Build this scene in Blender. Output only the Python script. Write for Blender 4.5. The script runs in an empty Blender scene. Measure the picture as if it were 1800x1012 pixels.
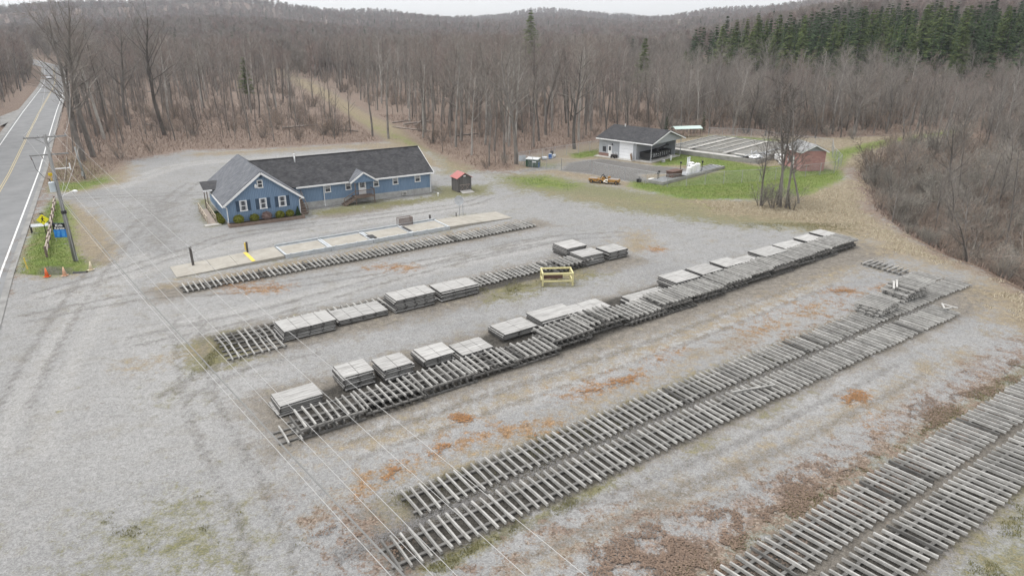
import bpy, math, random
import numpy as np
from mathutils import Vector, Matrix
R = math.radians
rng = random.Random(7)
S = bpy.context.scene
COL = S.collection
# ------------------------------------------------------------------ camera
CAM_H = 22.0
F_PX, HORIZON = 1200.0, 50.0
HAZE = 0.00015
PITCH = math.atan((506 - HORIZON) / F_PX)
cam_d = bpy.data.cameras.new('camera')
cam = bpy.data.objects.new('camera', cam_d)
COL.objects.link(cam)
cam.location = (0, 0, CAM_H)
cam.rotation_euler = (R(90) - PITCH, 0, 0)
cam_d.sensor_width = 36.0
cam_d.lens = 24.0
cam_d.clip_start = 0.5
cam_d.clip_end = 12000
S.camera = cam
# ------------------------------------------------------------------ world and sun
SUN_EL, SUN_AZ = R(66), R(-85)        # azimuth measured from +Y towards +X
w = bpy.data.worlds.new('World'); S.world = w; w.use_nodes = True
nt = w.node_tree; nt.nodes.clear()
sky = nt.nodes.new('ShaderNodeTexSky'); sky.sky_type = 'NISHITA'; sky.sun_disc = False
sky.sun_elevation = SUN_EL; sky.sun_rotation = SUN_AZ
sky.air_density = 1.2; sky.dust_density = 1.0; sky.ozone_density = 1.0; sky.altitude = 300
hs = nt.nodes.new('ShaderNodeHueSaturation'); hs.inputs['Saturation'].default_value = 0.08
bg = nt.nodes.new('ShaderNodeBackground'); bg.inputs['Strength'].default_value = 0.125
wo = nt.nodes.new('ShaderNodeOutputWorld')
nt.links.new(sky.outputs[0], hs.inputs['Color']); # an overcast sky is brighter overhead than at the horizon
wtc = nt.nodes.new('ShaderNodeTexCoord'); wsx = nt.nodes.new('ShaderNodeSeparateXYZ'); wmr = nt.nodes.new('ShaderNodeMapRange'); wmx = nt.nodes.new('ShaderNodeVectorMath'); wmx.operation = 'SCALE'
wmr.inputs['From Min'].default_value = 0.03; wmr.inputs['From Max'].default_value = 1.0; wmr.inputs['To Min'].default_value = 1.2; wmr.inputs['To Max'].default_value = 3.3
nt.links.new(wtc.outputs['Generated'], wsx.inputs[0]); nt.links.new(wsx.outputs['Z'], wmr.inputs['Value']); nt.links.new(hs.outputs[0], wmx.inputs[0]); nt.links.new(wmr.outputs[0], wmx.inputs['Scale'])
nt.links.new(wmx.outputs['Vector'], bg.inputs['Color']); nt.links.new(bg.outputs[0], wo.inputs['Surface'])
sun_d = bpy.data.lights.new('sun', 'SUN'); sun_d.energy = 1.2; sun_d.angle = R(12); sun_d.color = (1.0, 0.96, 0.91)
sun = bpy.data.objects.new('sun', sun_d); COL.objects.link(sun)
sd = Vector((math.sin(SUN_AZ) * math.cos(SUN_EL), math.cos(SUN_AZ) * math.cos(SUN_EL), math.sin(SUN_EL)))
sun.rotation_euler = sd.to_track_quat('Z', 'Y').to_euler()
S.view_settings.view_transform = 'Standard'
S.view_settings.look = 'None'
S.view_settings.exposure = 0.32
S.view_settings.gamma = 1
S.render.engine = 'CYCLES'
S.cycles.max_bounces = 5
S.cycles.transparent_max_bounces = 12
S.cycles.volume_bounces = 0

# ------------------------------------------------------------------ helpers
def ray(px, py):
    u = (px - 900) / F_PX; v = (py - 506) / F_PX
    return (u, math.cos(PITCH) - v * math.sin(PITCH), -math.sin(PITCH) - v * math.cos(PITCH))
def G(px, py, z=0.0):
    d = ray(px, py); t = (CAM_H - z) / -d[2]
    return (d[0] * t, d[1] * t)
TH = R(34.3); CT, ST = math.cos(TH), math.sin(TH)
def AT(a, t):            # lumber-yard frame: a along the rows, t across (away from the viewer)
    return (a * CT - t * ST, a * ST + t * CT)
def lerp(a, b, t): return a + (b - a) * t

MATS = {}
def mat(name, c1, c2=None, scale=4.0, rough=0.85, bump=0.0, stretch=(1, 1, 1), rand=0.0, metal=0.0, detail=6, coord='Object',
        lo=0.35, hi=0.65, speck=0.0, spec=0.3, offset=True):
    if name in MATS: return MATS[name]
    m = bpy.data.materials.new(name); m.use_nodes = True
    n = m.node_tree.nodes; l = m.node_tree.links
    b = n['Principled BSDF']; b.inputs['Roughness'].default_value = rough; b.inputs['Metallic'].default_value = metal
    b.inputs['Specular IOR Level'].default_value = spec
    c2 = c2 or tuple(x * 0.8 for x in c1)
    tc = n.new('ShaderNodeTexCoord'); mp = n.new('ShaderNodeMapping'); mp.inputs['Scale'].default_value = stretch
    l.new(tc.outputs[coord], mp.inputs['Vector'])
    oi = n.new('ShaderNodeObjectInfo')
    ns = n.new('ShaderNodeTexNoise'); ns.noise_dimensions = '4D'; ns.inputs['Scale'].default_value = scale; ns.inputs['Detail'].default_value = detail
    ns.inputs['Roughness'].default_value = 0.65
    mm = n.new('ShaderNodeMath'); mm.operation = 'MULTIPLY'; mm.inputs[1].default_value = 37.0
    l.new(oi.outputs['Random'], mm.inputs[0])
    if offset: l.new(mm.outputs[0], ns.inputs['W'])
    l.new(mp.outputs[0], ns.inputs['Vector'])
    mr = n.new('ShaderNodeMapRange'); mr.inputs['From Min'].default_value = lo; mr.inputs['From Max'].default_value = hi
    l.new(ns.outputs['Fac'], mr.inputs['Value'])
    mx = n.new('ShaderNodeMix'); mx.data_type = 'RGBA'
    mx.inputs[6].default_value = (*c1, 1); mx.inputs[7].default_value = (*c2, 1)
    l.new(mr.outputs[0], mx.inputs[0])
    out = mx.outputs[2]
    if rand:
        hv = n.new('ShaderNodeHueSaturation'); r2 = n.new('ShaderNodeMapRange')
        r2.inputs['To Min'].default_value = 1 - rand; r2.inputs['To Max'].default_value = 1 + rand
        l.new(oi.outputs['Random'], r2.inputs['Value']); l.new(r2.outputs[0], hv.inputs['Value']); l.new(out, hv.inputs['Color']); out = hv.outputs[0]
    l.new(out, b.inputs['Base Color'])
    if bump:
        bp = n.new('ShaderNodeBump'); bp.inputs['Strength'].default_value = bump; bp.inputs['Distance'].default_value = 0.02
        l.new(ns.outputs['Fac'], bp.inputs['Height']); l.new(bp.outputs[0], b.inputs['Normal'])
    MATS[name] = m
    return m

class MB:
    def __init__(s): s.v = []; s.f = []; s.m = []
    def add(s, vs, fs, mi=0):
        o = len(s.v); s.v += [tuple(x) for x in vs]; s.f += [tuple(i + o for i in f) for f in fs]; s.m += [mi] * len(fs)
        return s
    def box(s, x0, x1, y0, y1, z0, z1, mi=0):
        return s.add([(x0, y0, z0), (x1, y0, z0), (x1, y1, z0), (x0, y1, z0), (x0, y0, z1), (x1, y0, z1), (x1, y1, z1), (x0, y1, z1)],
                     [(0, 3, 2, 1), (4, 5, 6, 7), (0, 1, 5, 4), (1, 2, 6, 5), (2, 3, 7, 6), (3, 0, 4, 7)], mi)
    def beam(s, p, q, w, h, mi=0, up=(0, 0, 1)):
        p = Vector(p); q = Vector(q); d = (q - p).normalized(); u = Vector(up)
        if abs(d.dot(u)) > 0.98: u = Vector((1, 0, 0))
        a = d.cross(u).normalized() * (w / 2); b = a.cross(d).normalized() * (h / 2)
        vs = [p - a - b, p + a - b, p + a + b, p - a + b, q - a - b, q + a - b, q + a + b, q - a + b]
        return s.add(vs, [(3, 2, 1, 0), (4, 5, 6, 7), (0, 1, 5, 4), (1, 2, 6, 5), (2, 3, 7, 6), (3, 0, 4, 7)], mi)
    def tube(s, p, q, r0, r1=None, n=8, mi=0, caps=True):
        r1 = r0 if r1 is None else r1
        p = Vector(p); q = Vector(q); d = (q - p)
        if d.length < 1e-6: return s
        d.normalize(); u = Vector((0, 0, 1)) if abs(d.z) < 0.9 else Vector((1, 0, 0))
        a = d.cross(u).normalized(); b = d.cross(a)
        vs = []
        for c, r in ((p, r0), (q, r1)):
            for i in range(n):
                t = 2 * math.pi * i / n; vs.append(c + a * (r * math.cos(t)) + b * (r * math.sin(t)))
        fs = [(i, (i + 1) % n, n + (i + 1) % n, n + i) for i in range(n)]
        if caps: fs += [tuple(range(n))[::-1], tuple(range(n, 2 * n))]
        return s.add(vs, fs, mi)
    def path(s, pts, r, n=6, mi=0):
        for a, b in zip(pts[:-1], pts[1:]): s.tube(a, b, r, r, n, mi)
        return s
    def quad(s, a, b, c, d, mi=0): return s.add([a, b, c, d], [(0, 1, 2, 3)], mi)
    def slab(s, pts, th, mi=0):        # polygon with thickness th along its own normal (downwards)
        P = [Vector(p) for p in pts]; nrm = (P[1] - P[0]).cross(P[2] - P[0]).normalized()
        n = len(P); Q = [p - nrm * th for p in P]
        return s.add(P + Q, [tuple(range(n)), tuple(range(2 * n - 1, n - 1, -1))] + [(i, n + i, n + (i + 1) % n, (i + 1) % n) for i in range(n)], mi)
    def prism(s, poly, z0, z1, mi=0):
        n = len(poly); return s.add([(x, y, z0) for x, y in poly] + [(x, y, z1) for x, y in poly],
            [tuple(range(n))[::-1], tuple(range(n, 2 * n))] + [(i, (i + 1) % n, n + (i + 1) % n, n + i) for i in range(n)], mi)
    def blob(s, c, rx, ry, rz, seg=10, rings=6, jit=0.0, mi=0, rg=rng):
        vs = [(c[0], c[1], c[2] + rz)]
        for i in range(1, rings):
            ph = math.pi * i / rings
            for j in range(seg):
                th = 2 * math.pi * j / seg; k = 1 + rg.uniform(-jit, jit)
                vs.append((c[0] + rx * k * math.sin(ph) * math.cos(th), c[1] + ry * k * math.sin(ph) * math.sin(th), c[2] + rz * k * math.cos(ph)))
        vs.append((c[0], c[1], c[2] - rz)); L = len(vs) - 1; fs = []
        for j in range(seg): fs.append((0, 1 + j, 1 + (j + 1) % seg))
        for i in range(rings - 2):
            for j in range(seg):
                a = 1 + i * seg + j; b = 1 + i * seg + (j + 1) % seg; fs.append((a, a + seg, b + seg, b))
        o = 1 + (rings - 2) * seg
        for j in range(seg): fs.append((o + j, L, o + (j + 1) % seg))
        return s.add(vs, fs, mi)
    def mesh(s, name, mats, smooth=False):
        me = bpy.data.meshes.new(name); me.from_pydata(s.v, [], s.f)
        if not isinstance(mats, (list, tuple)): mats = [mats]
        for m in mats: me.materials.append(m)
        if len(mats) > 1: me.polygons.foreach_set('material_index', s.m)
        if smooth: me.polygons.foreach_set('use_smooth', [True] * len(s.f))
        me.update(); return me
    def build(s, name, mats, parent=None, smooth=False, bevel=0):
        o = bpy.data.objects.new(name, s.mesh(name, mats, smooth)); COL.objects.link(o)
        if parent: o.parent = parent
        if bevel:
            b = o.modifiers.new('bevel', 'BEVEL'); b.width = bevel; b.segments = 2; b.limit_method = 'ANGLE'
        return o
def put(name, me, parent=None, loc=(0, 0, 0), rot=(0, 0, 0), sc=None):
    o = bpy.data.objects.new(name, me); COL.objects.link(o); o.location = loc; o.rotation_euler = rot
    if sc is not None: o.scale = (sc, sc, sc) if isinstance(sc, (int, float)) else sc
    if parent: o.parent = parent
    return o
def tag(o, label=None, cat=None, group=None, kind=None):
    if label: o['label'] = label
    if cat: o['category'] = cat
    if group: o['group'] = group
    if kind: o['kind'] = kind
    return o
def thing(name, label, cat, loc=(0, 0, 0), rotz=0.0, group=None):
    o = bpy.data.objects.new(name, None); COL.objects.link(o); o.location = loc; o.rotation_euler = (0, 0, rotz); o.empty_display_size = 0.3
    return tag(o, label, cat, group)
def ground3(p, z=0.0): return (p[0], p[1], z)
ORD = ['first', 'second', 'third', 'fourth', 'fifth', 'sixth', 'seventh', 'eighth', 'ninth', 'tenth', 'eleventh', 'twelfth', 'thirteenth', 'fourteenth',
       'fifteenth', 'sixteenth', 'seventeenth', 'eighteenth', 'nineteenth', 'twentieth']

# ------------------------------------------------------------------ terrain height
def sstep(x, a, b):
    t = np.clip((x - a) / (b - a), 0, 1); return t * t * (3 - 2 * t)
BANK = [G(*q) for q in [(1490, 300), (1500, 335), (1560, 400), (1640, 445), (1710, 470), (1800, 520), (1900, 590)]]
def poly_sd(X, Y, P):       # signed distance, positive inside
    d = np.full(X.shape, 1e9); ins = np.zeros(X.shape, bool); n = len(P)
    for i in range(n):
        ax, ay = P[i]; bx, by = P[(i + 1) % n]; ex, ey = bx - ax, by - ay
        t = np.clip(((X - ax) * ex + (Y - ay) * ey) / (ex * ex + ey * ey + 1e-12), 0, 1)
        d = np.minimum(d, np.hypot(X - ax - t * ex, Y - ay - t * ey))
        c = ((ay > Y) != (by > Y)); xi = ax + (Y - ay) * ex / (ey if abs(ey) > 1e-9 else 1e-9)
        ins ^= c & (X < xi)
    return np.where(ins, d, -d)
BANK_POLY = BANK + [(75, 25), (140, 30), (140, 150), (62, 122)]
ROAD_R = [(-18.5, 10), (-49.0, 61.9), (-127.5, 193), (-218, 341), (-330, 512)]
def ROADD(X, Y):       # signed distance to the road's right line, positive on the yard side
    P = RLINE; d = np.full(X.shape, 1e9); sg = np.ones(X.shape)
    for (ax, ay), (bx, by) in zip(P[:-1], P[1:]):
        ex, ey = bx - ax, by - ay; t = np.clip(((X - ax) * ex + (Y - ay) * ey) / (ex * ex + ey * ey), 0, 1)
        dd = np.hypot(X - ax - t * ex, Y - ay - t * ey); cr = ex * (Y - ay) - ey * (X - ax)
        m = dd < d; d = np.where(m, dd, d); sg = np.where(m, np.where(cr > 0, -1.0, 1.0), sg)
    return d * sg
RLINE = [(10, -40), (-18.5, 10.4), (-48.7, 61.1), (-78.2, 112.5), (-105.5, 158.6), (-129.9, 200), (-174.5, 276.7), (-194.2, 309.7), (-217.6, 347), (-274.8, 436), (-325, 488), (-420, 525), (-560, 540)]
_VT = np.random.RandomState(12).rand(256, 256)
def vnoise(x, y, s):
    x = np.asarray(x) / s + 1000.0; y = np.asarray(y) / s + 1000.0; i = np.floor(x).astype(int); j = np.floor(y).astype(int); u = x - i; v = y - j; u = u * u * (3 - 2 * u); v = v * v * (3 - 2 * v)
    g = lambda a, b: _VT[a % 256, b % 256]
    return (g(i, j) * (1 - u) + g(i + 1, j) * u) * (1 - v) + (g(i, j + 1) * (1 - u) + g(i + 1, j + 1) * u) * v
def wav(X, Y, s, a, b): return np.sin(X / s + a) * np.cos(Y / (s * 1.13) + b)
def height(X, Y, carve=True):
    X = np.asarray(X, float); Y = np.asarray(Y, float)
    Rr = np.hypot(X, Y); az = np.degrees(np.arctan2(X, Y))
    far = sstep(Rr, 430, 1500)
    left = np.exp(-((az + 24) / 13) ** 2) * 22 * sstep(Rr, 480, 950)
    mid = 38 * sstep(Rr, 950, 1900) * (1 + 0.22 * np.sin(np.radians(az * 11) + 0.6) + 0.12 * np.sin(np.radians(az * 29))) + 14 * wav(X, Y, 210, 1, 2) * far + 6 * wav(X, Y, 70, 0.3, 1) * far
    right = sstep(az, 9, 27) * (9 * sstep(Rr, 185, 290) + 16 * sstep(Rr, 290, 560)) + sstep(az, 14, 30) * 26 * sstep(Rr, 600, 1300)
    z = left + mid + right + 4 * sstep(Rr, 1900, 2900)
    z -= 2.6 * sstep(poly_sd(X, Y, BANK_POLY), 0, 7) * (1 - sstep(Rr, 130, 190))
    # roadside bank left of the road and the small culvert hole beside the cones
    d = ((X + 49.0) * 0.858 + (Y - 61.9) * 0.514)          # distance right of the road's right line
    z += 2.2 * sstep(-d, 10.5, 24) * sstep(Y, 120, 200) * (1 - sstep(Rr, 400, 500))
    dr = ROADD(X, Y)
    if carve:
        fr = sstep(Rr, 90, 320); z -= (0.2 + 1.4 * fr) * sstep(-dr, 0.0 - 2.5 * fr, 1.4) * (1 - sstep(-dr, 9.6, 11.2 + 4 * fr)) * (1 - sstep(Rr, 600, 640))
    cx, cy = G(97, 474); u = (X - cx) / 3.0; v = (Y - cy) / 0.9
    z -= 0.8 * np.exp(-(u * u + v * v) ** 2)
    return z
def hz0(x, y): return float(height(np.array([x]), np.array([y]), False)[0])
def hz(x, y): return float(height(np.array([x]), np.array([y]))[0])
# ================================================================== GROUND
def axis(lo, hi, step, far, grow=1.09):
    a = list(np.arange(lo, hi + 1e-6, step)); s = step; x = hi
    while x < far: s *= grow; x += s; a.append(x)
    s = step; x = lo; pre = []
    while x > -far: s *= grow; x -= s; pre.append(x)
    return np.array(pre[::-1] + a)
gx = axis(-70, 72, 0.5, 4200); gy = axis(10, 140, 0.5, 4200)
gy = gy[gy > -120]
NX, NY = len(gx), len(gy)
GX, GY = np.meshgrid(gx, gy); GX = GX.ravel(); GY = GY.ravel()
GZ = height(GX, GY)
near = (1 - sstep(np.hypot(GX, GY), 100, 160))
GZ = GZ + near * 0.018 * (wav(GX, GY, 2.7, 0, 1) + wav(GX, GY, 5.9, 2, 0.4) - 1.6)

me = bpy.data.meshes.new('ground')
me.vertices.add(NX * NY); me.vertices.foreach_set('co', np.stack([GX, GY, GZ], 1).ravel())
ii, jj = np.meshgrid(np.arange(NX - 1), np.arange(NY - 1)); k = (jj * NX + ii).ravel()
fa = np.stack([k, k + 1, k + NX + 1, k + NX], 1)
me.loops.add(fa.size); me.loops.foreach_set('vertex_index', fa.ravel())
me.polygons.add(len(fa)); me.polygons.foreach_set('loop_start', np.arange(len(fa)) * 4); me.polygons.foreach_set('loop_total', np.full(len(fa), 4))
me.polygons.foreach_set('use_smooth', np.ones(len(fa), bool))
me.update()

LAY = {k: np.zeros(NX * NY) for k in ('green', 'dry', 'leaf', 'rust', 'moss', 'dark', 'dirt', 'pale', 'soil')}
def patch_w(layer, P, soft=1.0, s=1.0):
    sd_ = poly_sd(GX, GY, P); LAY[layer] = np.maximum(LAY[layer], s * np.clip(sd_ / soft * 0.5 + 0.5, 0, 1))
def patch(layer, pts, soft=1.0, s=1.0): patch_w(layer, [G(*q) for q in pts], soft, s)
def ell(layer, cx, cy, rx, ry, soft=0.6, s=1.0):
    patch(layer, [(cx + rx * math.cos(t), cy + ry * math.sin(t)) for t in [i * math.pi / 5 for i in range(10)]], soft, s)
def rect_at(layer, a0, a1, t0, t1, soft=1.0, s=1.0): patch_w(layer, [AT(a0, t0), AT(a1, t0), AT(a1, t1), AT(a0, t1)], soft, s)

CLEAR = [(150, 318), (205, 300), (215, 285), (330, 264), (440, 262), (690, 248), (745, 262), (850, 300), (905, 300), (908, 278), (1050, 249), (1245, 236),
         (1460, 244), (1560, 238), (1700, 222), (1700, 238), (1560, 262), (1500, 300), (1530, 370), (1650, 440), (1800, 510), (1900, 560),
         (2300, 800), (2300, 1300), (-500, 1300), (-90, 560), (-20, 520), (75, 330), (92, 322)]
CLEAR_W = [G(*q) for q in CLEAR]
sd_clear = poly_sd(GX, GY, CLEAR_W)
LAY['leaf'] = np.clip(-sd_clear / 3.0 * 0.5 + 0.5, 0, 1) * 1.3
LAY['dirt'] = np.clip(-sd_clear / 3.0 * 0.5 + 0.5, 0, 1)
patch('dry', [(850, 306), (905, 276), (1050, 246), (1245, 233), (1460, 241), (1560, 236), (1700, 220), (1700, 240), (1560, 262), (1500, 300), (1480, 330), (1300, 352), (1180, 342), (1040, 322), (960, 306)], 3.0, 0.95)
# grass and meadow
patch('green', [(92, 350), (62, 385), (38, 440), (32, 478), (100, 484), (165, 468), (132, 440), (125, 370), (112, 355)], 1.5)
patch('dry', [(92, 348), (58, 385), (30, 440), (20, 486), (60, 490), (130, 488), (170, 472), (212, 455), (205, 420), (185, 385), (150, 362), (120, 350)], 1.5, 0.8)
patch('green', [(75, 340), (72, 300), (100, 280), (150, 275), (190, 295), (200, 318), (150, 334), (100, 338)], 2, 0.8)
patch('dry', [(70, 342), (70, 300), (95, 270), (150, 262), (240, 290), (235, 318), (150, 338), (100, 341)], 2, 0.8)
patch('green', [(105, 300), (112, 240), (122, 190), (135, 190), (140, 240), (160, 300)], 2, 0.6)
patch('green', [(1168, 262), (1230, 272), (1330, 292), (1385, 292), (1480, 300), (1484, 314), (1420, 342), (1330, 350), (1200, 350), (1105, 328), (1110, 316), (1175, 322), (1270, 300), (1235, 292), (1190, 290), (1150, 292)], 1.5)
patch('green', [(1462, 266), (1540, 248), (1640, 234), (1700, 226), (1700, 232), (1600, 246), (1500, 272), (1470, 300), (1450, 266)], 2.0, 0.9)
patch('green', [(1240, 236), (1370, 244), (1368, 252), (1240, 242)], 2, 0.7)
patch('green', [(1000, 270), (1052, 262), (1056, 274), (1010, 279)], 1.5, 0.9)
patch('green', [(940, 285), (990, 285), (985, 298), (945, 297)], 2, 0.5)
patch('moss', [(868, 306), (960, 303), (1050, 322), (1150, 338), (1300, 350), (1460, 330), (1530, 420), (1400, 405), (1250, 392), (1100, 372), (950, 342), (880, 327)], 4, 0.95)
patch('dry', [(900, 325), (1050, 345), (1180, 345), (1480, 340), (1530, 425), (1330, 395), (1200, 375), (1080, 362), (960, 340)], 5, 0.62)
patch('green', [(1040, 335), (1180, 350), (1320, 368), (1250, 372), (1120, 360)], 4, 0.45)
patch('green', [(890, 312), (960, 308), (1030, 325), (1000, 335), (920, 328)], 3, 0.75)
patch('moss', [(690, 215), (640, 200), (560, 155), (490, 126), (495, 138), (560, 178), (640, 228), (690, 252), (760, 272), (780, 305), (850, 302), (850, 285), (790, 265)], 4)
patch('dry', [(700, 215), (640, 196), (560, 150), (488, 122), (492, 142), (560, 184), (640, 234), (690, 256), (750, 272), (770, 305), (905, 302), (905, 275), (800, 262)], 5, 0.7)
patch('green', [(690, 232), (640, 212), (600, 190), (610, 196), (650, 226), (720, 258), (760, 268), (740, 250)], 3, 0.6)
patch('dry', [(1180, 345), (1330, 352), (1480, 312), (1500, 300), (1462, 285), (1500, 272), (1600, 250), (1560, 300), (1540, 370), (1660, 440), (1800, 500), (1900, 560), (1900, 640), (1740, 560), (1700, 480), (1560, 450), (1520, 425), (1400, 392), (1250, 377)], 4)
patch('dry', [(325, 268), (440, 262), (700, 248), (745, 262), (750, 272), (600, 262), (440, 272), (330, 276)], 3, 0.75)
patch('moss', [(760, 328), (870, 322), (865, 340), (790, 350), (680, 365), (560, 380), (540, 372), (620, 355), (755, 345)], 2, 0.85)
patch('moss', [(345, 350), (372, 348), (392, 395), (370, 400), (352, 380)], 1.5, 0.9)
patch('green', [(350, 352), (360, 350), (375, 380), (360, 375)], 1.2, 0.4)
patch('dry', [(1500, 470), (1600, 450), (1720, 490), (1700, 500), (1560, 485)], 4, 0.6)
patch('dirt', [(1520, 520), (1700, 500), (1800, 540), (1800, 640), (1700, 560), (1600, 560)], 8, 0.5)
# lot: moss, litter, rust-coloured leaves
patch('moss', [(100, 1040), (150, 905), (330, 850), (430, 900), (520, 1040)], 4, 0.6)
patch('moss', [(240, 900), (420, 870), (560, 930), (500, 1000)], 3, 0.5)
patch('moss', [(730, 1000), (860, 935), (1095, 832), (1098, 845), (900, 940), (770, 1010)], 0.7, 1.0)
patch('moss', [(1090, 835), (1300, 745), (1420, 680), (1430, 690), (1250, 780), (1100, 850)], 1.4, 0.55)
patch('moss', [(1640, 1040), (1800, 830), (1900, 800), (1900, 1100)], 3.0, 0.75)
patch('dry', [(1680, 1040), (1800, 900), (1900, 900), (1900, 1100)], 4.0, 0.45)
patch('leaf', [(500, 880), (600, 850), (690, 890), (740, 1040), (600, 1040), (550, 940)], 2.5, 0.60)
patch('leaf', [(990, 1040), (1080, 945), (1300, 890), (1340, 862), (1480, 795), (1590, 745), (1640, 700), (1800, 605), (1900, 570), (1900, 600), (1800, 655), (1650, 765), (1500, 870), (1350, 955), (1270, 1040)], 3.0, 0.95)
patch('leaf', [(1200, 960), (1350, 890), (1500, 800), (1480, 830), (1320, 930), (1220, 1000)], 2.0, 0.95)
patch('leaf', [(770, 1020), (900, 940), (1100, 870), (1110, 890), (960, 950), (900, 1020)], 2.0, 0.62)
patch('rust', [(940, 678), (975, 688), (1040, 665), (1150, 645), (1150, 668), (1080, 685), (1010, 708), (955, 702)], 1.1199999999999999, 0.62)
patch('rust', [(1120, 640), (1165, 612), (1205, 608), (1190, 632), (1140, 650)], 1.1199999999999999, 0.62)
ell('rust', 812, 735, 24, 8, 0.62); ell('rust', 1070, 652, 18, 6, 0.5, 0.62)
patch('rust', [(600, 868), (650, 830), (700, 800), (790, 765), (880, 742), (950, 738), (900, 765), (820, 790), (730, 825), (640, 865)], 1.6, 0.62)
patch('rust', [(840, 760), (1000, 730), (1010, 745), (880, 775)], 1.92, 0.62)
ell('rust', 1505, 697, 36, 16, 0.7, 0.62); ell('pale', 1500, 700, 16, 8, 0.4, 0.8); ell('rust', 1532, 738, 20, 16, 0.8, 0.62)
ell('rust', 1475, 510, 40, 8, 1.0, 0.62); ell('rust', 1550, 505, 30, 9, 1.0, 0.62)
patch('rust', [(1320, 575), (1400, 535), (1470, 530), (1420, 560), (1340, 590)], 4.0, 0.62)
patch('leaf', [(1250, 610), (1400, 560), (1500, 520), (1540, 540), (1420, 590), (1300, 620)], 3.5, 0.55)
ell('rust', 450, 505, 70, 12, 1.5, 0.62); ell('rust', 690, 470, 50, 8, 1.5, 0.62); ell('dry', 1120, 425, 45, 25, 2.5, 0.7); ell('rust', 1150, 440, 20, 8, 1.2, 0.62)
ell('dry', 1250, 425, 12, 5, 1, 0.6)
ell('dark', 97, 474, 34, 8, 0.7, 1.0)
ell('moss', 300, 700, 60, 30, 3, 0.4); ell('leaf', 180, 710, 12, 4, 0.8, 0.55); ell('dry', 280, 650, 30, 6, 1.5, 0.4)
# dirt borders round the rows
rect_at('dirt', 5, 49, 62.0, 66.6, 1.5, 0.95); rect_at('dry', 6, 48, 65.5, 67.2, 1.2, 0.5)
rect_at('dirt', 5.5, 49, 46.0, 53.0, 1.6, 0.9); rect_at('moss', 4.8, 10, 46, 52.5, 1.6, 0.7); rect_at('moss', 29, 42, 45.5, 50, 2.5, 0.7)
rect_at('dirt', 7, 73, 33.3, 41.5, 1.8, 1.0); rect_at('dirt', 12, 70, 31.5, 34.5, 2.5, 0.65); rect_at('dry', 15, 71, 31.5, 34, 2.0, 0.4)
rect_at('dirt', 8, 69, 21, 27.5, 1.0, 0.8); rect_at('moss', 9, 60, 24.2, 27.8, 1.5, 0.5)
rect_at('dirt', 18, 60, 8.5, 14.6, 1.0, 0.9); rect_at('moss', 18, 60, 13.8, 15.8, 1.2, 0.75); rect_at('moss', 22, 60, 6.2, 9.0, 1.5, 0.6)
patch_w('moss', [AT(8, 67), AT(38, 67.2), AT(48, 71), AT(46, 73), AT(30, 72.8), AT(8, 70)], 1.5, 0.5)
patch('dirt', [(560, 372), (760, 345), (765, 352), (600, 384), (545, 385)], 1.2, 0.8)
patch('dirt', [(60, 488), (200, 470), (300, 470), (250, 560), (120, 560), (30, 540)], 5, 0.25)
patch('dark', [(1058, 279), (1143, 291), (1210, 297), (1190, 305), (1120, 306), (1150, 322), (1100, 318), (1040, 306), (985, 300), (1000, 286)], 1.0, 0.9)
patch('dark', [(1000, 284), (985, 299), (960, 300), (905, 305), (830, 307), (765, 320), (760, 316), (830, 302), (900, 300)], 1.2, 0.5)
patch('pale', [(1055, 300), (1140, 288), (1155, 293), (1100, 300), (1062, 306)], 0.6, 0.9)
patch('dark', [(225, 345), (340, 340), (335, 400), (350, 440), (250, 470), (215, 400)], 5, 0.55)
patch('pale', [(0, 560), (200, 520), (480, 560), (500, 800), (300, 850), (60, 900)], 8, 0.45)
patch('pale', [(560, 330), (880, 345), (900, 365), (700, 385), (560, 395)], 5, 0.5)
patch('pale', [(760, 880), (1300, 720), (1500, 620), (1450, 720), (1000, 900)], 4, 0.35)
# tyre tracks
patch('leaf', [(1010, 1000), (1300, 880), (1480, 790), (1640, 710), (1800, 620), (1800, 650), (1500, 860), (1280, 1000)], 2.0, 0.82)
def track(pts, wdt=0.55, s=0.55, layer='dark', gauge=0.9, soft=0.5):
    W0 = [Vector(G(*q)) for q in pts]; W = []
    for i_ in range(len(W0) - 1):      # smooth the bends
        p0, p1, p2, p3 = W0[max(i_ - 1, 0)], W0[i_], W0[i_ + 1], W0[min(i_ + 2, len(W0) - 1)]
        for t in (0, .25, .5, .75): W.append(0.5 * ((2 * p1) + (p2 - p0) * t + (2 * p0 - 5 * p1 + 4 * p2 - p3) * t * t + (3 * p1 - p0 - 3 * p2 + p3) * t ** 3))
    W.append(W0[-1])
    for off in ((-gauge, gauge) if gauge else (0,)):
        for a_, b_ in zip(W[:-1], W[1:]):
            n_ = (b_ - a_).normalized(); n_ = Vector((-n_.y, n_.x)); a2_ = a_ + n_ * off; b2_ = b_ + n_ * off
            m_ = (GX > min(a2_.x, b2_.x) - 3) & (GX < max(a2_.x, b2_.x) + 3) & (GY > min(a2_.y, b2_.y) - 3) & (GY < max(a2_.y, b2_.y) + 3)
            X_, Y_ = GX[m_], GY[m_]; e_ = b2_ - a2_; t_ = np.clip(((X_ - a2_.x) * e_.x + (Y_ - a2_.y) * e_.y) / e_.length_squared, 0, 1)
            d_ = np.hypot(X_ - a2_.x - t_ * e_.x, Y_ - a2_.y - t_ * e_.y)
            LAY[layer][m_] = np.maximum(LAY[layer][m_], s * np.clip((wdt - d_) / soft + 0.5, 0, 1))
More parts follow.
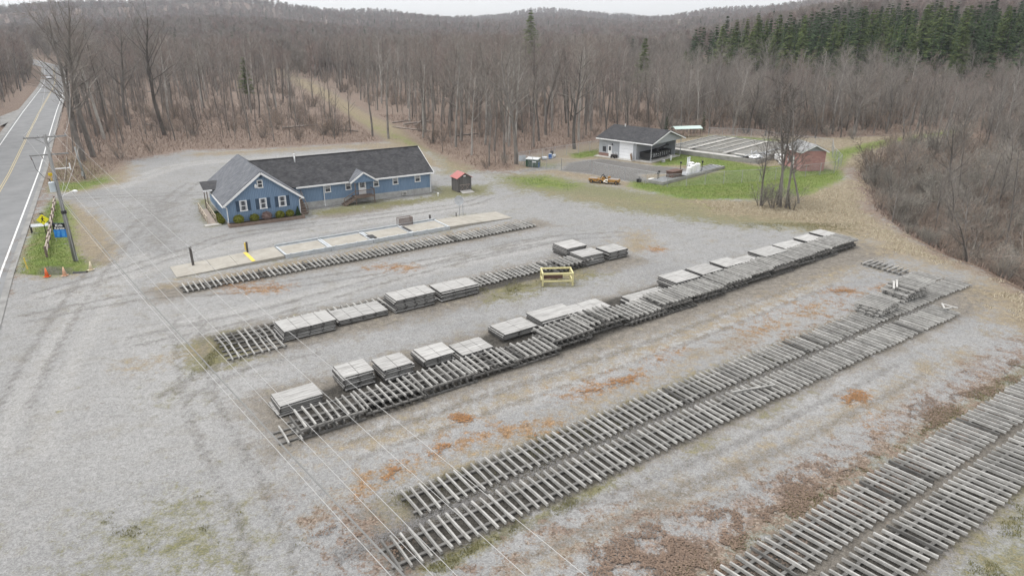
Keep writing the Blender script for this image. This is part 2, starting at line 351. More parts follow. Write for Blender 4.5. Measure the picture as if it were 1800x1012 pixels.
for T_ in ([(60, 520), (200, 480), (330, 440), (420, 412), (600, 388), (800, 362), (860, 345)], [(40, 560), (250, 520), (480, 503), (800, 452), (950, 422), (1100, 410)], [(230, 600), (500, 540), (750, 470), (1000, 415)],
           [(20, 720), (110, 560), (200, 440), (300, 350), (340, 320)], [(620, 790), (900, 695), (1200, 592), (1450, 495)], [(300, 700), (420, 640), (560, 610)], [(330, 560), (350, 700), (450, 900), (480, 1010)],
           [(90, 350), (200, 345), (350, 340)], [(900, 960), (1300, 800), (1600, 650)], [(760, 880), (1100, 900), (1400, 800)]): track(T_, 0.42, 0.52)
for T_ in ([(80, 525), (210, 486), (340, 447), (600, 395), (840, 358)], [(260, 590), (520, 530), (780, 462), (980, 425)], [(640, 770), (920, 680), (1200, 580), (1440, 480)], [(30, 800), (120, 600), (230, 450)], [(200, 330), (320, 290), (450, 280), (650, 265)]): track(T_, 0.8, 0.8, 'pale', 1.1, 1.4)
for T_ in ([(240, 640), (600, 560), (860, 500), (1000, 480)], [(560, 800), (900, 700), (1250, 570), (1500, 470)], [(560, 900), (640, 850), (900, 770), (1200, 640), (1450, 540)], [(900, 1000), (1200, 870), (1500, 720), (1700, 620)], [(300, 500), (600, 450), (900, 395)]): track(T_, 1.6, 0.5, 'dry', 0, 2.5)
TRL = [G(*q) for q in [(790, 300), (704, 224), (645, 197), (560, 146), (488, 120), (470, 126), (560, 170), (640, 222), (690, 258), (720, 285)]]
tr_in = np.clip(poly_sd(GX, GY, TRL) / 4.0 + 0.5, 0, 1); LAY['leaf'] *= 1 - tr_in; LAY['dry'] = np.maximum(LAY['dry'], tr_in * 0.9); LAY['moss'] = np.maximum(LAY['moss'], tr_in * 0.6)
LAY['dry'] *= 1 - np.clip(LAY['dark'] * 1.3, 0, 1) * (GY > 92)
# dark soil under the timber, with the shade between the slats painted in
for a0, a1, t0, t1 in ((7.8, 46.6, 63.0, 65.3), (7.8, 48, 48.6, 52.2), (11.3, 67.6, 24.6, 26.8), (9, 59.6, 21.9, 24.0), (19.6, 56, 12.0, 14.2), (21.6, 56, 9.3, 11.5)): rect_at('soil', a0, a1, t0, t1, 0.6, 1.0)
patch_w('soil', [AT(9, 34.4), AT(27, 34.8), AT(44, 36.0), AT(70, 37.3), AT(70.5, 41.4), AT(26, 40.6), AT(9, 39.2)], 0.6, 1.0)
# distant field on the right-hand hill
azz = np.degrees(np.arctan2(GX, GY)); RR = np.hypot(GX, GY)
LAY['green'] = np.maximum(LAY['green'], sstep(azz, 27, 29) * sstep(RR, 900, 930) * (1 - sstep(RR, 1250, 1300)) * 0.9)
fld = sstep(azz, 10.5, 11.2) * (1 - sstep(azz, 14, 14.8)) * sstep(RR, 1350, 1420) * (1 - sstep(RR, 1700, 1760)); LAY['dry'] = np.maximum(LAY['dry'], fld); LAY['leaf'] *= 1 - fld
def setcol(name, a, b, c, d):
    at = me.color_attributes.new(name, 'FLOAT_COLOR', 'POINT'); at.data.foreach_set('color', np.stack([a, b, c, d], 1).ravel().astype(np.float32))
setcol('mask_a', LAY['green'], LAY['dry'], LAY['leaf'], LAY['rust'])
setcol('mask_b', LAY['moss'], LAY['dark'], LAY['dirt'], LAY['pale'])

setcol('mask_soil_shade', LAY['soil'], LAY['soil'], LAY['soil'], LAY['soil'])
def ground_material():
    m = bpy.data.materials.new('ground'); m.use_nodes = True; n = m.node_tree.nodes; l = m.node_tree.links
    b = n['Principled BSDF']; b.inputs['Roughness'].default_value = 0.95; b.inputs['Specular IOR Level'].default_value = 0.15
    tc = n.new('ShaderNodeTexCoord')
    def noise(sc, det=4, ro=0.6, st=None, rot=0.0, dist=0.0):
        t = n.new('ShaderNodeTexNoise'); t.inputs['Scale'].default_value = sc; t.inputs['Detail'].default_value = det; t.inputs['Roughness'].default_value = ro
        t.inputs['Distortion'].default_value = dist
        if st:
            mp0 = n.new('ShaderNodeMapping'); mp0.inputs['Rotation'].default_value = (0, 0, rot); l.new(tc.outputs['Object'], mp0.inputs['Vector'])
            mp = n.new('ShaderNodeMapping'); mp.inputs['Scale'].default_value = st
            l.new(mp0.outputs[0], mp.inputs['Vector']); l.new(mp.outputs[0], t.inputs['Vector'])
        else: l.new(tc.outputs['Object'], t.inputs['Vector'])
        return t.outputs['Fac']
    def vor(sc):
        t = n.new('ShaderNodeTexVoronoi'); t.inputs['Scale'].default_value = sc; l.new(tc.outputs['Object'], t.inputs['Vector']); 
        s = n.new('ShaderNodeSeparateColor'); l.new(t.outputs['Color'], s.inputs[0]); return s.outputs[0], t.outputs['Distance'], s.outputs[1]
    def mth(op, a, b_=None, c=None, clamp=False):
        t = n.new('ShaderNodeMath'); t.operation = op; t.use_clamp = clamp
        for i, x in enumerate((a, b_, c)):
            if x is None: continue
            if isinstance(x, (int, float)): t.inputs[i].default_value = x
            else: l.new(x, t.inputs[i])
        return t.outputs[0]
    def rng_(v, a, b_, c=0.0, d=1.0):
        t = n.new('ShaderNodeMapRange'); t.inputs['From Min'].default_value = a; t.inputs['From Max'].default_value = b_; t.inputs['To Min'].default_value = c; t.inputs['To Max'].default_value = d
        l.new(v, t.inputs['Value']); return t.outputs[0]
    def mix(f, a, b_, mode='MIX'):
        t = n.new('ShaderNodeMix'); t.data_type = 'RGBA'; t.blend_type = mode
        if isinstance(f, (int, float)): t.inputs[0].default_value = f
        else: l.new(f, t.inputs[0])
        for i, x in ((6, a), (7, b_)):
            if isinstance(x, tuple): t.inputs[i].default_value = (*x, 1)
            else: l.new(x, t.inputs[i])
        return t.outputs[2]
    def attr(nm):
        a = n.new('ShaderNodeAttribute'); a.attribute_name = nm; s = n.new('ShaderNodeSeparateColor'); l.new(a.outputs['Color'], s.inputs[0])
        return s.outputs[0], s.outputs[1], s.outputs[2], a.outputs['Alpha']
    soil = attr('mask_soil_shade')[0]; green, dry, leaf, rust = attr('mask_a'); moss, dark, dirt, pale = attr('mask_b')
    big = noise(0.06, 5, 0.6); med = noise(0.45, 6, 0.65, dist=0.6); rag = noise(1.6, 8, 0.75); fine = noise(9, 6, 0.8); lane = noise(0.5, 6, 0.7, (0.22, 1.6, 1), -TH)
    v1, d1, v1b = vor(16.0); v2, d2, v2b = vor(6.0); v3, _, _ = vor(42.0)
    gfine = noise(60, 3, 0.7)
    edge = mth('ADD', mth('MULTIPLY', med, 0.45), mth('ADD', mth('MULTIPLY', rag, 0.75), mth('MULTIPLY', fine, 0.55)))   # about 0.87 on average
    def cov(mask, width=0.10, k=1.0):
        v = rng_(mth('ADD', mask, mth('MULTIPLY', mth('SUBTRACT', edge, 0.875), 2.2 * k)), 0.5 - width, 0.5 + width)
        return mth('MULTIPLY', v, rng_(mask, 0.02, 0.3)) if k > 1 else v
    # gravel
    grav = mix(rng_(mth('ADD', mth('MULTIPLY', big, 0.5), mth('MULTIPLY', lane, 0.5)), 0.36, 0.64), (0.212, 0.210, 0.205), (0.285, 0.281, 0.273))
    grav = mix(mth('MULTIPLY', pale, 0.8), grav, (0.335, 0.327, 0.312))
    grav = mix(rng_(rag, 0.50, 0.72, 0, 0.5), grav, (0.17, 0.16, 0.147))
    grav = mix(rng_(med, 0.52, 0.7, 0, 0.45), grav, (0.195, 0.178, 0.148))
    grav = mix(rng_(lane, 0.53, 0.68, 0, 0.5), grav, (0.19, 0.182, 0.17))
    sp = mth('ADD', mth('MULTIPLY', v2, 0.15), mth('ADD', mth('MULTIPLY', v1, 0.35), mth('ADD', mth('MULTIPLY', v3, 0.3), mth('MULTIPLY', gfine, 0.3))))
    def speck(col, a, b_): 
        c = n.new('ShaderNodeCombineColor'); f = rng_(sp, 0.25, 0.95, a, b_)
        for i in range(3): l.new(f, c.inputs[i])
        return mix(1.0, col, c.outputs[0], 'MULTIPLY')
    col = speck(grav, 0.62, 1.36)
    dcol = speck(mix(med, (0.07, 0.065, 0.06), (0.15, 0.14, 0.127)), 0.5, 1.7)
    dirtc = speck(mix(rng_(rag, 0.35, 0.65), (0.10, 0.085, 0.068), (0.23, 0.205, 0.17)), 0.6, 1.4)
    col = mix(mth('MULTIPLY', cov(dirt, 0.22), 0.85), col, dirtc)
    mossc = speck(mix(rng_(fine, 0.35, 0.65), (0.085, 0.088, 0.03), (0.20, 0.185, 0.085)), 0.6, 1.35)
    col = mix(mth('MULTIPLY', cov(moss, 0.2), 0.8), col, mossc)
    dryc = speck(mix(rng_(rag, 0.35, 0.65), (0.15, 0.12, 0.08), (0.30, 0.25, 0.17)), 0.6, 1.4)
    dryc = mix(rng_(v2, 0.6, 1.0, 0, 0.5), dryc, (0.15, 0.11, 0.08))
    col = mix(mth('MULTIPLY', cov(dry, 0.2), 0.9), col, dryc)
    grc = speck(mix(rng_(rag, 0.3, 0.7), (0.068, 0.118, 0.02), (0.165, 0.215, 0.05)), 0.65, 1.35)
    grc = mix(rng_(med, 0.42, 0.72, 0, 0.6), grc, (0.21, 0.195, 0.09))
    col = mix(mth('MULTIPLY', cov(green, 0.2), 0.95), col, grc)
    col = mix(mth('MULTIPLY', cov(dark, 0.2, 0.5), 0.8), col, dcol)
    soil_shade_col = speck(mix(rng_(rag, 0.35, 0.65), (0.026, 0.024, 0.021), (0.065, 0.06, 0.052)), 0.4, 2.0)
    col = mix(mth('MULTIPLY', cov(soil, 0.25, 0.5), 0.95), col, soil_shade_col)
    lv, ld, lvb = vor(11.0)
    lc = mix(lv, (0.085, 0.06, 0.046), (0.235, 0.175, 0.14)); lc = mix(rng_(lvb, 0.75, 1.0), lc, (0.31, 0.25, 0.20)); lc = mix(rng_(rag, 0.5, 0.85, 0, 0.5), lc, (0.075, 0.058, 0.046))
    col = mix(mth('MULTIPLY', cov(leaf, 0.12, 1.6), 0.9), col, lc)
    rc = mix(lv, (0.11, 0.064, 0.036), (0.28, 0.168, 0.085)); rc = mix(rng_(lvb, 0.8, 1.0), rc, (0.4, 0.25, 0.14))
    col = mix(mth('MULTIPLY', cov(rust, 0.15, 1.6), 0.85), col, rc)
    l.new(col, b.inputs['Base Color'])
    h = mth('ADD', mth('MULTIPLY', sp, 0.6), mth('ADD', mth('MULTIPLY', rag, 1.2), mth('MULTIPLY', fine, 0.8)))
    bp = n.new('ShaderNodeBump'); bp.inputs['Strength'].default_value = 0.5; bp.inputs['Distance'].default_value = 0.06
    l.new(h, bp.inputs['Height']); l.new(bp.outputs[0], b.inputs['Normal'])
    return m
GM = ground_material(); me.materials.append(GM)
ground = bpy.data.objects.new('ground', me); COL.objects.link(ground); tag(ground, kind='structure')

# ------------------------------------------------------------------ highway
asphalt = mat('asphalt', (0.145, 0.147, 0.148), (0.215, 0.215, 0.213), 0.35, 0.9, 0.15, rand=0, detail=10, stretch=(1, 1, 1), lo=0.3, hi=0.7)
shoulder = mat('shoulder', (0.27, 0.265, 0.25), (0.17, 0.165, 0.158), 0.8, 0.95, 0.3, detail=10)
white_line = mat('white_line', (0.72, 0.72, 0.70), (0.48, 0.48, 0.47), 3, 0.8, detail=10, lo=0.3, hi=0.75)
yellow_line = mat('yellow_line', (0.50, 0.40, 0.20), (0.36, 0.31, 0.2), 3, 0.8, detail=10)
RDIR = []
def road_pts():
    P = [Vector(q) for q in RLINE]
    _ = [Vector((-18.5, 10.4)), Vector((-49.0, 61.9)), Vector((-88, 127)), Vector((-127.5, 193)), Vector((-172, 266)), Vector((-220, 341)), Vector((-268, 410)), Vector((-322, 468)), Vector((-400, 520)), Vector((-520, 560))]
    out = []
    for a, b_ in zip(P[:-1], P[1:]):
        for i in range(12): out.append(a.lerp(b_, i / 12))
    out.append(P[-1]); return out
RP = road_pts()
def strip(off0, off1, dz, name, m, skip=None):
    mb = MB(); prev = None
    for i, p in enumerate(RP):
        d = (RP[min(i + 1, len(RP) - 1)] - RP[max(i - 1, 0)]).normalized(); nrm = Vector((-d.y, d.x))   # points to the left of travel away from us
        a = p + nrm * off0; b_ = p + nrm * off1
        zz = dz + hz0(p.x, p.y); cur = [(a.x, a.y, zz), (b_.x, b_.y, zz)]
        if prev and not (skip and skip(i)): mb.quad(prev[0], cur[0], cur[1], prev[1])
        prev = cur
    o = mb.build(name, m); tag(o, kind='structure'); return o
strip(-1.1, 9.7, 0.03, 'road_shoulder', shoulder)
strip(-0.55, 8.6, 0.04, 'road', asphalt)
strip(-0.08, 0.10, 0.048, 'road_edge_line', white_line)
strip(8.0, 8.16, 0.048, 'road_edge_line', white_line)
strip(3.88, 3.99, 0.048, 'road_centre_line', yellow_line)
strip(4.16, 4.27, 0.048, 'road_centre_line', yellow_line)
# dirt track joining from the left
mb = MB(); a = G(0, 205); b_ = G(34, 192); c = G(30, 208); d = G(0, 222); d2 = G(-60, 225); a2 = G(-60, 202)
mb.add([(x[0], x[1], 0.02 + 0) for x in (d, c, b_, a)], [(0, 1, 2, 3)]); o = mb.build('path', shoulder); tag(o, kind='structure')
# ================================================================== BUILDINGS
white = mat('white_trim', (0.78, 0.78, 0.77), (0.66, 0.66, 0.65), 3, 0.6)
glass = mat('window_glass', (0.03, 0.035, 0.042), (0.06, 0.065, 0.075), 1.5, 0.12, spec=0.8)
curtain = mat('curtain', (0.45, 0.46, 0.48), (0.3, 0.31, 0.33), 6, 0.9)
shut_m = mat('shutter_paint', (0.035, 0.06, 0.095), (0.05, 0.08, 0.12), 5, 0.7)
def board_mat(name, c1, c2, pitch, bumpd, axis='X', worn=None):
    m = bpy.data.materials.new(name); m.use_nodes = True; n = m.node_tree.nodes; l = m.node_tree.links; b = n['Principled BSDF']
    b.inputs['Roughness'].default_value = 0.8; b.inputs['Specular IOR Level'].default_value = 0.25
    tc = n.new('ShaderNodeTexCoord'); sp = n.new('ShaderNodeSeparateXYZ'); l.new(tc.outputs['Object'], sp.inputs[0])
    ad = n.new('ShaderNodeMath'); ad.operation = 'ADD'
    if axis == 'X': l.new(sp.outputs['X'], ad.inputs[0]); l.new(sp.outputs['Y'], ad.inputs[1])
    else: l.new(sp.outputs['Z'], ad.inputs[0]); ad.inputs[1].default_value = 0
    dv = n.new('ShaderNodeMath'); dv.operation = 'DIVIDE'; dv.inputs[1].default_value = pitch; l.new(ad.outputs[0], dv.inputs[0])
    fr = n.new('ShaderNodeMath'); fr.operation = 'FRACT'; l.new(dv.outputs[0], fr.inputs[0])
    lt = n.new('ShaderNodeMath'); lt.operation = 'LESS_THAN'; lt.inputs[1].default_value = 0.12; l.new(fr.outputs[0], lt.inputs[0])
    fl = n.new('ShaderNodeMath'); fl.operation = 'FLOOR'; l.new(dv.outputs[0], fl.inputs[0])
    wn = n.new('ShaderNodeTexWhiteNoise'); wn.noise_dimensions = '1D'; l.new(fl.outputs[0], wn.inputs['W'])
    mp = n.new('ShaderNodeMapping'); mp.inputs['Scale'].default_value = (6, 6, 0.5) if axis == 'X' else (0.5, 0.5, 8); l.new(tc.outputs['Object'], mp.inputs['Vector'])
    ns = n.new('ShaderNodeTexNoise'); ns.inputs['Scale'].default_value = 1.5; ns.inputs['Detail'].default_value = 8; ns.inputs['Roughness'].default_value = 0.75; l.new(mp.outputs[0], ns.inputs['Vector'])
    mr = n.new('ShaderNodeMapRange'); mr.inputs['From Min'].default_value = 0.35; mr.inputs['From Max'].default_value = 0.7; l.new(ns.outputs['Fac'], mr.inputs['Value'])
    a2 = n.new('ShaderNodeMath'); a2.operation = 'MULTIPLY_ADD'; a2.inputs[1].default_value = 0.35; l.new(wn.outputs['Value'], a2.inputs[0]); l.new(mr.outputs[0], a2.inputs[2])
    mx = n.new('ShaderNodeMix'); mx.data_type = 'RGBA'; mx.inputs[6].default_value = (*c1, 1); mx.inputs[7].default_value = (*c2, 1); l.new(a2.outputs[0], mx.inputs[0])
    out = mx.outputs[2]
    if worn:
        n2 = n.new('ShaderNodeTexNoise'); n2.inputs['Scale'].default_value = 2.2; n2.inputs['Detail'].default_value = 8; n2.inputs['Roughness'].default_value = 0.8; l.new(mp.outputs[0], n2.inputs['Vector'])
        m2 = n.new('ShaderNodeMapRange'); m2.inputs['From Min'].default_value = 0.56; m2.inputs['From Max'].default_value = 0.66; l.new(n2.outputs['Fac'], m2.inputs['Value'])
        x2 = n.new('ShaderNodeMix'); x2.data_type = 'RGBA'; x2.inputs[7].default_value = (*worn, 1); l.new(out, x2.inputs[6]); l.new(m2.outputs[0], x2.inputs[0]); out = x2.outputs[2]
    mg = n.new('ShaderNodeMix'); mg.data_type = 'RGBA'; mg.inputs[7].default_value = tuple(x * 0.45 for x in c1) + (1,); l.new(out, mg.inputs[6])
    mk = n.new('ShaderNodeMath'); mk.operation = 'MULTIPLY'; mk.inputs[1].default_value = 0.8; l.new(lt.outputs[0], mk.inputs[0]); l.new(mk.outputs[0], mg.inputs[0])
    l.new(mg.outputs[2], b.inputs['Base Color'])
    bp = n.new('ShaderNodeBump'); bp.invert = True; bp.inputs['Strength'].default_value = 0.6; bp.inputs['Distance'].default_value = bumpd; l.new(lt.outputs[0], bp.inputs['Height']); l.new(bp.outputs[0], b.inputs['Normal'])
    return m
blue_wall = board_mat('blue_board_siding', (0.135, 0.205, 0.30), (0.185, 0.262, 0.362), 0.2, 0.03, 'X', (0.24, 0.30, 0.37))
def shingle(name, c1, c2):
    m = mat(name, c1, c2, 1.1, 0.95, 0.0, detail=9, lo=0.33, hi=0.67, stretch=(1, 1, 1)); n = m.node_tree.nodes; l = m.node_tree.links; b = n['Principled BSDF']
    tc = n.new('ShaderNodeTexCoord'); br = n.new('ShaderNodeTexBrick'); mp = n.new('ShaderNodeMapping'); mp.inputs['Scale'].default_value = (1, 1, 1)
    l.new(tc.outputs['Object'], mp.inputs[0]); l.new(mp.outputs[0], br.inputs['Vector'])
    br.inputs['Scale'].default_value = 1.0; br.inputs['Brick Width'].default_value = 0.33; br.inputs['Row Height'].default_value = 0.14; br.inputs['Mortar Size'].default_value = 0.008
    br.inputs['Color1'].default_value = (0.75, 0.75, 0.75, 1); br.inputs['Color2'].default_value = (1.25, 1.25, 1.25, 1); br.inputs['Mortar'].default_value = (0.6, 0.6, 0.6, 1)
    src = b.inputs['Base Color'].links[0].from_socket
    mx = n.new('ShaderNodeMix'); mx.data_type = 'RGBA'; mx.blend_type = 'MULTIPLY'; mx.inputs[0].default_value = 1; l.new(src, mx.inputs[6]); l.new(br.outputs['Color'], mx.inputs[7]); l.new(mx.outputs[2], b.inputs['Base Color'])
    return m
roof_dark = shingle('dark_shingles', (0.034, 0.034, 0.037), (0.066, 0.065, 0.066))
roof_mid = shingle('grey_shingles', (0.10, 0.105, 0.117), (0.145, 0.15, 0.16))
block = mat('painted_block', (0.42, 0.42, 0.41), (0.27, 0.265, 0.25), 1.6, 0.9, 0.2, detail=9)
deck_wood = mat('brown_deck_wood', (0.13, 0.095, 0.075), (0.2, 0.155, 0.125), 3, 0.85, stretch=(1, 1, 1))
pale_wood = mat('pale_rail_wood', (0.42, 0.36, 0.28), (0.33, 0.28, 0.22), 3, 0.85)
black_metal = mat('black_metal', (0.02, 0.02, 0.022), (0.04, 0.038, 0.036), 3, 0.6)
grey_metal = mat('galvanised_metal', (0.42, 0.43, 0.44), (0.33, 0.335, 0.34), 3, 0.5, metal=0.3)
concrete = mat('concrete', (0.44, 0.425, 0.39), (0.31, 0.295, 0.265), 0.9, 0.9, 0.25, detail=10)
conc_light = mat('light_concrete', (0.46, 0.45, 0.42), (0.30, 0.29, 0.265), 1.2, 0.9, 0.2, detail=9)

def add_window(parent, x0, x1, z0, z1, y, shutters=False, curt=True, face=-1, label=None):
    """wall plane at local y, facing -y"""
    fw = 0.09; m = MB()
    m.box(x0, x1, y - 0.05, y - 0.002, z1 - fw, z1); m.box(x0 - 0.03, x1 + 0.03, y - 0.09, y - 0.002, z0 - 0.02, z0 + fw)
    m.box(x0, x0 + fw, y - 0.05, y - 0.002, z0 + fw, z1 - fw); m.box(x1 - fw, x1, y - 0.05, y - 0.002, z0 + fw, z1 - fw)
    zm = (z0 + z1) / 2; m.box(x0 + fw, x1 - fw, y - 0.04, y - 0.002, zm - 0.03, zm + 0.03)
    wdw = m.build('window', white, parent)
    if label: wdw['label'] = label
    MB().box(x0 + fw, x1 - fw, y - 0.022, y - 0.004, z0 + fw, zm - 0.03).box(x0 + fw, x1 - fw, y - 0.024, y - 0.004, zm + 0.03, z1 - fw).build('pane', glass, wdw)
    if curt:
        c = MB(); q = (x1 - x0) * 0.16
        if shutters: c.box(x0 + fw, x0 + fw + q, y - 0.03, y - 0.0245, z0 + fw, z1 - fw).box(x1 - fw - q, x1 - fw, y - 0.03, y - 0.0245, z0 + fw, z1 - fw)
        else: c.box(x0 + fw, x1 - fw, y - 0.03, y - 0.0245, zm + 0.03 + (z1 - zm) * 0.15, z1 - fw)
        c.build('curtain', curtain, wdw)
    if shutters:
        for a, b_ in ((x0 - 0.42, x0 - 0.05), (x1 + 0.05, x1 + 0.42)):
            s = MB(); s.box(a, b_, y - 0.045, y - 0.002, z0, z1)
            for i in range(9): zz = z0 + 0.08 + i * (z1 - z0 - 0.16) / 9; s.box(a + 0.05, b_ - 0.05, y - 0.06, y - 0.045, zz, zz + 0.05)
            s.build('shutter', shut_m, parent)

# ---- blue L-shaped house
HO = (-33.7, 79.0)
house = thing('blue_house', 'long blue building with dark shingle roof and gabled front wing', 'house', (*HO, 0), R(31))
XL, XR, YB = -0.15, 8.45, 13.4; RX = 4.15; RZ = 5.98; EZ = 2.75; LX = 28.0; LY = 3.6
mb = MB()
mb.add([(XL, 0, 0.25), (XR, 0, 0.25), (XR, 0, EZ), (RX, 0, RZ - 0.15), (XL, 0, EZ)], [(0, 1, 2, 3, 4)])
mb.add([(XR, YB, 0.2), (XL, YB, 0.2), (XL, YB, EZ), (RX, YB, RZ - 0.15), (XR, YB, EZ)], [(0, 1, 2, 3, 4)])
mb.quad((XL, YB, 0.25), (XL, 0, 0.25), (XL, 0, EZ), (XL, YB, EZ)); mb.quad((XR, 0, 0.25), (XR, LY, 0.25), (XR, LY, EZ), (XR, 0, EZ))
mb.quad((XR, LY, 0.78), (LX, LY, 0.78), (LX, LY, 2.95), (XR, LY, 2.95))
mb.add([(LX, LY, 0.78), (LX, YB, 0.78), (LX, YB, 2.95), (LX, (LY + YB) / 2, 5.75), (LX, LY, 2.95)], [(0, 1, 2, 3, 4)])
mb.quad((LX, YB, 0.78), (XR, YB, 0.78), (XR, YB, 2.95), (LX, YB, 2.95))
mb.build('wall', blue_wall, house)
mb = MB(); mb.box(XR + 0.02, LX + 0.03, LY - 0.03, LY + 0.12, -0.3, 0.78); mb.box(LX - 0.1, LX + 0.03, LY + 0.12, YB, -0.3, 0.78)
mb.box(XL - 0.02, XR + 0.02, -0.03, 0.1, -0.3, 0.27); mb.box(XL - 0.03, XL + 0.1, 0.1, YB, -0.3, 0.26); mb.box(XR, LX, YB - 0.1, YB + 0.03, -0.3, 0.77)
mb.build('foundation', block, house)
# gable wing roof
ov = 0.42
def plane_z(x): return RZ - (RZ - EZ) / (RX - XL) * abs(x - RX)
xl, xr = XL - ov, XR + ov
for a, nm in ((xl, 0), (xr, 1)):
    m = MB(); pts = [(a, -0.4, plane_z(a)), (RX, -0.4, RZ), (RX, YB + 0.3, RZ), (a, YB + 0.3, plane_z(a))]
    if a == xl: pts = pts[::-1]
    m.slab([pts[0], pts[1], pts[2], pts[3]], 0.12); o = m.build('roof', roof_mid, house); o['label'] = 'grey shingle roof slope of the gabled front wing'
ry = (LY + YB) / 2; rz = 5.9; ez = 2.97; ey = LY - 0.35
m = MB(); m.slab([(RX + 0.05, ey, ez), (LX + 0.3, ey, ez), (LX + 0.3, ry, rz), (RX + 0.05, ry, rz)], 0.12)
m.slab([(RX + 0.05, ry, rz), (LX + 0.3, ry, rz), (LX + 0.3, YB + 0.35, ez), (RX + 0.05, YB + 0.35, ez)], 0.12)
o = m.build('roof', roof_dark, house); o['label'] = 'dark shingle roof of the long wing'
m = MB(); m.beam((LX / 2 + 2, ry, rz + 0.02), (LX + 0.3, ry, rz + 0.02), 0.3, 0.05); m.beam((RX + 0.1, ry, rz + 0.02), (LX / 2 + 2, ry, rz + 0.02), 0.3, 0.05); m.build('ridge_cap', roof_dark, house)
MB().beam((RX, -0.4, RZ + 0.02), (RX, YB + 0.3, RZ + 0.02), 0.28, 0.05).build('ridge_cap', roof_mid, house)
# fascia and gutters
m = MB()
m.beam((xl, -0.43, plane_z(xl) - 0.1), (RX, -0.43, RZ - 0.1), 0.06, 0.24); m.beam((RX, -0.43, RZ - 0.1), (xr, -0.43, plane_z(xr) - 0.1), 0.06, 0.24)
m.build('rake_board', white, house)
m = MB(); m.box(xl - 0.1, xl + 0.0, -0.4, YB + 0.3, plane_z(xl) - 0.2, plane_z(xl) - 0.03); m.box(XR + 0.5, LX + 0.3, ey - 0.12, ey, ez - 0.22, ez - 0.03)
m.box(xr, xr + 0.1, -0.4, LY - 0.5, plane_z(xr) - 0.2, plane_z(xr) - 0.03)
m.beam((LX + 0.33, ey, ez - 0.1), (LX + 0.33, ry, rz - 0.1), 0.05, 0.2); m.beam((LX + 0.33, ry, rz - 0.1), (LX + 0.33, YB + 0.35, ez - 0.1), 0.05, 0.2)
m.build('gutter', white, house)
for pts in ([(xl - 0.05, -0.35, 2.4), (XL + 0.02, -0.09, 2.1), (XL + 0.02, -0.09, 0.1), (XL + 0.02, -0.3, 0.0)], [(xr - 0.02, -0.3, 2.4), (XR - 0.05, -0.08, 2.1), (XR - 0.05, -0.08, 0.2)],
            [(12.55, ey - 0.05, 2.8), (12.55, LY - 0.09, 2.6), (12.55, LY - 0.09, 0.1), (12.55, LY - 0.3, 0.03)], [(27.85, ey - 0.05, 2.8), (27.85, LY - 0.09, 2.6), (27.85, LY - 0.09, 0.1)]):
    MB().path(pts, 0.055, 6).build('downspout', white, house)
MB().path([(10.2, 7.6, 5.2), (10.2, 7.6, 6.35)], 0.09, 8).tube((10.2, 7.6, 6.35), (10.2, 7.6, 6.45), 0.14, 0.14, 8).build('vent_pipe', white, house, True)
for a, b_ in ((1.36, 2.21), (3.65, 4.5), (5.91, 6.81)): add_window(house, a, b_, 1.52, 2.8, 0.0, True)
add_window(house, 3.66, 4.32, 4.07, 5.02, 0.0, False, False, label='small attic window high in the gable')
m = MB(); m.blob((3.45, -0.14, 4.35), 0.16, 0.1, 0.28, 8, 5); m.build('wall_lamp', white, house, True)
MB().box(3.98, 4.3, -0.05, -0.003, 5.25, 5.6).build('gable_vent', shut_m, house)
for a, b_ in ((12.7, 13.5), (15.5, 16.3), (19.4, 20.2), (22.2, 23.0), (25.5, 26.35)): add_window(house, a, b_, 1.76, 2.84, LY)
# door with half light, porch, deck, steps
m = MB(); m.box(17.3, 18.35, LY - 0.05, LY - 0.002, 0.95, 2.95); dr = m.build('door_frame', white, house)
dm = mat('door_paint', (0.8, 0.8, 0.8), (0.74, 0.74, 0.74), 2, 0.5); MB().box(17.4, 18.25, LY - 0.085, LY - 0.05, 1.0, 2.86).box(17.5, 18.15, LY - 0.1, LY - 0.086, 1.1, 1.7).build('door', dm, house)
m = MB()
for i in range(3):
    for j in range(3): m.box(17.52 + i * 0.21, 17.7 + i * 0.21, LY - 0.097, LY - 0.0865, 1.9 + j * 0.29, 2.16 + j * 0.29)
m.build('pane', glass, dr)
MB().tube((18.16, LY - 0.12, 1.9), (18.16, LY - 0.1, 1.8), 0.03, 0.03, 6).build('handle', black_metal, dr)
# porch gable
px0, px1, pxc, pz0, pz1, py = 15.85, 19.65, 17.75, 2.9, 4.15, 2.45
m = MB(); m.slab([(px0, py, pz0), (px0, 3.8, pz0 + 0.05), (pxc, 5.9, pz1), (pxc, py, pz1)][::-1], 0.1); m.slab([(pxc, py, pz1), (pxc, 5.9, pz1), (px1, 3.8, pz0 + 0.05), (px1, py, pz0)][::-1], 0.1)
o = m.build('porch_roof', roof_mid, house)
MB().beam((px0, py - 0.03, pz0 - 0.08), (pxc, py - 0.03, pz1 - 0.08), 0.06, 0.2).beam((pxc, py - 0.03, pz1 - 0.08), (px1, py - 0.03, pz0 - 0.08), 0.06, 0.2).build('rake_board', white, house)
m = MB(); m.add([(px0 + 0.35, py + 0.15, pz0), (px1 - 0.35, py + 0.15, pz0), (pxc, py + 0.15, pz1 - 0.22)], [(0, 1, 2)]); m.box(px0 + 0.3, px1 - 0.3, py + 0.1, py + 0.2, pz0 - 0.12, pz0 + 0.0); m.build('porch_gable', blue_wall, house)
m = MB(); m.box(16.3, 19.0, 2.0, LY - 0.03, 0.82, 0.95); m.build('deck', deck_wood, house)
for x in (16.35, 18.92): MB().box(x - 0.05, x + 0.05, 2.02, 2.12, -0.2, 2.9 if x < 17 else 1.9).build('post', deck_wood, house)
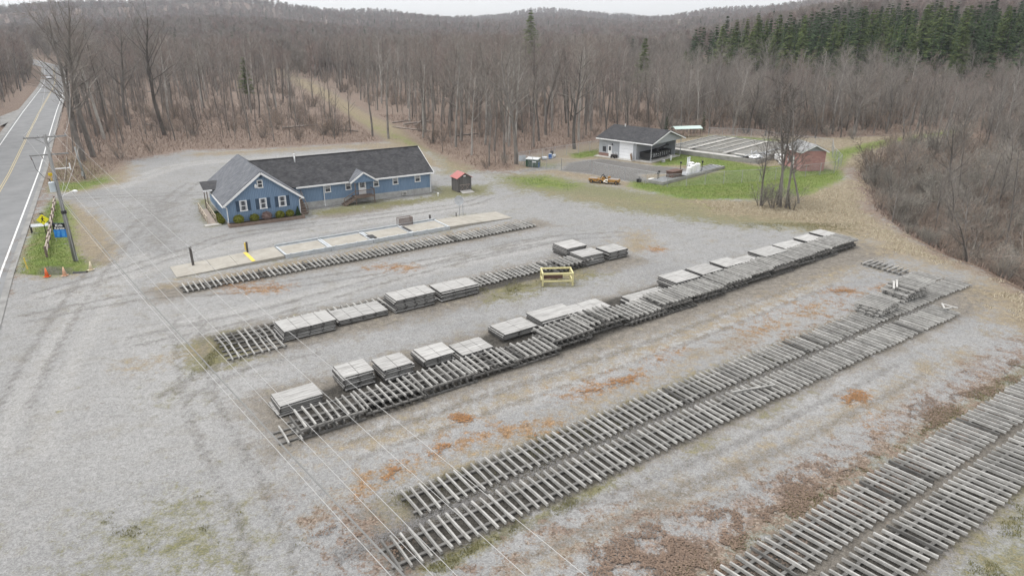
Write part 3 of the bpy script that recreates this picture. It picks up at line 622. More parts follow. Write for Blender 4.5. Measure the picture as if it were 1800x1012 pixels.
m = MB(); m.box(16.4, 18.9, 2.03, 2.09, 1.78, 1.86); m.box(18.9, 18.96, 2.1, LY - 0.1, 1.78, 1.86)
for i in range(17): m.box(16.5 + i * 0.145, 16.53 + i * 0.145, 2.04, 2.08, 0.95, 1.78)
m.build('railing', deck_wood, house)
m = MB()
for i in range(6): m.box(16.25 - (i + 1) * 0.26, 16.25 - i * 0.26 + 0.03, 2.15, 3.2, 0.72 - i * 0.14 - 0.05, 0.72 - i * 0.14)
m.beam((16.3, 2.12, 0.78), (14.7, 2.12, -0.05), 0.05, 0.24); m.beam((16.3, 3.23, 0.78), (14.7, 3.23, -0.05), 0.05, 0.24)
m.beam((16.3, 2.1, 1.75), (14.7, 2.1, 0.95), 0.05, 0.08); m.box(14.7, 14.78, 2.06, 2.14, -0.1, 1.0)
m.build('stairs', deck_wood, house)
m = MB(); m.box(23.45, 24.1, LY - 0.35, LY - 0.032, 0.16, 0.66); acu = m.build('air_conditioner', mat('off_white_metal', (0.5, 0.49, 0.46), None, 3, 0.6), house)
m = MB()
for i in range(6): m.box(23.55, 23.98, LY - 0.365, LY - 0.351, 0.22 + i * 0.065, 0.25 + i * 0.065)
m.build('grille', black_metal, acu)
# entry canopy on the left side, with post
m = MB(); m.slab([(-1.5, 7.3, 2.95), (0.6, 7.3, 2.95), (1.2, 10.4, 3.5), (-1.5, 10.4, 3.5)], 0.1); m.build('canopy_roof', roof_dark, house)
MB().box(-1.55, -0.5, 7.22, 7.3, 2.78, 2.97).build('canopy_fascia', white, house)
for y in (7.4, 10.2): MB().box(-1.2, -1.1, y, y + 0.1, -0.1, 2.85 if y < 8 else 3.3).build('post', deck_wood, house)
# cellar steps / stacked firewood at the inner corner
m = MB()
for i in range(7): m.box(XR + 0.15, XR + 1.0, 0.6 + i * 0.4, 1.0 + i * 0.4, -0.1, 0.2 + i * 0.26)
o = m.build('side_steps', deck_wood, house)
MB().beam((XR + 1.05, 0.5, 1.0), (XR + 1.05, 3.4, 2.5), 0.05, 0.07).beam((XR + 1.05, 0.55, 0), (XR + 1.05, 0.55, 1.0), 0.06, 0.06).beam((XR + 1.05, 3.3, 0), (XR + 1.05, 3.3, 2.45), 0.06, 0.06).build('handrail', deck_wood, house)

# ---- planter along the front, with shrubs
def hl(x, y, z=0.0):
    a = R(31); return (HO[0] + x * math.cos(a) - y * math.sin(a), HO[1] + x * math.sin(a) + y * math.cos(a), z)
timber = mat('planter_timber', (0.16, 0.115, 0.09), (0.23, 0.175, 0.14), 2, 0.9, 0.3)
soil = mat('mulch', (0.045, 0.03, 0.022), (0.09, 0.06, 0.045), 8, 0.95, 0.4)
pl = thing('planter_bed', 'low brown timber planter along the foot of the blue gable wall', 'planter', hl(0, 0), R(31))
MB().box(-0.3, 8.6, -1.25, -1.1, -0.1, 0.34).box(-0.3, -0.18, -1.1, -0.1, -0.1, 0.33).box(8.48, 8.6, -1.1, -0.1, -0.1, 0.33).build('border', timber, pl)
MB().box(-0.18, 8.48, -1.1, -0.05, -0.1, 0.27).build('soil', soil, pl)
def leaf_ball(name, label, c, rx, ry, rz_, m, n=420, cone=False, group=None, size=0.07, cat='shrub'):
    rg = random.Random(int(c[0] * 100) + n); b = MB()
    for i in range(n):
        if cone:
            z = rg.random() ** 1.4; rr = (1 - z) * (0.75 + 0.25 * rg.random()); t = rg.uniform(0, 6.283); p = Vector((rx * rr * math.cos(t), ry * rr * math.sin(t), z * rz_ * 2))
        else:
            d = Vector((rg.gauss(0, 1), rg.gauss(0, 1), rg.gauss(0, 1))).normalized() * rg.uniform(0.8, 1.04); d.z = abs(d.z) if d.z < -0.7 else d.z
            p = Vector((d.x * rx, d.y * ry, rz_ + d.z * rz_))
        a = Vector((rg.gauss(0, 1), rg.gauss(0, 1), rg.gauss(0, 1))).normalized() * size; q = a.cross(Vector((rg.gauss(0, 1), rg.gauss(0, 1), rg.gauss(0, 1)))).normalized() * size
        b.add([p - a, p + q, p + a, p - q], [(0, 1, 2, 3)])
    if not cone: b.blob((0, 0, rz_), rx * 0.82, ry * 0.82, rz_ * 0.82, 10, 6, 0.05)
    else: b.tube((0, 0, 0), (0, 0, rz_ * 1.7), rx * 0.7, 0.03, 8)
    o = b.build(name, m); o.location = c; return tag(o, label, cat, group)
yg = mat('yellow_green_foliage', (0.10, 0.115, 0.012), (0.20, 0.20, 0.03), 8, 0.8, rand=0.1); dg = mat('dark_green_foliage', (0.015, 0.04, 0.015), (0.04, 0.075, 0.025), 8, 0.8)
pkb = mat('bare_pinkish_twigs', (0.16, 0.11, 0.10), (0.25, 0.18, 0.16), 8, 0.9)
def hedge(x, y, r, m, lab, **k): return leaf_ball('shrub', lab, hl(x, y, 0.22 if -1.1 < y < 0 else 0.0), r, r, r * 0.82, m, **k)
hedge(0.95, -0.6, 0.62, yg, 'round yellow-green shrub at the left end of the planter'); hedge(2.75, -0.6, 0.56, yg, 'round yellow-green shrub just left of the bare pinkish bush')
hedge(4.2, -0.6, 0.62, pkb, 'bare pinkish-brown bush in the middle of the planter', n=700, size=0.05)
hedge(5.75, -0.6, 0.55, yg, 'round yellow-green shrub just right of the bare pinkish bush'); hedge(6.95, -0.6, 0.52, yg, 'round yellow-green shrub beside the dark cone-shaped shrub')
leaf_ball('shrub', 'small dark green cone-shaped shrub at the right end of the planter', hl(7.95, -0.55, 0.2), 0.42, 0.42, 0.6, dg, cone=True)
hedge(-0.72, 1.3, 0.42, yg, 'clipped yellow-green shrub beside the ramp, nearest the planter'); hedge(-0.72, 2.5, 0.44, yg, 'clipped yellow-green shrub beside the ramp, second from the planter')
hedge(-0.72, 3.8, 0.42, yg, 'clipped yellow-green shrub beside the ramp, third from the planter'); hedge(-0.72, 5.2, 0.4, dg, 'dark shrub under the entry canopy')
# ramp with handrails
rp = thing('entry_ramp', 'sloping boarded ramp with pale handrails along the left side of the blue house', 'ramp', hl(-1.75, 2.2), R(31))
ramp_m = mat('weathered_ramp', (0.33, 0.28, 0.24), (0.25, 0.21, 0.18), 3, 0.9)
MB().slab([(-0.45, -0.6, 0.05), (0.45, -0.6, 0.05), (0.45, 6.4, 0.32), (-0.45, 6.4, 0.32)], 0.08).build('walkway', ramp_m, rp)
MB().box(-0.9, 0.9, -1.4, -0.6, -0.05, 0.06).build('landing', concrete, rp)
for sx in (-0.5, 0.5):
    m = MB(); m.beam((sx, -0.5, 0.95), (sx, 6.3, 1.2), 0.09, 0.09)
    for i in range(5): m.box(sx - 0.05, sx + 0.05, -0.5 + i * 1.67, -0.4 + i * 1.67, -0.1, 0.93 + i * 0.06)
    m.beam((sx, -0.5, 0.5), (sx, 6.3, 0.75), 0.05, 0.08); m.build('handrail', pale_wood, rp)

# ---- small shed with red roof
sh = thing('garden_shed', 'small dark shed with a red roof at the end of the blue house', 'shed', (*G(805, 338), 0), R(31))
shed_w = board_mat('dark_shed_board', (0.075, 0.07, 0.067), (0.16, 0.152, 0.145), 0.15, 0.02)
red = mat('red_roof_metal', (0.40, 0.11, 0.10), (0.30, 0.14, 0.125), 2, 0.55)
m = MB(); m.box(0, 2.2, 0, 2.0, 0, 2.0); m.add([(0, 0, 2.0), (2.2, 0, 2.0), (1.1, 0, 2.62)], [(0, 1, 2)]); m.add([(2.2, 2.0, 2.0), (0, 2.0, 2.0), (1.1, 2.0, 2.62)], [(0, 1, 2)]); m.build('wall', shed_w, sh)
m = MB(); m.slab([(-0.2, -0.2, 1.95), (1.1, -0.2, 2.7), (1.1, 2.2, 2.7), (-0.2, 2.2, 1.95)], 0.05); m.slab([(1.1, -0.2, 2.7), (2.4, -0.2, 1.95), (2.4, 2.2, 1.95), (1.1, 2.2, 2.7)], 0.05); m.build('roof', red, sh)
for x0, x1 in ((0.3, 1.08), (1.12, 1.9)):
    m = MB(); m.box(x0, x1, -0.05, -0.003, 0.1, 1.85); d_ = m.build('door', shed_w, sh)
    t = MB(); t.beam((x0 + 0.05, -0.07, 0.2), (x1 - 0.05, -0.07, 0.95), 0.03, 0.07, up=(0, 1, 0)); t.beam((x1 - 0.05, -0.07, 0.2), (x0 + 0.05, -0.07, 0.95), 0.03, 0.07, up=(0, 1, 0)); t.box(x0, x1, -0.065, -0.051, 0.95, 1.03); t.box(x0, x1, -0.065, -0.051, 0.1, 0.18); t.build('cross_brace', ramp_m, d_)
MB().slab([(0.2, -1.15, 0.02), (2.1, -1.15, 0.02), (2.0, -0.02, 0.2), (0.3, -0.02, 0.2)], 0.06).build('ramp', mat('grey_ply', (0.42, 0.40, 0.37), None, 3), sh)
MB().box(0.95, 1.3, -0.04, -0.003, 2.15, 2.32).build('gable_plate', white, sh)

# ---- grey garage in the fenced compound. local x = depth, y = along the front
GO = (24.3, 119.6)
def gl(x, y, z=0.0): a = R(47); return (GO[0] + x * math.cos(a) - y * math.sin(a), GO[1] + x * math.sin(a) + y * math.cos(a), z)
ga = thing('grey_garage', 'grey metal-sided garage with a white roller door and an open bay, inside the chain-link compound', 'garage', (*GO, 0), R(47))
gsid = board_mat('grey_metal_siding', (0.36, 0.375, 0.395), (0.41, 0.425, 0.445), 0.3, 0.02)
GD, GL, GE, GR = 10.2, 11.2, 3.4, 5.05
m = MB(); m.box(0.0, GD, 3.1, GL, 0.0, GE - 0.05)
m.add([(0, 3.1, GE - 0.05), (GD, 3.1, GE - 0.05), (GD / 2, 3.1, GR - 0.2)], [(2, 1, 0)]); m.add([(0, GL, GE - 0.05), (GD, GL, GE - 0.05), (GD / 2, GL, GR - 0.2)], [(0, 1, 2)])
m.add([(0.1, 0.05, GE - 0.1), (GD - 0.1, 0.05, GE - 0.1), (GD / 2, 0.05, GR - 0.2)], [(0, 1, 2)]); m.box(0.1, GD - 0.1, 0.06, 0.2, GE - 0.35, GE - 0.1)
m.box(GD - 0.12, GD, 1.2, 3.09, 0, GE - 0.36)
m.build('wall', gsid, ga)
brick = mat('brick_base', (0.20, 0.12, 0.10), (0.26, 0.17, 0.14), 6, 0.9)
MB().box(-0.06, -0.003, 8.95, GL, 0, 0.6).box(-0.06, -0.003, 7.0, 8.25, 0, 0.6).build('brick_base', brick, ga)
m = MB(); m.slab([(-0.5, -0.45, GE - 0.15), (GD / 2, -0.45, GR), (GD / 2, GL + 0.4, GR), (-0.5, GL + 0.4, GE - 0.15)][::-1], 0.1); m.slab([(GD / 2, -0.45, GR), (GD + 0.5, -0.45, GE - 0.15), (GD + 0.5, GL + 0.4, GE - 0.15), (GD / 2, GL + 0.4, GR)][::-1], 0.1)
m.build('roof', roof_dark, ga)
m = MB(); m.box(-0.6, -0.5, -0.45, GL + 0.4, GE - 0.36, GE - 0.15); m.beam((-0.5, -0.48, GE - 0.25), (GD / 2, -0.48, GR - 0.1), 0.05, 0.2); m.beam((GD / 2, -0.48, GR - 0.1), (GD + 0.5, -0.48, GE - 0.25), 0.05, 0.2); m.build('fascia', white, ga)
m = MB(); m.box(-0.06, -0.003, 3.75, 6.65, 0.05, 3.0)
gd = m.build('roller_door', mat('door_white', (0.82, 0.83, 0.84), (0.78, 0.79, 0.80), 2, 0.5), ga)
m = MB()
for i in range(1, 5): m.box(-0.068, -0.061, 3.78, 6.62, 0.05 + i * 0.59, 0.075 + i * 0.59)
m.build('panel_seam', mat('seam_grey', (0.5, 0.51, 0.52), None, 2), gd)
m = MB(); m.box(-0.05, -0.003, 8.33, 9.15, 0.1, 2.1); ed = m.build('door', white, ga); MB().box(-0.062, -0.051, 8.5, 8.98, 1.15, 1.9).build('pane', glass, ed)
m = MB(); m.box(-0.04, -0.003, 9.7, 10.35, 0.85, 1.75); m.box(-0.045, -0.003, 9.62, 9.7, 0.78, 1.82); wd = m.build('window', mat('dark_frame', (0.06, 0.06, 0.065), None, 2), ga); MB().box(-0.05, -0.041, 9.74, 10.31, 0.89, 1.71).build('pane', glass, wd)
MB().box(-0.18, -0.003, 8.15, 8.3, 2.2, 2.45).build('wall_lamp', black_metal, ga)
for x, y in ((0.08, 0.1), (GD - 0.1, 0.1)): MB().tube((x, y, 0), (x, y, GE - 0.3), 0.07, 0.07, 8).build('post', grey_metal, ga)
MB().tube((GD / 2 - 0.5, 8.8, 4.9), (GD / 2 - 0.5, 8.8, 5.45), 0.09, 0.09, 8).build('roof_vent', white, ga)
MB().box(-1.3, -0.07, 3.2, GL + 0.2, -0.1, 0.07).box(-0.4, 9.6, -0.25, 3.05, -0.1, 0.09).build('apron', concrete, ga)
# white quads, skid, crates near the door
o = MB().box(0, 0.9, 0, 0.1, 0, 1.15).box(0.08, 0.82, 0.1, 0.14, 0.1, 1.05).build('plywood_sheet', mat('tan_board', (0.36, 0.26, 0.18), (0.28, 0.2, 0.14), 3)); o.location = gl(-0.75, 3.5, 0.07); o.rotation_euler = (R(-12), 0, R(47 + 20)); tag(o, 'tan board leaning on the garage wall between the roller door and the open bay', 'board')
ut = thing('hand_cart', 'small dark cart with a white tube frame parked beside the garage entry door', 'cart', gl(-0.9, 7.2, 0.07), R(47 + 90))
MB().box(-0.6, 0.5, -0.3, 0.3, 0.35, 0.6).build('tray', black_metal, ut)
for x in (-0.4, 0.35):
    for y in (-0.32, 0.32): MB().tube((x, y - 0.04, 0.18), (x, y + 0.04, 0.18), 0.18, 0.18, 10).build('wheel', black_metal, ut)
MB().path([(0.5, -0.28, 0.5), (0.8, -0.28, 1.1), (0.8, 0.28, 1.1), (0.5, 0.28, 0.5)], 0.03).path([(-0.5, -0.28, 0.6), (-0.5, -0.28, 1.0), (0.1, -0.28, 1.0), (0.1, -0.28, 0.6)], 0.03).build('frame', white, ut)
# black roll-off container
rc = thing('roll_off_container', 'black steel roll-off container with pale markings, parked under the open bay of the garage', 'container', gl(0.9, 1.75, 0.09), R(47))
m = MB(); L_, W_, Hh = 7.0, 2.0, 1.35
m.box(0, L_, -W_ / 2, -W_ / 2 + 0.06, 0.3, Hh); m.box(0, L_, W_ / 2 - 0.06, W_ / 2, 0.3, Hh); m.box(0, 0.06, -W_ / 2 + 0.06, W_ / 2 - 0.06, 0.3, Hh); m.box(L_ - 0.06, L_, -W_ / 2 + 0.06, W_ / 2 - 0.06, 0.3, Hh); m.box(0.06, L_ - 0.06, -W_ / 2 + 0.06, W_ / 2 - 0.06, 0.3, 0.4)
m.build('body', black_metal, rc)
m = MB(); m.box(-0.04, L_ + 0.04, -W_ / 2 - 0.08, -W_ / 2 - 0.002, Hh - 0.1, Hh + 0.02); m.box(-0.04, L_ + 0.04, W_ / 2 + 0.002, W_ / 2 + 0.08, Hh - 0.1, Hh + 0.02)
for i in range(11): x = 0.15 + i * (L_ - 0.4) / 10; m.box(x, x + 0.09, -W_ / 2 - 0.08, -W_ / 2 - 0.002, 0.3, Hh - 0.101)
m.build('ribs', black_metal, rc)
mk = mat('pale_lettering', (0.55, 0.56, 0.57), (0.45, 0.46, 0.47), 6); m = MB()
shapes = {0: 'A', 1: 'I', 2: 'P', 3: 'C', 4: ':', 5: 'S', 6: 'O', 7: 'U', 8: 'R', 9: 'T'}
for i in range(9):
    x = 0.4 + i * (L_ - 0.6) / 9; y = -W_ / 2 - 0.012; y1 = -W_ / 2 - 0.003
    if i == 3: m.box(x, x + 0.25, y, y1, 0.55, 0.68); m.box(x, x + 0.25, y, y1, 0.88, 1.0)
    else:
        m.box(x, x + 0.09, y, y1, 0.5, 1.1)
        if i % 3 != 0: m.box(x + 0.2, x + 0.29, y, y1, 0.5 if i % 2 else 0.78, 1.1)
        m.box(x + 0.09, x + 0.2, y, y1, 1.0, 1.1)
        if i % 2 == 0: m.box(x + 0.09, x + 0.2, y, y1, 0.5, 0.6)
m.build('markings', mk, rc)
for x in (0.8, L_ - 0.8): MB().tube((x, -W_ / 2 + 0.1, 0.16), (x, W_ / 2 - 0.1, 0.16), 0.15, 0.15, 10).build('roller', grey_metal, rc)
o = MB().beam((0, 0, 0.3), (2.6, 0.2, 0.9), 0.25, 0.2).box(2.4, 2.9, 0, 0.35, 0.75, 1.05).box(-0.2, 0.3, -0.2, 0.3, 0, 0.5).build('conveyor_arm', black_metal); o.location = gl(4.2, 1.5, 1.1 + 0.25); o.rotation_euler = (0, 0, R(30)); tag(o, 'black machine arm resting across the top of the roll-off container', 'machine arm')
for x, y, z, lab in ((1.4, -1.6, 0.0, 'white post standing in the grass just right of the garage slab'),):
    o = MB().tube((0, 0, 0), (0, 0, 0.75), 0.13, 0.13, 8).tube((0, 0, 0.75), (0, 0, 0.85), 0.17, 0.05, 8).build('standpipe', white, smooth=False); o.location = (*G(1179, 282), 0); tag(o, lab, 'standpipe')
o = MB().box(-0.3, 0.3, -0.2, 0.2, 0, 0.3).blob((0, 0, 0.34), 0.3, 0.2, 0.12, 8, 4).build('valve_cover', mat('pale_cover', (0.5, 0.5, 0.47), (0.1, 0.1, 0.1), 3)); o.location = (*G(1166, 285), 0); tag(o, 'small black and pale valve cover on the ground beside the garage slab', 'cover')

# ---- brick hut
bk = thing('brick_hut', 'small red brick hut with grey shingle roof and white door', 'hut', (*G(1406, 301), 0), R(6))
bm = bpy.data.materials.new('red_brick'); bm.use_nodes = True; n = bm.node_tree.nodes; l = bm.node_tree.links; bb = n['Principled BSDF']; bb.inputs['Roughness'].default_value = 0.9
tc = n.new('ShaderNodeTexCoord'); spx = n.new('ShaderNodeSeparateXYZ'); cb = n.new('ShaderNodeCombineXYZ'); ad = n.new('ShaderNodeMath'); ad.operation = 'ADD'
l.new(tc.outputs['Object'], spx.inputs[0]); l.new(spx.outputs[0], ad.inputs[0]); l.new(spx.outputs[1], ad.inputs[1]); l.new(ad.outputs[0], cb.inputs[0]); l.new(spx.outputs[2], cb.inputs[1])
br = n.new('ShaderNodeTexBrick'); l.new(cb.outputs[0], br.inputs['Vector']); br.inputs['Scale'].default_value = 1; br.inputs['Brick Width'].default_value = 0.4; br.inputs['Row Height'].default_value = 0.2; br.inputs['Mortar Size'].default_value = 0.018
br.inputs['Color1'].default_value = (0.34, 0.16, 0.145, 1); br.inputs['Color2'].default_value = (0.42, 0.225, 0.2, 1); br.inputs['Mortar'].default_value = (0.3, 0.22, 0.2, 1); l.new(br.outputs['Color'], bb.inputs['Base Color'])
BW, BD, BE, BR = 4.1, 5.4, 3.25, 4.25
m = MB(); m.box(0, BW, 0, BD, 0, BE); m.build('wall', bm, bk)
m = MB(); m.add([(0, 0.01, BE), (BW, 0.01, BE), (BW / 2, 0.01, BR - 0.1)], [(0, 1, 2)]); m.add([(BW, BD, BE), (0, BD, BE), (BW / 2, BD, BR - 0.1)], [(0, 1, 2)]); m.build('gable', mat('grey_gable', (0.3, 0.31, 0.32), None, 3), bk)
rl = mat('light_shingles', (0.20, 0.20, 0.195), (0.27, 0.27, 0.265), 1.5, 0.95)
m = MB(); m.slab([(-0.35, -0.35, BE - 0.15), (BW / 2, -0.35, BR), (BW / 2, BD + 0.35, BR), (-0.35, BD + 0.35, BE - 0.15)][::-1], 0.08); m.slab([(BW / 2, -0.35, BR), (BW + 0.35, -0.35, BE - 0.15), (BW + 0.35, BD + 0.35, BE - 0.15), (BW / 2, BD + 0.35, BR)][::-1], 0.08); m.build('roof', rl, bk)
MB().beam((-0.35, -0.38, BE - 0.22), (BW / 2, -0.38, BR - 0.08), 0.05, 0.16).beam((BW / 2, -0.38, BR - 0.08), (BW + 0.35, -0.38, BE - 0.22), 0.05, 0.16).box(-0.42, -0.35, -0.35, BD + 0.35, BE - 0.3, BE - 0.15).build('fascia', white, bk)
MB().box(-0.06, -0.003, 2.2, 3.2, 0.05, 2.05).build('door', white, bk)
MB().box(-0.05, -0.003, 4.2, 4.5, 0.9, 1.8).build('meter_box', grey_metal, bk)

# ---- weathered shelter with pale green roof behind the tanks
st = thing('open_shelter', 'low open shelter with a pale green roof behind the garage', 'shelter', (*G(1206, 241), 0), R(12))
MB().slab([(-3.2, -1.2, 1.9), (3.2, -1.2, 1.9), (3.2, 0.2, 2.35), (-3.2, 0.2, 2.35)], 0.08).slab([(-3.2, 0.2, 2.35), (3.2, 0.2, 2.35), (3.2, 1.6, 1.9), (-3.2, 1.6, 1.9)], 0.08).build('roof', mat('pale_green_metal', (0.48, 0.58, 0.53), (0.42, 0.5, 0.46), 2, 0.5), st)
for x in (-3, 0, 3):
    for y in (-1.1, 1.5): MB().box(x - 0.06, x + 0.06, y - 0.06, y + 0.06, 0, 1.88).build('post', pale_wood, st)

# ---- concrete settling basin with grid of channels
T0 = (42.7, 118.7)
ba = thing('settling_basin', 'large rectangular concrete basin divided by many narrow channel walls and walkways', 'basin', (*T0, 0), R(47))
BX, BY = 21.0, 19.0
cg = mat('grey_wet_concrete', (0.30, 0.29, 0.27), (0.20, 0.195, 0.18), 1.2, 0.9, 0.2)
basin_floor = mat('basin_sludge', (0.025, 0.024, 0.021), (0.06, 0.056, 0.048), 0.8, 0.6)
MB().box(-0.3, BX, -0.35, 0, 0, 0.75).box(-0.3, BX, BY, BY + 0.35, 0, 0.75).box(-0.65, -0.3, -0.35, BY + 0.35, 0, 0.75).box(BX, BX + 0.35, -0.35, BY + 0.35, 0, 0.75).build('rim_wall', cg, ba)
MB().box(-0.3, BX, 0, BY, -0.2, 0.05).build('floor', basin_floor, ba)
MB().box(-0.28, 1.6, 3.5, BY, 0.5, 0.66).box(3.0, 4.4, 0.05, 6, 0.5, 0.64).build('slab', conc_light, ba)
for i in range(14):
    x = 3.9 + i * 1.25
    MB().box(x, x + 0.2, 0.02, BY - 0.02, 0.06, 0.68).build('channel_wall', concrete, ba)
for y in (2.2, 7.0, 9.8, 12.0, 14.2, 16.4):
    MB().box(1.65 if y in (7.0, 14.2) else 4.3, BX - 0.05, y, y + (0.7 if y in (7.0, 14.2) else 0.25), 0.69, 0.8).build('walkway', concrete if y != 2.2 else grey_metal, ba)
m = MB()
for i in range(9): m.path([(1.8, 1 + i * 2.1, 0.7), (1.8, 1 + i * 2.1, 1.5)], 0.03, 5)
m.path([(1.8, 0.5, 1.5), (1.8, 18.5, 1.5)], 0.03, 5); m.path([(1.8, 0.5, 1.1), (1.8, 18.5, 1.1)], 0.025, 5)
for yy in (7.0, 14.2):
    m.path([(2, yy, 1.5), (20.5, yy, 1.5)], 0.03, 5)
    for i in range(10): m.path([(2 + i * 2, yy, 0.8), (2 + i * 2, yy, 1.5)], 0.03, 5)
m.build('handrail', grey_metal, ba)
rg = random.Random(3); m = MB()
for i in range(26): x = rg.uniform(-0.2, 6); y = rg.uniform(-0.1, 3.2); m.beam((x, y, 0.85 + rg.random() * 0.3), (x + rg.uniform(-1.5, 2), y + rg.uniform(-1, 1), 0.85 + rg.random() * 0.4), 0.12, 0.1)
m.build('loose_pipes', grey_metal, ba)
def basin_thing(name, lab, cat, x, y, z, mbx, m_): o = mbx.build(name, m_); a = R(47); o.location = (T0[0] + x * math.cos(a) - y * math.sin(a), T0[1] + x * math.sin(a) + y * math.cos(a), z); o.rotation_euler = (0, 0, a); return tag(o, lab, cat)
basin_thing('white_tarp', 'crumpled white sheet lying on the near right corner of the basin', 'tarp', 2.0, 1.2, 0.72, MB().blob((0, 0, 0.12), 1.9, 0.9, 0.22, 12, 6, 0.25), white)
basin_thing('white_tank', 'low white plastic tank beside the brick hut door', 'tank', 6.2, -1.2, 0.0, MB().tube((0, 0, 0), (0, 0, 0.9), 0.85, 0.85, 14).tube((0, 0, 0.9), (0, 0, 1.05), 0.85, 0.3, 14), white)
basin_thing('white_box_tank', 'square white tank on the grass in front of the brick hut', 'tank', 2.6, -3.3, 0.0, MB().box(-0.5, 0.5, -0.5, 0.5, 0.05, 0.85).box(-0.55, 0.55, -0.55, 0.55, 0.85, 0.95), white)

# ---- narrow concrete clarifier strip with fittings
K0 = G(1163, 325); K1 = G(1272, 296); ka = math.atan2(K1[1] - K0[1], K1[0] - K0[0]); KL = math.dist(K0, K1)
ks = thing('concrete_channel', 'long narrow concrete channel set in the grass in front of the basin', 'channel', (*K0, 0), ka)
MB().box(0, KL, -0.2, 0, 0, 0.42).box(0, KL, 2.2, 2.4, 0, 0.42).box(0, 0.25, 0, 2.2, 0, 0.42).box(KL - 0.3, KL, 0, 2.2, 0, 0.42).box(4.6, 4.85, 0, 2.2, 0, 0.42).box(11.6, 11.8, 0, 2.2, 0, 0.42).build('channel_wall', cg, ks)
MB().box(0.25, KL - 0.3, 0, 2.2, -0.1, 0.1).build('floor', basin_floor, ks)
m = MB()
for i in range(4): m.box(0.3, 4.5, 0.15 + i * 0.5, 0.4 + i * 0.5, 0.36, 0.44)
for i in range(3): m.box(12, KL - 0.4, 0.3 + i * 0.6, 0.5 + i * 0.6, 0.36, 0.44)
m.box(7.0, 11.5, 0.2, 2.0, 0.35, 0.43); m.build('grating', grey_metal, ks)
def kl(x, y, z=0.0): return (K0[0] + x * math.cos(ka) - y * math.sin(ka), K0[1] + x * math.sin(ka) + y * math.cos(ka), z)
rust_m = mat('rusty_steel', (0.08, 0.05, 0.04), (0.14, 0.08, 0.06), 4, 0.8)
o = MB().box(-1.3, 1.3, -0.6, 0.6, 0, 0.85).box(-1.4, 1.4, -0.7, 0.7, 0.85, 0.93).box(-1.25, -0.8, -0.75, -0.6, 0.1, 0.7).build('steel_hopper', rust_m); o.location = kl(5.0, 1.1, 0.44); o.rotation_euler = (0, 0, ka); tag(o, 'rusty brown steel hopper on the narrow concrete channel', 'hopper')
for i, (x, y, r, h, lab) in enumerate([(8.6, 0.7, 0.38, 0.95, 'short white tank at the left of the tank cluster on the channel'), (9.5, 0.6, 0.45, 1.2, 'second white tank of the cluster on the channel, beside the tall pipes'), (10.3, 1.4, 0.5, 1.4, 'white tank under the tall twin pipes on the channel'), (11.6, 1.0, 0.45, 1.1, 'white tank at the right of the cluster on the channel')]):
    t = thing('chemical_tank', lab, 'tank', kl(x, y, 0.44), ka, 'white tanks on the concrete channel'); MB().tube((0, 0, 0), (0, 0, h), r, r, 14).tube((0, 0, h), (0, 0, h + 0.12), r, r * 0.4, 14).build('shell', white, t); MB().tube((0, 0, h + 0.1), (0, 0, h + 0.25), 0.09, 0.09, 8).build('cap', black_metal, t)
for i, (x, lab) in enumerate(((10.0, 'tall grey vent pipe rising left among the white tanks'), (10.5, 'tall grey vent pipe rising right among the white tanks'))):
    o = MB().tube((0, 0, 0), (0, 0, 2.1), 0.11, 0.11, 8).tube((0, 0, 2.1), (0, 0, 2.2), 0.16, 0.16, 8).build('vent_stack', mat('pale_pipe', (0.6, 0.62, 0.63), None, 3), None, True); o.location = kl(x, 1.9, 0.44); tag(o, lab, 'pipe')
for x, y, h, lab in ((8.0, 1.9, 1.5, 'black-headed valve post left of the white tanks'), (12.2, 0.5, 1.3, 'black-headed valve post right of the white tanks'), (2.0, 1.9, 0.9, 'short black-headed valve post near the left end of the channel'), (1.4, 1.7, 0.8, 'shortest valve post near the left end of the channel')):
    o = MB().tube((0, 0, 0), (0, 0, h), 0.05, 0.05, 6).tube((0, 0, h), (0, 0, h + 0.3), 0.16, 0.16, 8).build('valve_post', black_metal); o.location = kl(x, y, 0.4); tag(o, lab, 'valve')
o = MB().blob((0, 0, 0.2), 0.6, 0.35, 0.25, 8, 5, 0.15).build('white_sack', white); o.location = (*G(1146, 318), 0); tag(o, 'pile of white sacks at the left tip of the concrete channel', 'sacks')

# ---- chain-link fence
def chain_mat():
    m = bpy.data.materials.new('chain_link'); m.use_nodes = True; n = m.node_tree.nodes; l = m.node_tree.links; b = n['Principled BSDF']
    b.inputs['Base Color'].default_value = (0.42, 0.43, 0.44, 1); b.inputs['Roughness'].default_value = 0.5; b.inputs['Metallic'].default_value = 0.3
    tc = n.new('ShaderNodeTexCoord'); sp = n.new('ShaderNodeSeparateXYZ'); l.new(tc.outputs['Object'], sp.inputs[0]); out = []
    for op in ('ADD', 'SUBTRACT'):
        a = n.new('ShaderNodeMath'); a.operation = op; l.new(sp.outputs[0], a.inputs[0]); l.new(sp.outputs[2], a.inputs[1])
        d = n.new('ShaderNodeMath'); d.operation = 'DIVIDE'; d.inputs[1].default_value = 0.085; l.new(a.outputs[0], d.inputs[0])
        f = n.new('ShaderNodeMath'); f.operation = 'FRACT'; l.new(d.outputs[0], f.inputs[0]); c = n.new('ShaderNodeMath'); c.operation = 'LESS_THAN'; c.inputs[1].default_value = 0.085; l.new(f.outputs[0], c.inputs[0]); out.append(c.outputs[0])
    mx = n.new('ShaderNodeMath'); mx.operation = 'MAXIMUM'; l.new(out[0], mx.inputs[0]); l.new(out[1], mx.inputs[1]); l.new(mx.outputs[0], b.inputs['Alpha']); return m
CH = chain_mat()
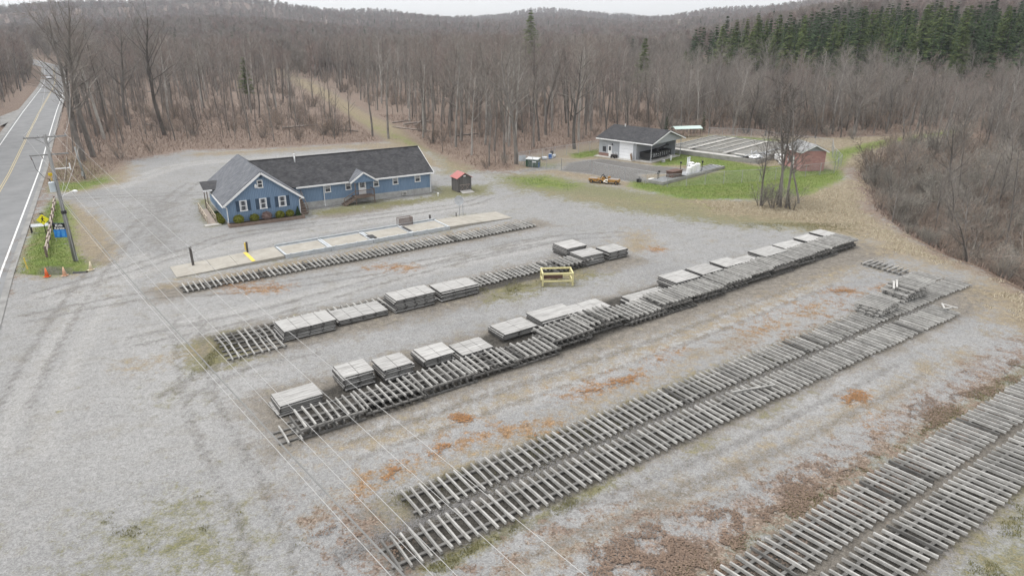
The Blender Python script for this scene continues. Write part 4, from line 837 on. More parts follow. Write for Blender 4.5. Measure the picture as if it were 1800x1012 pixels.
def fence(label, pts, h=1.9, gap=3.2, name='chain_link_fence', gate=False):
    t = thing(name, label, 'fence' if not gate else 'gate', (*pts[0], 0))
    p0 = Vector((*pts[0], 0))
    for a, b_ in zip(pts[:-1], pts[1:]):
        A = Vector((*a, 0)) - p0; B = Vector((*b_, 0)) - p0; L = (B - A).length; ang = math.atan2(B.y - A.y, B.x - A.x)
        o = MB().quad((0, 0, 0.05), (L, 0, 0.05), (L, 0, h - 0.02), (0, 0, h - 0.02)).build('mesh_panel', CH, t); o.location = A; o.rotation_euler = (0, 0, ang)
        o = MB().tube((0, 0, h), (L, 0, h), 0.025, 0.025, 5).build('top_rail', grey_metal, t); o.location = A; o.rotation_euler = (0, 0, ang)
        k = max(1, round(L / gap)); pm = MB().tube((0, 0, 0), (0, 0, h + 0.05), 0.04, 0.04, 6).mesh('post', grey_metal)
        for i in range(k + (1 if b_ == pts[-1] else 0)): put('post', pm, t, A.lerp(B, i / k))
    return t
FA, FB, FC, FD = (0.7, 118.6), (8.2, 113.0), (23.0, 99.9), (52.2, 110.1)
fence('chain-link fence run along the woods behind the garage yard', [FA, (17.2, 133.2), gl(10.6, 11.6)[:2]])
fence('short chain-link fence run beside the green dumpster', [FA, (3.4, 114.4), (8.2, 113.0)])
fence('chain-link fence run in front of the garage yard, behind the yellow machine', [(13.1, 110.0), (17.5, 105.2), FC])
fence('long chain-link fence run across the green lawn', [FC, (38, 103.8), FD])
fence('chain-link fence run wrapping the brick hut', [FD, (56.2, 116.5), (58.5, 125), (62.4, 134.2)])
fence('chain-link fence run along the woods behind the settling basin', [(62.4, 134.2), (55.5, 141.5), (51.2, 148.2), (42.7, 150.7)])
fence('wide chain-link gate standing open across the yard entrance', [FB, (12.9, 112.5)], 1.8, 5, 'chain_link_gate', True)
# ================================================================== LUMBER YARD
def wood(name, c1, c2, rand=0.18):
    return mat(name, c1, c2, 2.2, 0.9, 0.35, stretch=(1, 1, 1), rand=rand, detail=9, lo=0.3, hi=0.7)
slat_m = wood('weathered_slat', (0.40, 0.39, 0.368), (0.20, 0.193, 0.178), 0.2)
rail_m = wood('weathered_rail', (0.18, 0.173, 0.162), (0.085, 0.081, 0.075), 0.2)
dslat_m = wood('darker_slat', (0.15, 0.145, 0.135), (0.07, 0.067, 0.062), 0.2)  # shade painted on lower stack layers; a few slats elsewhere at random
def plank_mat(name, c1, c2):
    m = mat(name, c1, c2, 1.3, 0.9, 0.25, stretch=(0.6, 9, 1), rand=0.12, detail=9, lo=0.3, hi=0.72); return m
deck_m = plank_mat('weathered_deck', (0.48, 0.47, 0.45), (0.17, 0.163, 0.152)); edge_m = wood('weathered_edge', (0.11, 0.105, 0.10), (0.055, 0.053, 0.05), 0.2)
SLATS = []
for kx in range(6):
    rg = random.Random(kx); b = MB(); N = 4; w_, h_ = rg.uniform(0.095, 0.115), rg.uniform(0.125, 0.15); bend = rg.uniform(-0.03, 0.03); vs = []
    Ls = 2.36 + rg.uniform(-0.06, 0.08)
    for i in range(N + 1):
        y = -Ls / 2 + Ls * i / N; k = math.sin(math.pi * i / N); ox = bend * k; wj = w_ * rg.uniform(0.93, 1.05)
        vs += [(ox - wj / 2, y, 0), (ox + wj / 2, y, 0), (ox + wj / 2 - 0.01, y, h_ + k * 0.01), (ox - wj / 2 + 0.01, y, h_ + k * 0.01)]
    fs = [(0, 1, 2, 3), tuple(N * 4 + q for q in (3, 2, 1, 0))]
    for i in range(N):
        o = i * 4
        for q in range(4): fs.append((o + q, o + 4 + q, o + 4 + (q + 1) % 4, o + (q + 1) % 4))
    b.add(vs, fs); SLATS.append((b.mesh('slat', slat_m), b.mesh('slat', dslat_m)))
RAILS = {}
def rail_mesh(L):
    k = round(L, 2)
    if k not in RAILS: RAILS[k] = MB().box(-L / 2, L / 2, -0.075, 0.075, 0, 0.09).mesh('rail', rail_m)
    return RAILS[k]
lr = random.Random(11)
def slatted_panel(a, t, z, label, n=8, pitch=0.5, wid=1.0, group=None, dark=False, rot=0.0, skew=0.0, skip=(), nr=3, jit=1.0, edge=False):
    x, y = AT(a, t); root = thing('slatted_panel', label, 'wooden panel', (x, y, z), TH + rot, group)
    L = n * pitch
    for yy in ((-1.06, 0.0, 1.06) if edge else (-0.72, 0.0, 0.72) if nr == 3 else (-0.62, 0.62)):
        o = put('rail', rail_mesh(L + 0.06), root, (lr.uniform(-0.08, 0.08), yy * wid + lr.uniform(-0.03, 0.03), 0), (0, 0, lr.uniform(-0.006, 0.006)))
    for i in range(n):
        if i in skip: continue
        xx = -L / 2 + (i + 0.5) * pitch + lr.uniform(-0.035, 0.035) * jit
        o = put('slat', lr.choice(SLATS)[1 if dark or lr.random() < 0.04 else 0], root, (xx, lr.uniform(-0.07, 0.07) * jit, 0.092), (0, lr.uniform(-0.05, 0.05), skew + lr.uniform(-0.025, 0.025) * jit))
        if wid != 1.0: o.scale = (1, wid, 1)
    return root
STEP = 0.245
def row(name_label, a0, a1, t, group, n=8, pitch=0.5, wid=1.0, jig=0.06, **k):
    L = n * pitch; cnt = int(round((a1 - a0) / L)); L2 = (a1 - a0) / cnt
    for i in range(cnt):
        pos = ORD[i] if i < cnt - 1 else 'last'
        slatted_panel(a0 + (i + 0.5) * L2, t + lr.uniform(-jig, jig), lr.uniform(0, 0.03), 'grey slatted panel, %s from the left in %s' % (pos, name_label), n, L2 / n, wid, group, rot=lr.uniform(-0.008, 0.008), **k)
row('the row beside the concrete weighbridge', 7.8, 46.6, 64.15, 'slatted panels beside the weighbridge', wid=1.06, nr=2)
# row B: two rows abreast at the near end
slatted_panel(9.9, 48.05, 0, 'grey slatted panel at the near left end of the second row, front half', group='slatted panels of the second row', wid=1.05, pitch=0.52, n=8)
slatted_panel(9.9, 50.55, 0, 'grey slatted panel at the near left end of the second row, back half', group='slatted panels of the second row', wid=1.05, pitch=0.52, n=8, skew=0.04)
row('the second row, behind the boarded stacks', 12.1, 25.6, 50.9, 'slatted panels of the second row', wid=1.0)
row('the open stretch of the second row', 28.6, 40.6, 50.75, 'slatted panels of the second row', wid=1.0)
for i, (a, t, z) in enumerate([(40.2, 49.6, 0.0), (40.6, 49.7, 0.25), (41.0, 49.6, 0.5)]): slatted_panel(a, t, z, 'grey slatted panel, %s layer of the small pile behind the yellow frame' % ['bottom', 'middle', 'top'][i], group='small pile behind the yellow frame', rot=lr.uniform(-0.05, 0.05), dark=i < 2)
# rows D (two abreast) and E (two abreast)
row('the upper line of the long double row', 11.25, 67.6, 25.65, 'slatted panels of the upper double-row line', wid=0.95, nr=2)
row('the lower line of the long double row', 8.9, 59.6, 22.95, 'slatted panels of the lower double-row line', wid=0.96, nr=2)
row('the upper line of the bottom-right double row', 19.6, 56, 13.1, 'slatted panels of the bottom-right upper line', wid=0.98, skew=0.10, pitch=0.53, n=8, nr=2)
row('the lower line of the bottom-right double row', 21.6, 56, 10.4, 'slatted panels of the bottom-right lower line', wid=1.02, skew=0.12, pitch=0.53, n=8, nr=2)
# piles on the far end of the upper double row
for i in range(3): slatted_panel(54.2 + i * 0.1, 26.2, 0.27 + i * STEP, 'grey slatted panel, %s layer of the left pile on the double row' % ['bottom', 'middle', 'top'][i], n=9, pitch=0.36, wid=0.95, group='left pile on the double row', rot=0.05 * i)
for i in range(4): slatted_panel(59.6 + lr.uniform(-0.4, 0.4), 26.6, 0.27 + i * STEP, 'grey slatted panel, %s layer of the far right pile on the double row' % ['bottom', 'second', 'third', 'top'][i], n=9, pitch=0.4, group='right pile on the double row', rot=lr.uniform(-0.14, 0.14))
slatted_panel(65.5, 28.0, 0.02, 'grey slatted panel lying askew past the right pile of the double row', n=8, pitch=0.45, group='slatted panels of the upper double-row line')
x, y = AT(60.3, 27.2)
for i in range(2):
    o = MB().box(-0.08, 0.08, -1.0, 1.0, 0, 0.1).build('loose_post', mat('fresh_post', (0.46, 0.445, 0.42), (0.36, 0.35, 0.325), 3)); X, Y = AT(58.3 + i * 0.5, 27.0); o.location = (X, Y, 1.28); o.rotation_euler = (0, 0, TH + R(-62)); tag(o, '%s of two pale posts lying across the top of the far right pile' % ('left-hand', 'right-hand')[i], 'post')
for i, (a, t, r_) in enumerate([(59.4, 22.8, 0.3), (59.7, 22.9, -0.9), (59.0, 23.1, 1.2)]):
    o = MB().box(-0.6, 0.6, -0.06, 0.06, 0, 0.08).build('loose_board', MATS['fresh_post']); X, Y = AT(a, t); o.location = (X, Y, 0.3 + 0.09 * i); o.rotation_euler = (0, 0, r_); tag(o, 'pale board, %s of three crossed at the right end of the lower double-row line' % ['lowest', 'middle', 'uppermost'][i], 'board', 'crossed pale boards')
o = MB().box(-1.6, 1.6, -0.06, 0.06, 0, 0.09).build('loose_board', slat_m); X, Y = AT(34.8, 23.3); o.location = (X, Y, 0.27); o.rotation_euler = (0, 0, R(17)); tag(o, 'single weathered board lying across the slats in the middle of the double row', 'board')
# loose ladder-like panel
root = slatted_panel(65.9, 31.7, 0.02, 'lone slatted panel lying crosswise beyond the end of the long stacked row', n=8, pitch=0.5, wid=0.85, rot=R(-90), group=None, nr=2)
# long stacked row C
C_ST = [(10.9, 3, 35.55), (14.9, 3, 35.6), (18.6, 3, 35.8), (22.2, 3, 36.0), (26.0, 3, 35.9), (29.6, 4, 36.6), (33.2, 4, 37.3), (37.4, 3, 36.7), (41.2, 4, 36.9), (45.1, 4, 37.1),
        (48.9, 4, 37.4), (52.6, 4, 37.6), (56.4, 4, 37.7), (60.2, 4, 38.0), (64.1, 4, 38.2), (68.0, 4, 38.4)]
for i, (a, nl, t) in enumerate(C_ST):
    lean = lr.uniform(-0.05, 0.05)
    for k in range(nl):
        top = k == nl - 1
        lab = ('top panel of the %s slatted stack from the left, long stacked row' if top else 'lower panel of the %s slatted stack from the left, long stacked row') % ORD[i]
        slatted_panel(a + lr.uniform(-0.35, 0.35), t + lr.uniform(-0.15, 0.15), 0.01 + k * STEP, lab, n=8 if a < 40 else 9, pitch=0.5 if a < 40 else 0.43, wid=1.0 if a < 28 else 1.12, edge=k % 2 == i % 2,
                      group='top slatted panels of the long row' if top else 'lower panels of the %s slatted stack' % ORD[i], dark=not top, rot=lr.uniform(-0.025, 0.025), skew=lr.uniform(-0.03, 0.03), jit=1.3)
slatted_panel(8.9, 35.3, 0.0, 'short two-slat panel on the ground at the near left end of the long stacked row', n=3, pitch=0.75, group=None, skip=(2,), wid=0.9)
# boarded panels (closed decks)
DECK = {}
def deck_mesh(L, W, bays, seed):
    k = (round(L, 1), round(W, 1), bays, seed)
    if k in DECK: return DECK[k]
    rg = random.Random(seed * 31 + bays); d = MB(); n = max(6, int(W / 0.2)); pw = W / n; bl = L / bays
    for b_ in range(bays):
        for j in range(n):
            d.box(-L / 2 + b_ * bl + 0.02, -L / 2 + (b_ + 1) * bl - 0.02, -W / 2 + j * pw + 0.005, -W / 2 + (j + 1) * pw - 0.005, 0.094, 0.122 + rg.uniform(-0.005, 0.007))
    DECK[k] = d.mesh('deck', deck_m); return DECK[k]
BAT = {}
def bat_mesh(W):
    k = round(W, 1)
    if k not in BAT: BAT[k] = MB().box(-0.05, 0.05, -W / 2 - 0.02, W / 2 + 0.02, 0, 0.093).mesh('batten', edge_m)
    return BAT[k]
def boarded_panel(a, t, z, L, W, bays, label, group, rot=0.0, seed=0):
    x, y = AT(a, t); root = thing('boarded_panel', label, 'board panel', (x, y, z), TH + rot, group)
    put('deck', deck_mesh(L, W, bays, seed), root)
    for b_ in range(bays + 1): put('batten', bat_mesh(W), root, (-L / 2 + min(max(b_ * L / bays, 0.06), L - 0.06), 0, 0))
    return root
BST = [('B', 14.1, 49.2, 4.1, 2.35, 0.84, 4), ('B', 18.6, 49.6, 4.2, 2.35, 0.52, 4), ('B', 23.2, 49.4, 3.7, 2.1, 1.07, 4), ('B', 27.6, 49.5, 3.75, 2.1, 0.84, 3),
       ('B', 43.4, 52.9, 2.6, 2.4, 0.95, 1), ('B', 43.0, 49.7, 2.8, 2.0, 0.94, 1), ('B', 46.4, 49.8, 2.5, 2.1, 0.85, 2),
       ('C', 9.9, 38.4, 2.7, 1.8, 0.71, 1), ('C', 14.0, 39.3, 2.1, 1.95, 1.0, 2), ('C', 16.7, 38.7, 2.1, 1.95, 0.93, 2), ('C', 19.9, 39.1, 2.3, 2.0, 0.79, 2), ('C', 22.8, 38.7, 2.6, 2.0, 0.55, 3),
       ('C', 27.2, 39.8, 3.0, 2.1, 0.66, 2), ('C', 30.9, 39.6, 3.6, 2.1, 0.82, 1), ('C', 34.3, 39.3, 3.2, 2.0, 0.80, 3), ('C', 40.3, 38.6, 4.1, 1.9, 0.66, 4), ('C', 45.1, 39.4, 3.1, 2.2, 1.07, 2),
       ('C', 48.9, 39.8, 2.8, 2.1, 1.05, 1), ('C', 52.3, 39.8, 2.5, 2.0, 0.97, 2), ('C', 55.2, 39.7, 2.5, 1.9, 0.80, 2), ('C', 58.5, 39.8, 3.5, 2.1, 0.94, 1), ('C', 62.7, 40.1, 3.3, 2.1, 0.88, 1), ('C', 66.5, 40.4, 2.7, 2.1, 0.88, 1), ('C', 69.6, 40.6, 2.1, 2.3, 0.85, 1)]
cnts = {'B': 0, 'C': 0}
for rw, a, t, L, W, Hh_, bays in BST:
    i = cnts[rw]; cnts[rw] += 1; nl = max(3, int(round(Hh_ / 0.124))); base = 0.0
    rown = {'B': 'second row', 'C': 'long stacked row'}[rw]
    if rw == 'B' and i in (4, 5, 6): where = ['back', 'front', 'right'][i - 4] + ' stack of three at the far end, second row'
    else: where = ORD[i] + ' board stack from left, ' + rown
    for k in range(nl):
        top = k == nl - 1
        lab = ('pale boarded panel on top of ' if top else 'boarded panel under the top of ') + where
        boarded_panel(a + lr.uniform(-0.12, 0.12), t + lr.uniform(-0.09, 0.09), base + k * 0.1235, L, W, bays, lab, ('top boarded panels of the ' + rown) if top else 'lower boarded panels, ' + where, rot=lr.uniform(-0.02, 0.02), seed=lr.randrange(3))
# ================================================================== OTHER THINGS
# weighbridge: concrete approaches and four steel-framed decks
WB = thing('weighbridge', 'long low concrete weighbridge with four steel-framed deck panels and a faded yellow stripe', 'weighbridge', (*AT(8, 69.8), 0), TH)
steel = mat('pale_steel', (0.50, 0.52, 0.53), (0.38, 0.40, 0.41), 2, 0.5, metal=0.2); wbc = mat('worn_concrete', (0.36, 0.338, 0.295), (0.25, 0.23, 0.195), 0.9, 0.9, 0.25, detail=10, lo=0.3, hi=0.7)
m = MB(); W2 = 1.85
for x0, x1, z0, z1 in ((0.0, 3.4, 0.03, 0.1), (3.43, 5.6, 0.1, 0.2), (5.63, 10.2, 0.2, 0.3)):
    m.add([(x0, -W2, -0.1), (x1, -W2, -0.1), (x1, W2, -0.1), (x0, W2, -0.1), (x0, -W2, z0), (x1, -W2, z1), (x1, W2, z1), (x0, W2, z0)], [(0, 3, 2, 1), (4, 5, 6, 7), (0, 1, 5, 4), (1, 2, 6, 5), (2, 3, 7, 6), (3, 0, 4, 7)])
o = m.build('approach_slab', wbc, WB)
m = MB()
for x0, x1, z0, z1 in ((29.6, 32.6, 0.3, 0.26), (32.63, 38.4, 0.26, 0.05)):
    m.add([(x0, -W2, -0.1), (x1, -W2, -0.1), (x1, W2, -0.1), (x0, W2, -0.1), (x0, -W2, z0), (x1, -W2, z1), (x1, W2, z1), (x0, W2, z0)], [(0, 3, 2, 1), (4, 5, 6, 7), (0, 1, 5, 4), (1, 2, 6, 5), (2, 3, 7, 6), (3, 0, 4, 7)])
m.build('approach_slab', wbc, WB)
yp = mat('yellow_paint', (0.72, 0.52, 0.05), (0.55, 0.42, 0.12), 4, 0.7)
MB().slab([(7.0, -1.75, 0.266), (7.35, -1.75, 0.276), (7.35, 1.75, 0.276), (7.0, 1.75, 0.266)], 0.003).build('painted_stripe', yp, WB)
for i in range(4):
    x0 = 10.3 + i * 4.82; x1 = x0 + 4.76
    d = MB().box(x0 + 0.25, x1 - 0.25, -1.5, 1.5, -0.1, 0.3).build('deck_panel', wbc, WB)
    f = MB().box(x0, x1, -1.95, -1.8, -0.1, 0.4).box(x0, x1, 1.8, 1.95, -0.1, 0.4).box(x0, x0 + 0.2, -1.71, 1.71, -0.05, 0.36).box(x1 - 0.2, x1, -1.71, 1.71, -0.05, 0.36).box(x0 + 0.26, x1 - 0.26, -1.70, -1.52, 0, 0.3).box(x0 + 0.26, x1 - 0.26, 1.52, 1.7, 0, 0.3)
    for k in range(4): f.box(x0 + 0.5 + k * 1.2, x0 + 0.62 + k * 1.2, -1.9, -1.78, 0.4, 0.46)
    f.tube((x0, 1.83, 0.47), (x1, 1.83, 0.47), 0.06, 0.06, 6)
    f.build('steel_frame', steel, d)
MB().box(19.6, 20.3, 0.1, 1.2, 0.301, 0.32).box(19.8, 20.6, -1.4, 0.0, 0.37, 0.385).box(24.6, 25.0, -1.2, 1.0, 0.37, 0.39).build('black_mat', black_metal, WB)
# dark wooden posts, yellow-banded post
def post(label, pt, h, r=0.09, m_=None, band=False, lean=(0, 0)):
    m_ = m_ or mat('dark_post', (0.06, 0.055, 0.05), (0.12, 0.11, 0.10), 3, 0.9)
    t = thing('post', label, 'post', (*pt, 0)) if band else None
    o = MB().box(-r, r, -r, r, -0.1, h).build('shaft' if band else 'post', m_, t)
    if band: MB().box(-r - 0.15, -r - 0.01, -r, r, h * 0.35, h * 0.93).build('marker_plate', yp, t); return t
    o.location = (*pt, 0); o.rotation_euler = (lean[0], lean[1], 0); return tag(o, label, 'post')
post('tall dark wooden post at the left end of the weighbridge', G(340, 467), 1.95, 0.09, lean=(0, R(-1)))
post('dark post with yellow marker plate behind the weighbridge stripe', G(436, 447), 1.35, 0.08, band=True)
post('short dark post behind the right-hand steel deck of the weighbridge', G(756, 388), 0.75, 0.1)
post('short stump post to the left of the white dish', G(802, 382), 0.6, 0.06)
post('thin grey pole to the right of the white dish', G(814, 381), 1.6, 0.04, grey_metal)
# steel cage guard
cg_ = thing('steel_railing_cage', 'small rusty steel railing cage standing at the back edge of the weighbridge', 'cage', (*G(703, 402), 0), TH)
rb = mat('rusty_rail', (0.14, 0.105, 0.09), (0.2, 0.15, 0.13), 4)
for (p, q) in (((0, 0), (1.7, 0)), ((1.7, 0), (1.7, 0.8)), ((0, 0.8), (1.7, 0.8))):
    m = MB(); L = math.dist(p, q); k = int(L / 0.14)
    m.beam((*p, 1.15), (*q, 1.15), 0.06, 0.06).beam((*p, 0.35), (*q, 0.35), 0.06, 0.06)
    for i in range(k + 1): X = lerp(p[0], q[0], i / k); Y = lerp(p[1], q[1], i / k); m.box(X - 0.02, X + 0.02, Y - 0.02, Y + 0.02, 0.35 if 0 < i < k else -0.1, 1.15)
    m.build('rail_side', rb, cg_)
# dish on a pole
ds = thing('satellite_dish', 'round pale grey dish on a thin pole behind the weighbridge', 'dish', (*G(808, 381), 0), R(-5))
MB().tube((0, 0, 0), (0, 0, 1.75), 0.045, 0.045, 8).build('pole', grey_metal, ds)
m = MB(); Rd = 0.58; sg = 20
cen = (0, -0.02, 2.1); rim = [(Rd * math.cos(2 * math.pi * i / sg), -0.14, 2.1 + Rd * 1.08 * math.sin(2 * math.pi * i / sg)) for i in range(sg)]; mid = [(Rd * .55 * math.cos(2 * math.pi * i / sg), -0.05, 2.1 + Rd * .6 * math.sin(2 * math.pi * i / sg)) for i in range(sg)]
vs = [cen] + mid + rim + [(0, 0.02, 2.1)] + [(x, y + 0.035, z) for x, y, z in rim]; fs = []
for i in range(sg): j = (i + 1) % sg; fs += [(0, 1 + j, 1 + i), (1 + i, 1 + j, 1 + sg + j, 1 + sg + i), (1 + sg + i, 1 + sg + j, 2 + 2 * sg + j, 2 + 2 * sg + i), (1 + 2 * sg, 2 + 2 * sg + i, 2 + 2 * sg + j)]
m.add(vs, fs); m.build('reflector', mat('dish_grey', (0.46, 0.47, 0.48), (0.4, 0.41, 0.42), 2, 0.6), ds)
MB().path([(0, -0.12, 1.6), (0, -0.6, 1.95)], 0.02, 5).tube((0, -0.6, 1.95), (0, -0.52, 2.0), 0.05, 0.05, 8).build('receiver_arm', grey_metal, ds)
# yellow frame
yf = thing('yellow_steel_frame', 'pale yellow open steel frame standing on four legs on gravel beyond the second row', 'frame', (*G(954, 503), 0), R(4))
ym = mat('pale_yellow_paint', (0.60, 0.54, 0.27), (0.50, 0.45, 0.25), 2, 0.6); fw, fd, fh = 2.75, 1.55, 1.25
for x in (0, fw):
    for y in (0, fd): MB().box(x - 0.07, x + 0.07, y - 0.07, y + 0.07, 0, fh).build('leg', ym, yf)
MB().box(0.072, fw - 0.072, -0.07, 0.07, fh - 0.15, fh - 0.01).box(0.072, fw - 0.072, fd - 0.07, fd + 0.07, fh - 0.13, fh - 0.01).box(-0.06, 0.06, 0.072, fd - 0.072, fh - 0.14, fh - 0.012).box(fw - 0.06, fw + 0.06, 0.072, fd - 0.072, fh - 0.14, fh - 0.012).build('top_frame', ym, yf)
MB().box(0.072, fw - 0.072, -0.06, 0.06, 0.4, 0.52).box(0.072, fw - 0.072, fd - 0.06, fd + 0.06, 0.4, 0.52).box(-0.05, 0.05, 0.072, fd - 0.072, 0.4, 0.5).box(fw - 0.05, fw + 0.05, 0.072, fd - 0.072, 0.4, 0.5).build('lower_rail', ym, yf)
MB().box(0.1, fw - 0.75, fd - 0.3, fd - 0.08, 0.25, 0.75).build('back_panel', rust_m, yf)

# ---- roadside: utility pole
UB = G(133, 458)
up = thing('utility_pole', 'tall weathered wooden utility pole with two crossarms and a grey transformer beside the road island', 'utility pole', (*UB, 0), 0)
pole_m = mat('weathered_pole', (0.30, 0.30, 0.29), (0.17, 0.17, 0.165), 1.5, 0.9, 0.3, stretch=(4, 4, 0.4), detail=8)
PHt = 12.6
MB().tube((0, 0, 0), (-0.1, 0, PHt), 0.22, 0.13, 12).build('shaft', pole_m, up, True)
ax = Vector((0.86, 0.51, 0))    # crossarm axis, square to the wires
def arm_pt(s, z): return Vector((-0.1, 0, z)) + ax * s
MB().beam(arm_pt(-1.75, 12.35), arm_pt(1.75, 12.35), 0.11, 0.14).beam(arm_pt(-0.9, 12.3), (-0.1, 0, 11.6), 0.03, 0.05).beam(arm_pt(0.9, 12.3), (-0.1, 0, 11.6), 0.03, 0.05).build('crossarm', pole_m, up)
MB().beam(arm_pt(-1.6, 10.7), arm_pt(1.6, 10.7), 0.1, 0.13).build('crossarm', pole_m, up)
ins = []
for s in (-1.65, -0.55, 0.75, 1.65): MB().tube(arm_pt(s, 12.42), arm_pt(s, 12.62), 0.05, 0.035, 8).build('insulator', grey_metal, up)
for s in (-1.5, -0.6, 0.6, 1.4):
    MB().tube(arm_pt(s, 10.6), arm_pt(s, 10.3), 0.03, 0.03, 6).build('cutout', mat('brown_porcelain', (0.12, 0.07, 0.05), None, 3), up)
MB().beam(arm_pt(0.0, 9.3), arm_pt(1.5, 9.3), 0.08, 0.1).tube(arm_pt(1.45, 9.1), arm_pt(1.45, 9.75), 0.06, 0.06, 8).build('equipment_arm', white, up)
tr = MB().tube((-0.35, -0.3, 7.15), (-0.35, -0.3, 8.05), 0.27, 0.27, 14).tube((-0.35, -0.3, 8.05), (-0.35, -0.3, 8.12), 0.29, 0.22, 14).build('transformer', mat('transformer_grey', (0.48, 0.53, 0.55), (0.42, 0.46, 0.48), 2, 0.5), up)
MB().tube((-0.42, -0.3, 8.1), (-0.45, -0.35, 8.45), 0.04, 0.03, 6).build('bushing', black_metal, tr)
MB().path([(-0.45, -0.35, 8.4), (-0.9, -0.4, 8.6), (-1.3, -0.6, 9.4), tuple(arm_pt(-1.45, 10.4))], 0.02, 5).path([(0.1, -0.2, 8.3), (0.9, 0.1, 8.3), tuple(arm_pt(1.4, 10.4))], 0.018, 5).build('jumper_wire', black_metal, up)
MB().path([(0.14, -0.12, 0), (0.05, -0.12, 6.4)], 0.045, 6).path([(0.2, 0.02, 0), (0.12, 0.02, 1.2)], 0.07, 6).build('conduit', grey_metal, up)
MB().tube((0, -0.02, 4.9), (-0.02, -0.02, 5.2), 0.26, 0.25, 10).build('band', black_metal, up)
MB().path([(0.05, 0.0, 6.6), (1.0, 0.55, 7.05)], 0.03, 6).blob((1.15, 0.62, 7.0), 0.28, 0.16, 0.14, 10, 6).build('lamp_arm', white, up)
# ---- wires
wire_m = mat('wire', (0.42, 0.415, 0.40), None, 3, 0.5, metal=0.2); wire_d = mat('dark_wire', (0.2, 0.198, 0.19), None, 3, 0.6)
def cat(p, q, sag, n=26): return [Vector(p).lerp(Vector(q), i / n) - Vector((0, 0, sag * 4 * (i / n) * (1 - i / n))) for i in range(n + 1)]
def pix_pt(px, py, z): x, y = G(px, py, z); return Vector((x, y, z))
UBv = Vector((*UB, 0))
WIR = [(-1.65, 12.62, (760, 1012), 11.3, 0.011), (-0.55, 12.62, (810, 1012), 11.7, 0.011), (0.75, 12.62, (930, 1012), 11.6, 0.011), (1.65, 12.62, (1030, 1012), 11.4, 0.012)]
for i, (s, z, pe, ze, r) in enumerate(WIR):
    a = UBv + arm_pt(s, z); e = pix_pt(*pe, ze); d = e - a; q = a + d * 1.18; q.z = a.z * 0.2 + e.z * 0.8
    b = MB(); pts = cat(a, q, 0.75); b.path(pts, r * 0.7, 4)
    tag(b.build('overhead_wire', wire_m), 'thin pale wire from the top crossarm, %s of four crossing the yard' % ['leftmost', 'second from the left', 'third from the left', 'rightmost'][i], 'wire', 'overhead wires')
for i, (z0, pe, ze, r, lab) in enumerate([(6.5, (728, 1016), 9.3, 0.03, 'thick bundled cable slung lowest from the pole towards the viewer'), (6.2, (700, 1012), 9.1, 0.012, 'thin cable running just beside the thick bundled cable')]):
    a = UBv + Vector((0.1, -0.1, z0)); e = pix_pt(*pe, ze); q = a + (e - a) * 1.15
    tag(MB().path(cat(a, q, 0.6), r, 5).build('overhead_cable', wire_d if i == 0 else wire_m), lab, 'cable')
nd = Vector((-0.51, 0.86, 0))
for i, (s, z) in enumerate(((-1.65, 12.62), (0.75, 12.62), (1.65, 12.62), (0.1, 6.6))):
    a = UBv + arm_pt(s, z); q = a + nd * 58; q.z = z + 1.0
    tag(MB().path(cat(a, q, 1.2), 0.013, 4).build('overhead_wire', wire_m), ['wire from the left end of the top crossarm running up the road', 'wire from the right half of the top crossarm running up the road', 'wire from the right end of the top crossarm running up the road', 'low cable running from the pole up along the road verge'][i], 'wire', 'wires along the road')
a = UBv + Vector((0.1, 0, 6.4)); SP = G(150, 315); q = Vector((*SP, 4.9)); tag(MB().path(cat(a, q, 0.4), 0.02, 5).build('overhead_cable', wire_m), 'cable from the utility pole to the short pole on the north verge', 'cable')
sp_ = thing('short_pole', 'short leaning wooden pole on the grass verge behind the utility pole', 'pole', (*SP, 0)); MB().tube((0, 0, 0), (-0.55, 0, 5.0), 0.17, 0.13, 10).build('shaft', pole_m, sp_, True); MB().box(-0.3, 0.0, -0.25, -0.16, 0.5, 1.2).build('meter_box', grey_metal, sp_)

# pedestrian warning sign
def sign_face(verts, parent, m_, name='plate'): return MB().slab(verts, 0.02).build(name, m_, parent)
yel = mat('sign_yellow', (0.80, 0.72, 0.02), (0.76, 0.68, 0.03), 2, 0.45); blk = mat('sign_black', (0.01, 0.01, 0.01), None, 2, 0.5); grn = mat('grass_green', (0.1, 0.16, 0.03))
SG = G(82, 414)
sg_ = thing('crossing_sign', 'yellow diamond warning sign with a black walking figure on a dark post', 'road sign', (*SG, 0), R(22))
MB().box(-0.04, 0.04, 0, 0.06, 0, 2.1).build('post', black_metal, sg_)
MB().slab([(0, -0.03, 1.25), (0.62, -0.03, 1.87), (0, -0.03, 2.49), (-0.62, -0.03, 1.87)], 0.02).build('plate', yel, sg_)
f = MB(); y = -0.036
f.tube((0.02, y, 2.16), (0.02, y - 0.004, 2.16), 0.07, 0.07, 10); f.beam((0.0, y, 2.08), (-0.02, y, 1.84), 0.14, 0.006, up=(0, 1, 0)); f.beam((-0.02, y, 1.84), (0.16, y, 1.56), 0.07, 0.006, up=(0, 1, 0)); f.beam((-0.03, y, 1.84), (-0.17, y, 1.55), 0.07, 0.006, up=(0, 1, 0))
f.beam((0.02, y, 2.06), (0.19, y, 1.9), 0.05, 0.006, up=(0, 1, 0)); f.beam((-0.02, y, 2.06), (-0.17, y, 1.92), 0.05, 0.006, up=(0, 1, 0)); f.build('walking_figure', blk, sg_)
MB().box(-0.18, 0.2, -0.035, 0.0, 2.5, 2.62).build('top_plate', black_metal, sg_)
bn = thing('low_sign_board', 'low white board on short dark legs behind the yellow warning sign', 'sign', (*G(74, 408), 0), R(18))
